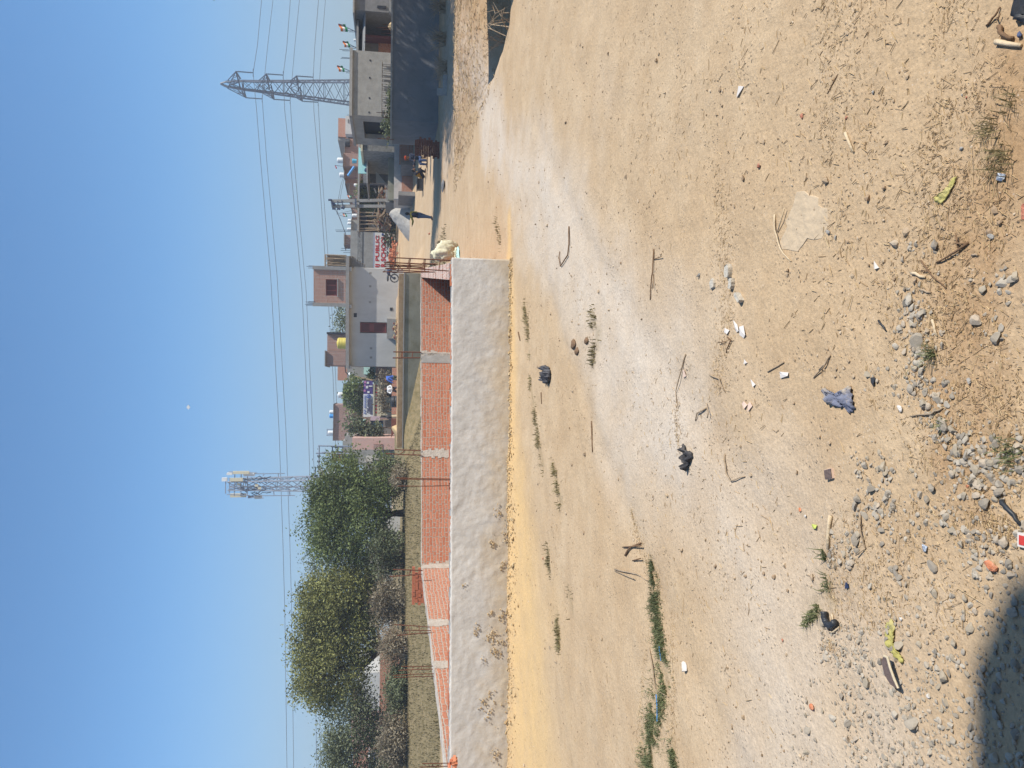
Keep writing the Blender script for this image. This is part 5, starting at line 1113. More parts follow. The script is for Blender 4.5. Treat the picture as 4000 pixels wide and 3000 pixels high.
bp_ = B('bamboo', 'feathery light green bamboo behind the twin poles', 'bamboo', 1460, 800, 58); bl = [(at(px, py, 57.3), (w_, .5, h_)) for px, py, w_, h_ in ((1412,800,.9,.55),(1400,770,.6,.4),(1425,760,.5,.45),(1430,830,.7,.5),(1408,735,.5,.4))]
cloud('leaves', leaves(bl, 260, 10, .26, 52, .2, .7, .1, .22), [(0,1,2,3)], M['leafE'], parent=bp_, kind=None); mb = MB()
for i in range(12): p = at(1480, 740+i*9, 57.3); mb.tube([p, p+V((random.uniform(-.3,.3), 0, 1.6))], .025, 4)
mb.build('stem', M['leafE'], bp_)
# twin pole
tp_ = B('twin_pole', 'pair of concrete poles carrying insulators in front of the bamboo', 'power pole', 1463, 800, 54.5); ends = []
for (x0, y0, x1, y1) in ((1277, 801, 1464, 788), (1286, 820, 1466, 813)):
    p, q_ = at(x1, y1, 54.5), at(x0, y0, 54.5); lo = V(p); lo.z = zg(p.x, 54.5)-.2; mb = MB(); mb.bar(lo, q_, .17, .2); mb.build('pole', M['cream'] if False else M['concrete'], tp_); ends.append((p, q_))
mb = MB(); mb.bar(at(1279, 797, 54.4), at(1284, 826, 54.4), .08); mb.bar(at(1304, 800, 54.4), at(1306, 818, 54.4), .07); mb.bar(at(1320, 797, 54.4), at(1328, 832, 54.4), .07); mb.bar(at(1306, 806, 54.4), at(1320, 806, 54.4), .06); mb.bar(at(1374, 788, 54.3), at(1376, 822, 54.3), .12); mb.build('cross_arm', M['steel'], tp_)
mb = MB()
for px, py in ((1290,830),(1309,830),(1325,826),(1286,808),(1290,814),(1274,796)): p = at(px, py, 54.4); mb.lathe(p-V((0,0,.12)), [(.05,0),(.09,.06),(.05,.12),(.09,.18),(.04,.24)], 8)
mb.build('insulator', M['navy'], tp_)
def wire(name, label, pts, y, r=.02, sag=0.): 
    P_ = [at(a, b, y) for a, b in pts]; mb = MB(); Q = []
    for u_, v_ in zip(P_[:-1], P_[1:]): Q += [u_.lerp(v_, t)-V((0,0,sag*4*t*(1-t))) for t in (0,.25,.5,.75)]
    Q.append(P_[-1]); mb.tube(Q, r, 4); return info(mb.build(name, M['cable'], origin=P_[0]), label, 'cable', 'thin overhead service wires')
wire('service_wire', 'wire running down from the twin poles to the roof box of the banner building', [(1294,828),(1315,868),(1340,935)], 56, .022); wire('service_wire', 'steeper parallel wire from the twin poles towards the banner building', [(1302,832),(1306,850),(1338,925)], 56.3, .015)
wire('service_wire', 'wire rising from the twin poles towards the roof tanks', [(1306,797),(1316,735),(1325,705)], 57, .013); wire('service_wire', 'second wire from the twin poles towards the roof tanks', [(1312,800),(1322,740),(1328,708)], 57.2, .013)
wire('service_wire', 'slanting wire from the twin poles down to the left', [(1376,832),(1300,850),(1330,860)], 56.6, .012)
# concrete trough, blue ramp and the white heap
tr = B('cement_tank', 'square grey cement tank beside the white heap', 'cement tank', 1560, 820, 50); 
def skew(name, m, par, pxt, py_r, py_l, y, dy, rx=.5, ry=1.1, zb=None):
    """block whose broad side turns to the left, near corner at the right"""
    a = at(pxt, py_r, y); b = at(pxt, py_l, y+dy); z0 = (zg(a.x, a.y) if zb is None else zb)-.3; e = V((rx, ry, 0)); mb = MB()
    mb.slab([V((a.x, a.y, z0)), V((b.x, b.y, z0)), V((b.x, b.y, a.z)), V((a.x, a.y, a.z))], e); return mb.build(name, m, par)
skew('wall', M['concdark'], tr, 1491, 800, 842, 47.5, 2.2, .9, .5)
def heap(name, label, cat, px, py, pxt, hw_px, y, m, ry=1.5, seed=1, skew=0.):
    a = at(px, py, y); z0 = a.z-.15; H_ = at(pxt, py, y).z-z0; r = hw_px*y/F; mb = MB(); n = 60; K = 22; vs = [V((a.x+skew, y, z0+H_))]; fs = []
    for k in range(1, K+1):
        f = k/K
        for i in range(n):
            t = 2*math.pi*i/n; x, yy = math.cos(t)*r*f, math.sin(t)*ry*f; nz = noise.noise(V((x*1.3+seed, yy*1.3, 0)))*.2*H_+noise.noise(V((x*5+seed, yy*5, 0)))*.06*H_; vs.append(V((a.x+x+skew*(1-f), y+yy, z0+H_*(.5+.5*math.cos(math.pi*f**.9))+nz*(1-f*.6)-(.25*f**4))))
    fs = [(0, 1+i, 1+(i+1) % n) for i in range(n)]
    for k in range(K-1):
        for i in range(n): u_, v_ = 1+k*n+i, 1+k*n+(i+1) % n; fs.append((u_, u_+n, v_+n, v_))
    mb.add(vs, fs); return info(mb.build(name, m, origin=(a.x, y, z0), smooth=True), label, cat)
heap('dust_heap', 'long pale heap of white stone dust left of the grey cement tank', 'heap', 1576, 872, 1508, 100, 47.6, M['whitesand'], 1.7, 2, .35)
# low brick plot across the road
lw = B('brick_plot_wall', 'low far brick wall with plastered top and cement pillars behind the seated people', 'wall', 1590, 680, 44)
rb(1553, 1598, 563, 652, 44, .25, 'brick_panel', M['brickpale'], lw, ground=True); rb(1553, 1598, 697, 771, 44, .25, 'brick_panel', M['brickpale'], lw, ground=True); rb(1522, 1553, 560, 786, 44.25, 2.4, 'plaster_band', M['plaster'], lw, ground=True)
rb(1541, 1553, 560, 652, 43.96, .04, 'brick_strip', M['brickpale'], lw)
skew('pillar', M['concdark'], lw, 1548, 652, 696, 42.2, 1.7, .25, .1); rb(1551, 1600, 640, 651, 43.9, .1, 'pillar_lit_side', M['plaster'], lw, ground=True)  # pale plate puts the pillar's sunlit side into the colour
skew('pillar', M['concdark'], lw, 1541, 772, 812, 42.4, 2.0, .25, .1)
mw = B('cement_wall', 'long low mottled cement wall with plants along it', 'wall', 1520, 640, 46.6); rb(1498, 1530, 500, 790, 47.2, .3, 'wall_face', M['moss'], mw, ground=True)
# right hand buildings
g3 = B('cement_building', 'big square mottled cement building left of the tin awning shed', 'building', 1520, 340, 40)
X1 = at(1430, 213, 40).x; X0 = at(1430, 465, 40).x; zT = at(1352, 340, 40).z; mb = MB(); mb.box((X0, 40, -.3), (X1, 40.25, zT)); mb.box((X0, 44.6, -.3), (X1, 44.9, zT)); mb.box((X1-.25, 40.25, -.3), (X1, 44.6, zT)); 
zd = at(1397, 500, 41).z; mb.box((X0, 40.25, -.3), (X0+.25, 40.9, zT)); mb.box((X0, 43.7, -.3), (X0+.25, 44.6, zT)); mb.box((X0, 40.9, zd), (X0+.25, 43.7, zT)); mb.build('wall', M['greywall'], g3)
mb = MB(); mb.box((X0-.08, 39.9, zT), (X1+.08, 45, zT+.14)); mb.build('roof', M['concrete'], g3); mb = MB(); mb.box((X0+.5, 40.5, -.2), (X0+.55, 44.4, zd)); mb.build('doorway_shade_sheet', M['dark'], g3)  # near-black sheet inside the opening stands in for the room's shade
rb(1464, 1467, 250, 460, 39.95, .05, 'ledge', M['concrete'], g3)
for py in (247, 315, 394, 450): rb(1417, 1422, py-3, py+3, 39.98, .03, 'hole', M['dark'], g3)
rods(g3, [(1348,209,1298,207),(1348,213,1310,212),(1348,240,1308,238),(1348,243,1304,242),(1348,294,1322,293),(1348,299,1326,298),(1348,463,1334,463),(1348,385,1325,385)], 41.5, .014)
for i in range(22):
    py = 255+i*8.6; 
    if 318 < py < 322: continue
    o_ = rb(1469+random.uniform(-1,3), 1518, py, py+6.5, 38.4+random.uniform(-.1,.1), .06, 'stone_slab', M['concrete'], None, at(1518, py, 38.4)); info(o_, 'pale stone slab leaning upright in the row before the mottled cement building', 'stone slab', 'stone slabs leaning in a row')
pl = B('foliage', 'dark green weeds growing over the end of the shaded boundary wall', 'weeds', 1510, 440, 33); cloud('leaves', leaves([(at(1508, py, 33.4), (.5,.4,.28)) for py in (375,410,445,480,515)]+[(at(1495,500,33.4),(.3,.3,.3))], 210, 9, .13, 53, .12, .7), [(0,1,2,3)], M['leafC'], parent=pl, kind=None)
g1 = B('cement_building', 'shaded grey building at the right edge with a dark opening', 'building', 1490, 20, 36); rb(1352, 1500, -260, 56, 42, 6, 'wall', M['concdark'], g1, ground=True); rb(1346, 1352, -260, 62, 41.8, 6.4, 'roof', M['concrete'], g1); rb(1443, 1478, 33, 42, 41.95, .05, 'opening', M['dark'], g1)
for i in range(4): o_ = rb(1490+i*5, 1494+i*5, 10+i*5, 55+i*4, 34, .3, 'stone_slab', M['concrete'], None, at(1510, 30, 34)); info(o_, ['top','second','third','bottom'][i]+' slab of the pale pile over the shaded wall at the right edge', 'stone slab')
g2 = B('awning_shed', 'open shed with a grey tarpaulin awning and rolling shutter', 'shed', 1500, 140, 38)
rb(1364, 1372, 92, 214, 43, 5, 'roof', M['concrete'], g2); rb(1372, 1397, 130, 205, 47.8, .3, 'upper_wall', M['brickbrown'], g2); rb(1397, 1512, 55, 214, 46.5, .3, 'back_wall', M['concdark'], g2, ground=True)
mb = MB(); mb.slab([at(1398, 57, 42.2), at(1398, 216, 42.2), at(1374, 206, 45.5), at(1376, 57, 45.5)], (0, .03, .05)); mb.build('awning', M['tarp'], g2)
rb(1410, 1485, 62, 150, 46.4, .06, 'shutter', M['concrete'], g2); rb(1398, 1512, 150, 158, 43.2, 3, 'post', M['maroon'], g2, ground=True); rb(1399, 1451, 160, 214, 44, .25, 'upper_panel', M['concdark'], g2); rb(1451, 1520, 168, 217, 43.9, .3, 'brick_panel', M['brick'], g2, ground=True); rb(1451, 1520, 158, 168, 43.9, .3, 'white_column', M['housewall'], g2, ground=True)
rods(g2, [(1364,134,1326,133),(1364,138,1335,138),(1364,197,1322,195),(1364,202,1336,202)], 44, .014)
heap('sand_heap', 'pale sand heap in front of the rolling shutter', 'heap', 1514, 115, 1487, 45, 40.5, M['sand'], 1.0, 4)
tank('water_tank', 'small white round tank on the roof edge of the awning shed', 1353, 1363, 165, 175, 43.5, M['white'])
# middle distance behind the cement building
g4 = B('rough_building', 'rough grey mottled wall with a cream painted top edge', 'building', 1500, 565, 46); rb(1397, 1520, 528, 602, 46, 5, 'wall', M['rough'], g4, ground=True); rb(1389, 1397, 526, 603, 45.9, 5.2, 'cream_band', M['cream'], g4)
g5 = B('open_room', 'dark open fronted cement room with a pale triangle painted as sunlight inside', 'building', 1490, 670, 48); rb(1402, 1500, 602, 606, 48, 4.5, 'side_wall', M['concdark'], g5, ground=True); rb(1402, 1520, 600, 727, 52.5, .25, 'back_wall', M['concdark'], g5, ground=True); rb(1414, 1419, 602, 728, 48, 4.5, 'roof', M['concrete'], g5); rb(1498, 1540, 600, 730, 47.9, .2, 'low_wall', M['moss'], g5, ground=True)
qz('sunlight_plate', M['housewall'], [(1452,680),(1452,726),(1491,726)], 50.5, .05, g5); rb(1466, 1494, 638, 652, 52.4, .1, 'window', M['dark'], g5)  # pale triangular plate stands in for sunlight falling into the room
tn = B('tin_gate', 'teal painted tin sheet leaning above the dark open room', 'tin sheet', 1420, 640, 49); mb = MB(); mb.slab([at(1382,587,49), at(1382,690,49), at(1416,690,48.5), at(1416,640,48.5), at(1400,600,48.8)], (0,.08,0)); mb.build('sheet', M['teal'], tn)
mb = MB(); lump(mb, at(1412, 677, 48.3), (.14,.06,.1), 4); mb.build('dark_fan', M['navy'], tn)
b1_ = B('distant_house', 'white house with a pink brick upper box behind the cement building', 'house', 1380, 510, 78); rb(1328, 1400, 468, 538, 78, 6, 'wall', M['housewall'], b1_, ground=True); rb(1300, 1332, 476, 549, 79, 6, 'upper_box', M['brickpale'], b1_); rb(1300, 1329, 549, 563, 79.2, 6, 'side', M['greywall'], b1_)
for px in (1338, 1352, 1368): rb(px, px+2, 478+px % 7, 494, 77.95, .06, 'slot', M['dark'], b1_)
rb(1340, 1390, 538, 556, 79, 3, 'annex', M['dark'], b1_)
tank('water_tank', 'black rectangular looking tank beside the pink brick box', 1328, 1348, 556, 588, 72, M['black'])
def house_b(label, pxt, pxb, py0, py1, y, d=5, m='brickbrown', cap=True, name='brick_house'):
    o = B(name, label, 'house', pxb, (py0+py1)/2, y, 'brick houses on the skyline'); rb(pxt, pxb, py0, py1, y, d, 'wall', M[m], o, ground=True)
    if cap: rb(pxt-2, pxt, py0-2, py1+2, y-.2, d+.4, 'roof_edge', M['concdark'], o)
    return o
house_b('brown brick house with a dark stained front below the tank on a stand', 1323, 1392, 612, 662, 70); house_b('brown brick house with a pale parapet next to the black tank', 1328, 1392, 555, 611, 72); house_b('brown brick house holding the white tank with a blue pipe', 1328, 1392, 662, 702, 71)
house_b('pinkish brick house right of the twin poles, higher one', 1333, 1390, 702, 731, 72, m='brickpale'); house_b('pinkish brick house right of the twin poles, lower long one', 1349, 1390, 731, 790, 72)
house_b('low grey wall with pillars under the two white tanks', 1360, 1392, 872, 915, 66, m='greywall'); house_b('small brown brick house between the white tanks left of the twin poles', 1362, 1392, 830, 872, 70)
TG = 'white water tanks on the skyline'
for l_, a_ in (('white tank with a dark pipe on the dark stained brick house', (1298,1322,630,652,71)), ('white tank on the roof with the blue pipe', (1308,1328,688,708,72)), ('short white tank before the pinkish house', (1366,1380,730,742,68)), ('white tank partly behind the twin poles', (1362,1381,796,808,64)), ('tall white tank with poles right of the small brick house', (1361,1381,848,862,63)),
    ('right one of the close pair of white tanks', (1345,1359,869,880,67)), ('left one of the close pair of white tanks', (1344,1359,881,893,67)), ('lone white tank nearest the banner building', (1343,1359,903,915,67))): tank('water_tank', l_, *a_, M['white'], group=TG)
pp = B('pipe', 'long light blue pipe leaning on the brown brick houses', 'pipe', 1390, 680, 66); mb = MB(); mb.tube([at(1366,664,66), at(1342,700,66)], .1, 8); mb.build('pipe_run', M['bluet'], pp)
bk = thing('bucket', 'bright blue bucket on the roof edge above the teal tin', 'bucket', at(1375, 643, 65)); c = at(1375, 643, 65); mb = MB(); mb.lathe(c, [(.16,0),(.2,.35),(.18,.36)], 14); mb.build('pail', M['cyan'], bk)
# flags of three colours
M['saffron'] = mat('saffron cloth', (.65,.18,.05), .1, 5, .8, 0); M['flagw'] = mat('white cloth', (.7,.7,.68), .05, 5, .8, 0); M['flagg'] = mat('green cloth', (.03,.25,.10), .1, 5, .8, 0)
def flag(label, px, py, s, y, base, cols=('saffron','flagw','flagg'), rot=-.35):
    o = thing('flag', label, 'flag', at(base[0], base[1], y)); k = y/F; q_ = at(px, py, y); mb = MB(); top = q_+V((s*.5*k, 0, s*.5*k)); mb.tube([at(base[0], base[1], y), top], .02, 5); mb.build('staff', M['steel'], o)
    for i, c_ in enumerate(cols):
        mb = MB(); vs = []; n = 8
        for j in range(n+1):
            u = j/n; x = -s*k*u; zz = math.sin(u*5+1)*s*k*.08-u*s*k*.35*abs(rot)*2; yy = math.sin(u*7)*s*k*.15
            for z_ in (0, 1): vs.append(top+V((x, yy, zz-(i+z_)*s*k/3)))
        mb.add(vs, [(2*j, 2*j+2, 2*j+3, 2*j+1) for j in range(n)]); f_ = mb.build('stripe', M[c_], o); sd = f_.modifiers.new('t', 'SOLIDIFY'); sd.thickness = .01
flag('largest orange white and green flag, the one nearest the right edge', 1308, 122, 27, 42, (1364,138)); flag('orange white and green flag over the white roof tank of the awning shed', 1323, 186, 22, 42, (1364,200)); flag('orange white and green flag above the mottled cement building', 1303, 282, 22, 44, (1348,294))
flag('faded striped flag right of the twin poles', 1348, 780, 13, 62, (1380,782)); flag('yellowish striped flag left of the twin poles', 1332, 854, 13, 62, (1380,846)); flag('thin red pennant between two white roof tanks', 1297, 667, 12, 72, (1325,664), cols=('redprint',))

# left of the house: school hoardings and small buildings
hg = B('hoarding', 'white school hoarding with blue lettering and a purple picture panel', 'hoarding', 1460, 1570, 56)
rb(1421, 1460, 1551, 1640, 56, .1, 'white_panel', M['white'], hg); rb(1421, 1456, 1499, 1550.5, 56, .1, 'picture_panel', mk('purple print', (.10,.07,.24)), hg)
YH = 55.98; text('R.P. SCHOOL', 1424, 1432, 1628, 1554, YH, M['blueprint'], hg, .01)
for px, py, w_, h_ in ((1426,1505,9,8),(1437,1507,8,9),(1425,1538,8,8),(1440,1543,7,9),(1448,1520,5,14),(1434,1524,10,9),(1426,1518,7,6)): rb(px-h_/2, px+h_/2, py-w_/2, py+w_/2, YH-.01, .02, 'photo_patch', M['pinkprint'] if px < 1430 else M['white'], hg)
mb = MB(); c = at(1442, 1560, YH-.02); mb.tube([c+V((math.cos(t)*.13, 0, math.sin(t)*.13)) for t in [i*math.pi/8 for i in range(17)]], .025, 5); mb.bar(c-V((.12,0,0)), c+V((.12,0,0)), .05); mb.build('emblem', M['blueprint'], hg)
for px, a_, b_ in ((1437,1570,1600),(1437,1605,1625),(1441,1570,1618),(1445,1568,1628),(1449,1572,1630),(1453,1570,1630)): rb(px, px+1.6, a_, b_, YH-.01, .02, 'print_line', M['darkprint'], hg)
mb = MB()
for py in (1499, 1552, 1640): p = at(1455, py, 56.15); mb.tube([p, V((p.x, p.y, zg(p.x, p.y)-.2))], .05, 6)
mb.build('post', M['steel'], hg)
h2 = B('shop_board', 'long cream board with small red letters below the school hoarding', 'sign board', 1486, 1570, 55.5); rb(1460, 1490, 1499, 1638, 55.6, .1, 'board', M['cream'], h2); rb(1463, 1466, 1502, 1634, 55.55, .05, 'frame', M['moss'], h2)
for i in range(9): rb(1467, 1474, 1515+i*13, 1521+i*13, 55.58, .03, 'red_letter', M['redprint'], h2)
rb(1450, 1487, 1637, 1654, 55.3, .05, 'side_notice', mk('pinkish notice', (.6,.45,.5)), h2); mb = MB()
for py in (1500, 1636): p = at(1485, py, 55.75); mb.tube([p, V((p.x, p.y, zg(p.x, p.y)-.2))], .05, 6)
mb.build('post', M['steel'], h2)
sb = B('school_building', 'low cream building behind the sign boards', 'building', 1510, 1560, 62); rb(1468, 1560, 1497, 1640, 62, 4, 'wall', M['cream'], sb, ground=True)
gb = B('grey_house', 'plain grey house directly left of the pale house', 'house', 1500, 1472, 66); rb(1355, 1470, 1445, 1500, 66, 5, 'wall', M['greywall'], gb, ground=True); rb(1420, 1443, 1446, 1474, 65.9, .1, 'mint_board', M['mint'], gb); rb(1453, 1466, 1444, 1494, 60, .1, 'teal_board', M['teal'], gb); rb(1466, 1500, 1444, 1497, 60, .1, 'pink_panel', M['pink'], gb, ground=True)
gt = B('foliage', 'green hedge showing between the mint and teal boards', 'hedge', 1450, 1475, 59); cloud('leaves', leaves([(at(1448,1470,59),(.5,.3,.22)),(at(1443,1482,59),(.3,.3,.2))], 50, 9, .16, 55, .1, .7), [(0,1,2,3)], M['leafA'], parent=gt, kind=None)
btr = at(1530, 1560, 53); tree('small_tree', 'small dense green tree right above the school hoarding', V((btr.x, 57.5, zg(btr.x,57.5))), [lob(1385,1550,58,36,57.5,V((btr.x,57.5,zg(btr.x,57.5)))),lob(1365,1540,35,22,57.5,V((btr.x,57.5,zg(btr.x,57.5)))),lob(1400,1590,30,24,57.5,V((btr.x,57.5,zg(btr.x,57.5))))], 190, 12, .22, M['leafA'], 42, .09, spread_=.2)
bt2 = at(1540, 1682, 54); b_ = V((bt2.x, 54, zg(bt2.x,54))); tree('small_tree', 'big leaved plant growing right beside the pink wall', b_, [lob(1440,1690,40,50,54,b_),lob(1400,1680,35,30,54,b_),lob(1370,1665,25,22,54,b_),lob(1465,1705,28,30,54,b_)], 150, 9, .26, M['leafC'], 43, .06, spread_=.2)
bt3 = at(1540, 1622, 58); b_ = V((bt3.x, 60, zg(bt3.x,60))); tree('small_tree', 'brownish dusty tree between the small green tree and the plant', b_, [lob(1400,1620,30,40,60,b_),lob(1385,1640,30,30,60,b_),lob(1430,1615,20,30,60,b_)], 100, 9, .18, M['leafD'], 44, .06, spread_=.2)
sr = B('shrub', 'tangled brown shrub hiding the lower half of the cream board', 'shrub', 1520, 1560, 50); cloud('leaves', leaves([(at(1495,1530,50),(.7,.5,.35)),(at(1492,1570,50),(.7,.5,.4)),(at(1505,1600,50),(.6,.5,.35)),(at(1500,1490,50),(.6,.5,.3))], 130, 9, .15, 56, .15, .6), [(0,1,2,3)], M['leafD'], parent=sr, kind=None)
bf = B('black_fence', 'black sheet fence behind the two people at the brick wall', 'fence', 1530, 1500, 50); rb(1509, 1534, 1444, 1562, 50.5, .1, 'sheet', M['black'], bf, ground=True)
bl_ = B('low_brick_wall', 'low broken brick wall under the black sheet fence', 'wall', 1560, 1530, 47.5); rb(1531, 1570, 1446, 1628, 48, .25, 'brickwork', M['brickpale'], bl_, ground=True)
tank('water_tank', 'black plastic tank standing on the ground beside the broken brick wall', 1527, 1566, 1556, 1601, 46, M['black'], ribs=3)
gp_ = B('gate_post', 'short tan post wrapped in black cloth on a grey drum', 'post', 1575, 1637, 46); p = at(1560, 1636, 46); mb = MB(); mb.tube([p, at(1531, 1637, 46)], .1, 8); mb.build('post_shaft', M['woodpale'], gp_); mb = MB(); mb.tube([at(1533,1637,46), at(1517,1638,46), at(1502,1638,46)], [.1,.13,.05], 8); mb.build('cloth_wrap', M['blackcloth'], gp_); mb = MB(); c = at(1582, 1630, 45.9); mb.lathe(c, [(.24,0),(.24,.36),(.2,.38)], 14); mb.build('drum', M['concrete'], gp_)
heap('sand_heap', 'large yellow sand heap before the pink wall', 'heap', 1583, 1712, 1536, 62, 44.5, M['sand'], 1.6, 7, .5)
pw = B('pink_building', 'faded pink wall with crumbling brick at its lower left', 'building', 1530, 1745, 52); rb(1381, 1560, 1722, 1768, 52, 4, 'wall', M['pink'], pw, ground=True); rb(1465, 1500, 1745, 1769, 51.97, .05, 'bare_brick', M['brickbrown'], pw); rb(1478, 1560, 1768, 1800, 52.4, 3, 'grey_wall', M['greywall'], pw, ground=True); rb(1352, 1400, 1715, 1745, 56, 3, 'upper_wall', M['greywall'], pw)
sp2 = B('cloth_stall', 'stall hung with mint and light blue cloth behind the plant', 'stall', 1500, 1665, 57); rb(1450, 1520, 1650, 1702, 58, .3, 'back', M['navy'], sp2, ground=True); rb(1402, 1431, 1650, 1674, 56.5, .1, 'mint_cloth', M['mint'], sp2); rb(1464, 1500, 1667, 1677, 56.4, .1, 'blue_cloth', M['cyan'], sp2); rb(1500, 1520, 1652, 1720, 56, .2, 'counter', M['concdark'], sp2, ground=True); mb = MB(); mb.tube([at(1400,1650,57), at(1400,1702,57)], .05, 5); mb.tube([at(1400,1651,57), at(1520,1651,57)], .05, 5); mb.tube([at(1400,1701,57), at(1520,1701,57)], .05, 5); mb.build('stall_frame', M['wood'], sp2)
rs = B('red_slope', 'dark red brick ramp between the post and the sand heap', 'ramp', 1560, 1660, 47.5); qz('ramp_face', M['dbrick'], [(1532,1645),(1565,1645),(1568,1662),(1532,1720)], 47, .4, rs)
house_b('long brown brick house under the blue and white tanks', 1306, 1400, 1594, 1688, 84, m='brickbrown'); house_b('brown brick house right of the orange railing', 1306, 1380, 1688, 1735, 84); house_b('pinkish brick house between the grey house and its tank stand', 1318, 1357, 1446, 1500, 80, m='brickpale', cap=False); house_b('low grey house beneath the white tank stand', 1343, 1420, 1513, 1594, 84, m='greywall')
house_b('brown brick house glimpsed right of the yellow tank foliage', 1345, 1360, 1216, 1312, 72, m='brickpale', cap=False)
for l_, a_, m_ in (('white tank in a metal stand right above the small green tree', (1320,1341,1546,1568,82), 'white'), ('white tank touching the bright blue tank', (1289,1306,1617,1631,84.5), 'white'), ('bright blue tank on the long brown brick house', (1289,1306,1632,1648,84.5), 'bluet'), ('white tank in a frame right of the flag and railing', (1284,1306,1697,1713,85), 'white'), ('pale tank beside the grey pillar top', (1340,1354,1530,1545,81), 'white')): tank('water_tank', l_, *a_, M[m_], group=TG if m_ == 'white' else None)
ts = B('tank_stand', 'thin metal frame around the white tank right of the orange railing', 'frame', 1306, 1700, 84.6); mb = MB()
for py in (1692, 1716): mb.tube([at(1306,py,84.3), at(1280,py,84.3)], .04, 4)
mb.tube([at(1282,1692,84.3), at(1282,1716,84.3)], .04, 4); mb.build('frame_bars', M['steel2'], ts)
orl = B('railing', 'orange panelled roof railing right of the big dark tree', 'railing', 1345, 1795, 70); rb(1306, 1344, 1779, 1815, 70, .1, 'panel', mk('orange paint', (.62,.22,.06)), orl); mb = MB()
for py in (1760, 1779, 1797, 1815): mb.tube([at(1300,py,69.9), at(1346,py,69.9)], .05, 4)
for px in (1304, 1324, 1344): mb.tube([at(px,1760,69.85), at(px,1818,69.85)], .05, 4)
mb.build('rail', M['navy'], orl); rb(1344, 1400, 1735, 1830, 70.3, 4, 'support_wall', M['greywall'], orl, ground=True)
hf = B('pole_frame', 'tall steel pole frame with a beam right of the phone tower', 'pole', 1310, 1775, 66); mb = MB()
for a_, b_ in (((1248,1757),(1390,1757)), ((1240,1786),(1390,1786)), ((1252,1757),(1252,1868)), ((1262,1783),(1300,1783))): mb.tube([at(*a_, 66), at(*b_, 66)], .06, 6)
mb.build('frame_bars', M['steel2'], hf); mb = MB()
for py in (1797, 1818, 1837): p = at(1252, py, 66); mb.lathe(p-V((0,0,.12)), [(.06,0),(.12,.08),(.06,.16),(.1,.24)], 8)
mb.build('insulator', M['cable'], hf)
dsh = B('dish', 'grey dish bracket at the top of the big dark tree beside the tower', 'dish', 1290, 1855, 60); c = at(1272, 1862, 60); mb = MB(); mb.lathe(c, [(.05,0),(.3,.12),(.42,.3),(.4,.31)], 16); mb.tube([c, c-V((0,0,1.2))], .05, 6); mb.build('bowl', M['white'], dsh); mb = MB(); mb.tube([c+V((.3,0,.3)), c+V((.45,0,.6)), c+V((-.3,0,.65)), c+V((-.4,0,.3))], .05, 6); mb.build('bracket', M['black'], dsh)
bwl = B('brick_wall', 'long faded pink brick wall seen beneath the largest tree', 'wall', 1540, 2680, 43); rb(1508, 1560, 2530, 2840, 43, .25, 'brickwork', M['brickpale'], bwl, ground=True)
gwl = B('cement_wall', 'pale cement wall seen through the gap beneath the dark round tree', 'wall', 1530, 2120, 45); rb(1497, 1540, 2020, 2240, 45, .25, 'wall_face', M['housewall'], gwl, ground=True)
bxh = B('blue_shutter', 'dark blue box with a pale top behind the left edge tree', 'box', 1500, 2985, 44); rb(1474, 1502, 2972, 3040, 44, 1, 'box_body', M['navy'], bxh, ground=True); rb(1470, 1474, 2972, 3040, 43.9, 1.2, 'box_top', M['white'], bxh)
for i, (pxt, pxb, a_, b_, m_) in enumerate(((1420,1500,2640,2790,'housewall'), (1400,1500,2790,2920,'pink'), (1440,1500,2230,2330,'greywall'), (1430,1560,1815,1900,'greywall'), (1410,1500,2920,3200,'brickpale'))):
    house_b(['pale house hidden behind the left side of the largest tree', 'pinkish house hidden behind the left edge tree', 'grey house hidden behind the sparse tree', 'grey yard wall behind the right side of the dark round tree', 'brick house behind the trees at the left edge'][i], pxt, pxb, a_, b_, 58, 5, m_, False, 'background_house')

# ---------------------------------------------------------------- pylon, phone tower, cables
def lattice_tower(par, base, hw0, levels, rot, leg, brace, m):
    """levels: list of (height, half width)"""
    mb = MB(); br_ = MB(); cs = []
    for h, w_ in levels: cs.append([base+V((math.cos(rot+i*math.pi/2)*w_, math.sin(rot+i*math.pi/2)*w_, h)) for i in range(4)])
    for a, b in zip(cs[:-1], cs[1:]):
        for i in range(4):
            mb.bar(a[i], b[i], leg); br_.bar(a[i], b[(i+1) % 4], brace); br_.bar(a[(i+1) % 4], b[i], brace)
    for c_ in cs[::2]:
        for i in range(4): br_.bar(c_[i], c_[(i+1) % 4], brace)
    mb.build('leg_frame', m, par); br_.build('bracing', m, par)
py_ = thing('transmission_tower', 'tall grey lattice electricity pylon with three pairs of arms', 'pylon', (at(1200, 372, 150).x, 150, 1.0)); TB = V((at(1200, 372, 150).x, 150, 0))
def hh(px): return at(px, 365, 150).z
lv = [(h, lerp(4.1, 1.05, min(1, (h/hh(940))**.85))) for h in np.linspace(0, hh(925), 17)]+[(hh(860), .6), (hh(838), .08)]
lattice_tower(py_, TB+V((.2,0,0)), 3, lv, math.radians(17), .21, .09, M['steel'])
arm = V((1.1, -9.8, 0)).normalized()
M['steelD'] = mat('dark steel', (.06,.07,.10), .12, 6, .6, .05, 40)
near, farr = [], []
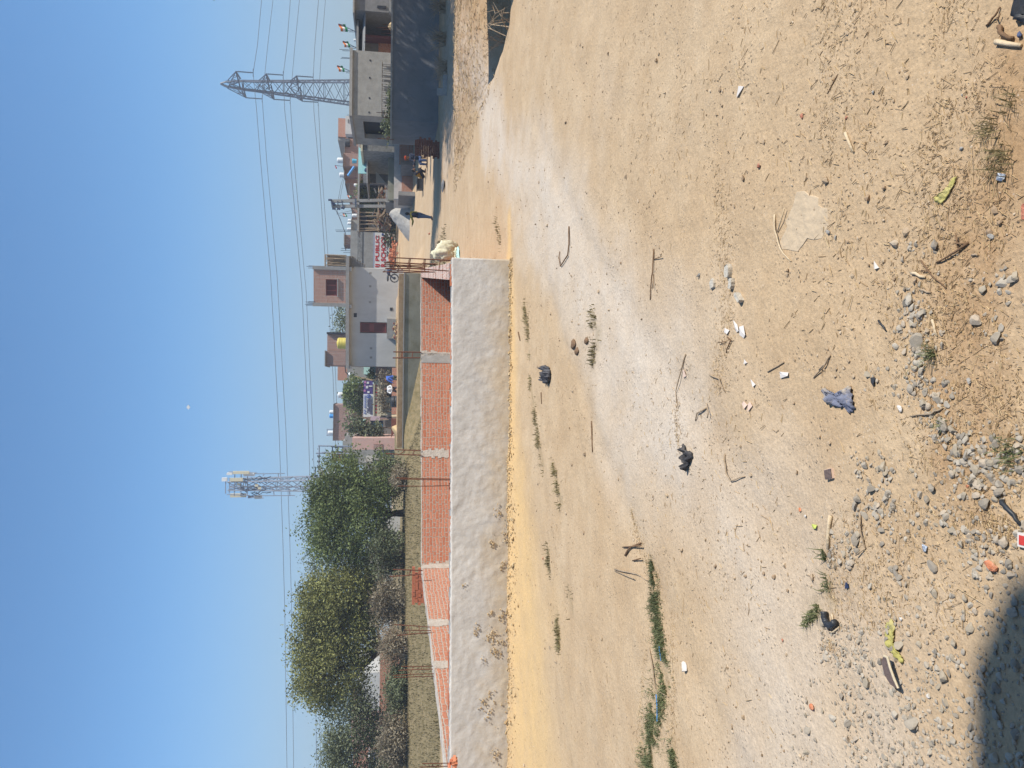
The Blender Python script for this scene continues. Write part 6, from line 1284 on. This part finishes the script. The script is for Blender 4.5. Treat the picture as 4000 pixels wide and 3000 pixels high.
for px_, l_ in ((918, 5.0), (1032, 4.9), (1146, 4.9)):
    for s_ in (1, -1):
        c = TB+V((.2, 0, hh(px_))); tip = c+arm*s_*l_; mb = MB(); side = V((arm.y, -arm.x, 0))
        for k in (-1, 1): mb.bar(c+side*.8*k+arm*s_*.9, tip, .2); mb.bar(c+side*.8*k+V((0,0,2.4)), tip, .12); mb.bar(c+arm*s_*2.6+side*.5*k, c+arm*s_*2.6+V((0,0,1.1))+side*.3*k, .08); mb.bar(c+arm*s_*2.6+side*.5*k, c+arm*s_*1+V((0,0,1.6))+side*.5*k, .08)
        mb.bar(c+arm*s_*1.8+side*.6, c+arm*s_*1.8-side*.6, .1); mb.build('cross_arm', M['steelD'], py_)
        mb = MB(); e = tip-V((0,0,3.0)); mb.tube([tip, e], .09, 6)
        for k in range(8): mb.lathe(tip-V((0,0,.5+.3*k)), [(.06,0),(.2,.05),(.06,.1)], 8)
        mb.bar(e-V((.7,0,0)), e+V((.7,0,0)), .09); mb.build('insulator', M['steelD'], py_); (near if s_ > 0 else farr).append(e)
def cable(label, pts, y, anchor):
    P_ = [at(a, b, y) for a, b in pts]; mb = MB(); P_.sort(key=lambda v_: v_.x); mb.tube(P_, .045, 4); return info(mb.build('power_cable', M['cable'], origin=P_[0]), label, 'power cable', 'six power cables hung from the pylon')
def pix(e):
    d = e-V((0,0,EYE)); f = V((0,cp,-sp)); k = d.dot(f); b_, a_ = F*d.dot(V((0,-sp,-cp)))/k, F*d.x/k; return 2000+b_*cr-a_*sr_, 1500-(a_*cr+b_*sr_)
def run(label, e, left, right): a, b = pix(e); cable(label, left+[(a, b)]+right, e.y, e)
run('upper cable of the top pair', near[0], [(1160,3260),(1152,3000),(1131,2400),(1119,2150),(1094,1700),(1049,1100),(1000,650),(980,450)], [(978,200),(992,0),(1008,-200)])
run('lower cable of the top pair', farr[0], [(1186,3260),(1178,3000),(1158,2400),(1146,2150),(1121,1700),(1074,1100),(1024,650)], [(1008,330),(1018,200),(1037,0),(1056,-200)])
run('upper cable of the middle pair', near[1], [(1276,3260),(1268,3000),(1250,2500),(1209,1700),(1172,1150),(1116,650),(1090,450)], [(1093,200),(1104,0),(1120,-200)])
run('lower cable of the middle pair', farr[1], [(1291,3260),(1283,3000),(1266,2500),(1226,1700),(1188,1150),(1131,650)], [(1116,330),(1124,200),(1140,0),(1158,-200)])
run('upper cable of the lowest pair', near[2], [(1350,2600),(1330,2000),(1300,1478),(1278,1218),(1252,940),(1226,650),(1204,450)], [(1202,200),(1214,0),(1228,-200)])
run('lower cable of the lowest pair', farr[2], [(1358,2600),(1340,2000),(1310,1478),(1290,1218),(1264,940),(1237,650)], [(1224,330),(1229,200),(1241,0),(1256,-200)])
ct = thing('phone_tower', 'pale lattice phone tower with white antennas rising behind the dark tree', 'phone tower', (at(1200,1908,116).x, 116, 1.0)); cb = V((at(1150,1908,116).x, 116, 0)); ht = lambda px: at(px, 1908, 116).z
lattice_tower(ct, cb, 2, [(h, lerp(1.5, .9, h/ht(900))) for h in np.linspace(0, ht(900), 12)], math.radians(30), .14, .09, M['steel2'])
for px0, px1, py0, py1, dy in ((917,980,1863,1874,-1), (906,956,1890,1903,-1.2), (908,970,1951,1965,.4), (1003,1032,1955,1969,0)): rb(px0, px1, py0, py1, 116+dy, .35, 'panel_antenna', M['cream'] if dy else M['cream'], ct)
for px0, px1, py0, py1 in ((874,894,1890,1904), (893,913,1870,1879), (958,1000,1870,1882)): rb(px0, px1, py0, py1, 115.3, .5, 'radio_unit', M['white'], ct)
mb = MB()
for (a_, b_) in (((890,1903),(890,1952)), ((905,1900),(905,1950)), ((900,1866),(1010,1868)), ((895,1955),(985,1957)), ((925,1872),(925,1960)), ((950,1872),(950,1960)), ((975,1872),(975,1955)), ((995,1872),(1120,1868)), ((1000,1958),(1162,1953)), ((1035,1880),(1040,1872)), ((1095,1882),(1095,1868)), ((1078,1938),(1080,1954)), ((1140,1938),(1142,1954)), ((985,1963),(1040,1966))): mb.bar(at(*a_, 115.6), at(*b_, 115.6), .11)
mb.build('mounting_frame', M['steel2'], ct); mb = MB()
for _ in range(26):
    p = at(random.uniform(925, 1035), random.uniform(1885, 1950), 115.8); q_ = p+V((random.uniform(-.5,.5), 0, random.uniform(-1.3,-.3))); mb.tube([p, p.lerp(q_, .5)+V((random.uniform(-.3,.3),0,0)), q_], .07, 5)
mb.build('cable_bundle', M['steelD'], ct)
for px, py in ((940,1915),(955,1930),(965,1905),(975,1935),(1010,1918),(1022,1928)): rb(px-6, px+6, py-4, py+4, 115.2, .4, 'radio_unit', M['steelD'] if px % 2 else M['cream'], ct)
rb(978, 984, 1958, 1968, 115.5, .3, 'radio_unit', M['steelD'], ct); mb = MB(); mb.tube([at(986,1963,115.8), at(1000,1960,115.8)], .18, 8); mb.build('cylinder', M['navy'], ct)
# kite high over the houses
kt = thing('kite', 'tiny pale kite high in the open sky', 'kite', at(738, 1618, 90)); c = at(738, 1618, 90); mb = MB(); mb.slab([c+V((0,0,.2)), c+V((-.25,0,0)), c+V((0,0,-.2)), c+V((.3,0,.02))], (.02,.03,0)); mb.build('sail', M['white'], kt)
# ---------------------------------------------------------------- people
def capsule(bm, p, q, r1, r2):
    p, q = V(p), V(q); d = q-p; L_ = max(d.length, 1e-4); R = d.to_track_quat('Z', 'Y').to_matrix().to_4x4(); n = 12; rings = []
    for i, (t, s) in enumerate([(-1,.02),(-.8,.6),(-.45,.9),(0,1)]): rings.append((t*r1, s*r1))
    for i, (t, s) in enumerate([(0,1),(.45,.9),(.8,.6),(1,.02)]): rings.append((L_+t*r2, s*r2))
    vs = [[bm.verts.new(p+R.to_3x3()@V((math.cos(2*math.pi*k/n)*rr, math.sin(2*math.pi*k/n)*rr, z))) for k in range(n)] for z, rr in rings]
    for a, b in zip(vs[:-1], vs[1:]):
        for k in range(n): bm.faces.new((a[k], a[(k+1) % n], b[(k+1) % n], b[k]))
    bm.faces.new(vs[0][::-1]); bm.faces.new(vs[-1])
def ball(bm, c, s):
    g_ = bmesh.ops.create_icosphere(bm, subdivisions=3, radius=1); 
    for v_ in g_['verts']: v_.co = V(c)+V((v_.co.x*s[0], v_.co.y*s[1], v_.co.z*s[2]))
def fuse(name, caps, balls, vox, m, parent, smooth_it=2):
    bm = bmesh.new()
    for c_ in caps: capsule(bm, *c_)
    for c_, s in balls: ball(bm, c_, s)
    me = bpy.data.meshes.new(name); bm.to_mesh(me); bm.free(); ob = bpy.data.objects.new('tmp', me); C.objects.link(ob)
    md = ob.modifiers.new('r', 'REMESH'); md.mode = 'VOXEL'; md.voxel_size = vox
    sm_ = ob.modifiers.new('s', 'SMOOTH'); sm_.iterations = smooth_it; sm_.factor = .5
    dg = bpy.context.evaluated_depsgraph_get(); me2 = bpy.data.meshes.new_from_object(ob.evaluated_get(dg)); bpy.data.objects.remove(ob)
    o_ = V(ORG[parent.name]); me2.transform(Matrix.Translation(-o_)); me2.materials.clear(); me2.materials.append(m); me2.polygons.foreach_set('use_smooth', [True]*len(me2.polygons))
    ob = bpy.data.objects.new(name, me2); C.objects.link(ob); ob.parent = parent; ORG[ob.name] = tuple(o_); return ob
def hand(caps, wrist, d, s, up=V((0,0,1)), curl=.3):
    """palm, four unequal fingers and a thumb"""
    d = V(d).normalized(); side = d.cross(up); side = V((1,0,0)) if side.length < .1 else side.normalized(); n = side.cross(d)
    palm = wrist+d*.055*s; caps.append((wrist, palm, .020*s, .026*s)); caps.append((wrist+side*.014*s, palm+side*.02*s, .015*s, .016*s)); caps.append((wrist-side*.014*s, palm-side*.02*s, .015*s, .016*s))
    for i, l_ in enumerate((.058, .068, .064, .05)):
        o_ = palm+side*(i-1.5)*.018*s; a = o_+d*l_*.5*s; b = a+(d*math.cos(curl)-n*math.sin(curl))*l_*.5*s; caps.append((o_, a, .0085*s, .008*s)); caps.append((a, b, .008*s, .0065*s))
    t0 = wrist+d*.02*s-side*.022*s; caps.append((t0, t0+(d*.6-side*.8).normalized()*.045*s, .011*s, .008*s))
def person(label, J, s, shirt, legs, hairm='hair', shoe='sole', cap_m=None, vox=.011, look=V((0,-1,0)), facing=V((0,-1,0)), sleeve=1.):
    """J: joints; s: size relative to a grown man; one continuous body, clothes and hair as children"""
    root = thing('person', label, 'person', J['base']); c = []; b = []; g = lambda k: V(J[k]); pel, ch, nk, hd_ = g('pelvis'), g('chest'), g('neck'), g('head')
    fr = V(look).normalized(); rt = fr.cross(V((0,0,1))).normalized()
    lat = (g('shr')-g('shl')).normalized()
    c += [(pel, ch, .12*s, .125*s), (pel-lat*.06*s, pel+lat*.06*s, .115*s, .115*s), (g('shl')+lat*.03*s, g('shr')-lat*.03*s, .075*s, .075*s), (ch, nk, .11*s, .05*s), (nk-V((0,0,.02))*s, hd_, .052*s, .055*s)]
    b += [(hd_+V((0,0,.03))*s, (.078*s, .09*s, .112*s)), (hd_-V((0,0,.045))*s+fr*.025*s, (.055*s, .055*s, .05*s))]
    c += [(hd_+fr*.085*s, hd_+fr*.108*s-V((0,0,.03))*s, .010*s, .014*s), (hd_-rt*.078*s, hd_-rt*.088*s+V((0,0,.03))*s, .012*s, .016*s), (hd_+rt*.078*s, hd_+rt*.088*s+V((0,0,.03))*s, .012*s, .016*s), (hd_+fr*.083*s-V((0,0,.055))*s-rt*.015*s, hd_+fr*.083*s-V((0,0,.055))*s+rt*.015*s, .009*s, .009*s)]
    for k in 'lr':
        c += [(g('sh'+k), g('el'+k), .052*s, .042*s), (g('el'+k), g('wr'+k), .041*s, .027*s), (g('hip'+k), g('kn'+k), .088*s, .058*s), (g('kn'+k), g('an'+k), .056*s, .036*s)]
        hand(c, g('wr'+k), g('wr'+k)-g('el'+k), s)
        t = V(J.get('toe'+k, g('an'+k)+V(facing)*.15*s)); c += [(g('an'+k), g('an'+k)-V((0,0,.045))*s, .036*s, .036*s), (g('an'+k)-V((0,0,.045))*s, t-V((0,0,.05))*s if 'toe'+k not in J else t, .036*s, .03*s)]
    fuse('body', c, b, vox, M['skin'], root)
    sc_ = [(pel+V((0,0,.03))*s, ch, .135*s, .14*s), (pel-lat*.05*s+V((0,0,.03))*s, pel+lat*.05*s+V((0,0,.03))*s, .125*s, .125*s), (g('shl')+lat*.03*s, g('shr')-lat*.03*s, .09*s, .09*s), (ch, nk-V((0,0,.02))*s, .125*s, .065*s)]
    if isinstance(shirt, tuple): body_m, arm_m = shirt
    else: body_m = arm_m = shirt
    ar = []
    for k in 'lr': e = g('el'+k).lerp(g('wr'+k), .85*sleeve) if sleeve > .5 else g('sh'+k).lerp(g('el'+k), .8); ar += [(g('sh'+k), g('el'+k) if sleeve > .5 else e, .064*s, .055*s)]+([(g('el'+k), e, .055*s, .042*s)] if sleeve > .5 else [])
    if body_m is arm_m: fuse('shirt', sc_+ar, [], vox, body_m, root)
    else: fuse('vest', sc_[:2]+[(ch-V((0,0,.05))*s, ch+V((0,0,.02))*s, .15*s, .13*s)], [], vox, body_m, root); fuse('shirt', sc_[2:]+ar, [], vox, arm_m, root)
    tc = [(pel-V((0,0,.02))*s, pel, .128*s, .128*s), (pel-lat*.06*s, pel+lat*.06*s, .125*s, .125*s)]
    for k in 'lr': tc += [(g('hip'+k), g('kn'+k), .1*s, .072*s), (g('kn'+k), g('kn'+k).lerp(g('an'+k), .93), .07*s, .055*s)]
    fuse('trousers', tc, [], vox, legs, root)
    up_ = V((0,0,1)); hc = hd_+up_*.055*s-fr*.018*s; fuse('hair', [], [(hc, (.088*s, .098*s, .098*s)), (hd_-fr*.05*s+up_*.0*s, (.07*s, .055*s, .08*s))], vox*.8, M[hairm], root)
    if cap_m: fuse('cap', [(hc+up_*.05*s+fr*.05*s, hc+up_*.045*s+fr*.13*s, .05*s, .03*s)], [(hc+up_*.04*s, (.094*s, .104*s, .08*s))], vox*.8, cap_m, root)
    em = MB()
    for sd in (-1, 1): p = hd_+fr*.083*s+rt*.03*s*sd+up_*.015*s; em.add([p+V(v_)*.010*s for v_ in IV], IF)
    em.build('eyes', M['hair'], root)
    for k in 'lr':
        a_ = g('an'+k); t = V(J.get('toe'+k, a_+V(facing)*.15*s-V((0,0,.05))*s)); fuse('shoe', [(a_-V((0,0,.03))*s-V(facing)*.03*s, t, .045*s, .036*s)], [], vox*.8, M[shoe], root)
    return root
def px3(px, py, y, dy=0.): p = at(px, py, y); return V((p.x, y+dy, p.z))
cl = lambda n, c_: M.setdefault(n, mat(n, c_, .12, 12, .9, .2, 60))
# boy standing on the road, arm stretched to the left
Yk = 33.0; c = gp(1677, 851); Yk = c.y; s = .72
J = dict(base=c, pelvis=px3(1621,849,Yk), chest=px3(1600,848,Yk), neck=px3(1589,847,Yk), head=px3(1579,844,Yk), shl=px3(1594,858,Yk,-.02), shr=px3(1593,838,Yk,.02), ell=px3(1600,874,Yk,-.05), wrl=px3(1597,890,Yk,-.1), elr=px3(1611,836,Yk,.04), wrr=px3(1622,840,Yk,.02),
    hipl=px3(1626,853,Yk), hipr=px3(1626,844,Yk), knl=px3(1649,855,Yk,-.03), knr=px3(1648,849,Yk,.05), anl=px3(1671,858,Yk,-.02), anr=px3(1670,853,Yk,.08))
person('boy standing on the road with one arm stretched out to the side', J, s, (cl('charcoal vest', (.03,.033,.05)), cl('mustard shirt', (.27,.22,.05))), cl('faded jeans', (.07,.10,.17)), look=V((-.3,1,0)), facing=V((-.6,.8,0)))
# two at the low wall
Ys = gp(1652, 625).y; c = gp(1652, 625); s = .9
J = dict(base=c, pelvis=px3(1620,622,Ys), chest=px3(1595,624,Ys,-.05), neck=px3(1581,626,Ys,-.08), head=px3(1573,628,Ys,-.1), shl=px3(1586,636,Ys,-.1), shr=px3(1586,613,Ys,-.05), ell=px3(1601,642,Ys,-.2), wrl=px3(1598,660,Ys,-.25), elr=px3(1605,620,Ys,-.25), wrr=px3(1600,640,Ys,-.3),
    hipl=px3(1622,628,Ys), hipr=px3(1622,617,Ys), knl=px3(1624,652,Ys,-.2), knr=px3(1622,640,Ys,-.25), anl=px3(1645,654,Ys,-.2), anr=px3(1646,640,Ys,-.25))
person('person in dark clothes and a red cap sitting on a low seat by the pillar', J, s, cl('dark navy shirt', (.022,.028,.05)), cl('blue trousers', (.05,.08,.17)), look=V((-1,-.2,0)), facing=V((-1,0,0)), cap_m=cl('red cap', (.35,.05,.02)))
sb2 = thing('stool', 'low brown seat under the person in the red cap', 'stool', (px3(1650,618,Ys).x, Ys, c.z)); a = px3(1630,630,Ys); b_ = px3(1630,600,Ys); mb = MB(); mb.box((a.x, Ys-.15, a.z-.06), (b_.x, Ys+.2, a.z-.02)); mb.build('seat', M['wooddark'], sb2)
for dx in (a.x+.03, b_.x-.07):
    for dy in (Ys-.12, Ys+.13): mb = MB(); mb.box((dx, dy, c.z-.03), (dx+.04, dy+.04, a.z-.06)); mb.build('leg', M['wooddark'], sb2)
Yo = gp(1646, 690).y; c = gp(1646, 690); s = .86
J = dict(base=c, pelvis=px3(1633,697,Yo), chest=px3(1612,688,Yo,-.05), neck=px3(1603,681,Yo,-.06), head=px3(1599,674,Yo,-.06), shl=px3(1608,690,Yo,-.15), shr=px3(1604,680,Yo,.12), ell=px3(1622,681,Yo,-.22), wrl=px3(1626,668,Yo,-.2), elr=px3(1620,676,Yo,.15), wrr=px3(1622,664,Yo,.05),
    hipl=px3(1634,696,Yo,-.1), hipr=px3(1634,693,Yo,.1), knl=px3(1620,672,Yo,-.15), knr=px3(1620,670,Yo,.15), anl=px3(1641,680,Yo,-.12), anr=px3(1641,676,Yo,.12))
person('person in an ochre and black top crouching beside the grey pillar', J, s, (cl('ochre vest', (.36,.19,.03)), cl('black sleeves', (.02,.02,.03))), cl('black trousers', (.018,.02,.028)), look=V((1,-.2,0)), facing=V((1,0,0)))
cr_ = thing('crate', 'black low crate behind the crouching person', 'crate', gp(1640, 722)); p = gp(1640, 722); mb = MB(); mb.box((p.x-.28, p.y+.1, p.z), (p.x+.25, p.y+.5, p.z+.32)); mb.box((p.x-.32, p.y+.06, p.z+.32), (p.x+.29, p.y+.54, p.z+.36)); mb.build('crate_body', M['black'], cr_)
# two by the broken brick wall
Yb = 46.8; s = .85; zb = zg(at(1560,1490,Yb).x, Yb); c = V((at(1560,1490,Yb).x, Yb, zb))
J = dict(base=c, pelvis=px3(1536,1484,Yb), chest=px3(1520,1486,Yb,-.1), neck=px3(1510,1490,Yb,-.15), head=px3(1505,1498,Yb,-.2), shl=px3(1515,1495,Yb,-.22), shr=px3(1512,1482,Yb,-.05), ell=px3(1527,1502,Yb,-.25), wrl=px3(1536,1506,Yb,-.25), elr=px3(1525,1490,Yb,-.2), wrr=px3(1535,1497,Yb,-.25),
    hipl=px3(1538,1488,Yb), hipr=px3(1538,1480,Yb), knl=px3(1548,1492,Yb,-.1), knr=px3(1549,1482,Yb,0), anl=px3(1561,1494,Yb), anr=px3(1561,1482,Yb,.1))
person('person in a blue top and green trousers bending down by the broken brick wall', J, s, cl('bright blue top', (.06,.13,.45)), cl('dull green trousers', (.07,.085,.06)), look=V((-.8,-.5,-.3)), facing=V((-1,-.2,0)))
c = V((at(1560,1530,Yb).x, Yb-.2, zb)); Yb -= .2
J = dict(base=c, pelvis=px3(1536,1530,Yb), chest=px3(1522,1531,Yb), neck=px3(1513,1531,Yb), head=px3(1506,1531,Yb), shl=px3(1517,1541,Yb), shr=px3(1517,1521,Yb), ell=px3(1527,1546,Yb,-.1), wrl=px3(1532,1536,Yb,-.2), elr=px3(1527,1516,Yb,-.1), wrr=px3(1532,1526,Yb,-.2),
    hipl=px3(1538,1534,Yb), hipr=px3(1538,1526,Yb), knl=px3(1549,1539,Yb,-.1), knr=px3(1549,1523,Yb,-.1), anl=px3(1560,1544,Yb), anr=px3(1560,1521,Yb))
person('person in a white top and dark trousers standing by the black ground tank', J, s, cl('white top', (.68,.67,.65)), cl('dark brown trousers', (.04,.03,.033)), look=V((-.2,-1,0)))
# ---------------------------------------------------------------- camera, sun and sky
cam = bpy.data.objects.new('camera', bpy.data.cameras.new('camera')); C.objects.link(cam); bpy.context.scene.camera = cam
cam.data.sensor_width = 36; cam.data.lens = 27; cam.data.clip_end = 9000; cam.data.clip_start = .05
cam.matrix_world = Matrix(((0,1,0,0),(-sp,0,-cp,0),(-cp,0,sp,EYE),(0,0,0,1)))@Matrix.Rotation(ROLL, 4, 'Z')
SUN = V((.80, -.36, 1.0)).normalized()
sl = bpy.data.objects.new('sun', bpy.data.lights.new('sun', 'SUN')); C.objects.link(sl); sl.data.energy = 3.1; sl.data.angle = math.radians(.53); sl.data.color = (1, .955, .88)
sl.rotation_euler = (-SUN).to_track_quat('-Z', 'Y').to_euler()
wd = bpy.data.worlds.new('World'); bpy.context.scene.world = wd; wd.use_nodes = True; t = wd.node_tree; bg = t.nodes['Background']
st = t.nodes.new('ShaderNodeTexSky'); st.sky_type = 'NISHITA'; st.sun_disc = False; st.sun_elevation = math.asin(SUN.z); st.sun_rotation = math.atan2(SUN.x, SUN.y); st.altitude = 200
st.air_density = 1.0; st.dust_density = .35; st.ozone_density = 2.6

# hazy band of air near the horizon, blended by the elevation of the direction
tc_ = t.nodes.new('ShaderNodeTexCoord'); sz_ = t.nodes.new('ShaderNodeSeparateXYZ'); t.links.new(tc_.outputs['Generated'], sz_.inputs[0])
mr_ = t.nodes.new('ShaderNodeMapRange'); mr_.interpolation_type = 'SMOOTHSTEP'; mr_.inputs[1].default_value = -.02; mr_.inputs[2].default_value = .29; mr_.inputs[3].default_value = .85; mr_.inputs[4].default_value = 0; t.links.new(sz_.outputs[2], mr_.inputs[0])
tn_ = t.nodes.new('ShaderNodeVectorMath'); tn_.operation = 'MULTIPLY'; t.links.new(st.outputs[0], tn_.inputs[0]); tn_.inputs[1].default_value = (.64, .97, 1.15)
mx_ = t.nodes.new('ShaderNodeMix'); mx_.data_type = 'RGBA'; t.links.new(mr_.outputs[0], mx_.inputs[0]); t.links.new(tn_.outputs[0], mx_.inputs[6]); mx_.inputs[7].default_value = (2.05, 2.5, 2.95, 1)
t.links.new(mx_.outputs[2], bg.inputs[0]); bg.inputs[1].default_value = .071
vs_ = bpy.context.scene.view_settings; vs_.view_transform = 'Standard'; vs_.look = 'None'; vs_.exposure = 1.05; vs_.gamma = 1

# thin even haze in the air
mb = MB(); mb.box((-260, -12, -2.5), (260, 420, 45)); hz_ = mb.build('haze', bpy.data.materials.new('hazy air')); hz_['kind'] = 'stuff'; hz_['label'] = 'pale dusty haze in the distant air'
hm = hz_.data.materials[0]; hm.use_nodes = True; hm.node_tree.nodes.remove(hm.node_tree.nodes['Principled BSDF']); pv = hm.node_tree.nodes.new('ShaderNodeVolumePrincipled'); pv.inputs['Color'].default_value = (.82,.88,.97,1); pv.inputs['Density'].default_value = HAZE; hm.node_tree.links.new(pv.outputs[0], hm.node_tree.nodes['Material Output'].inputs['Volume'])
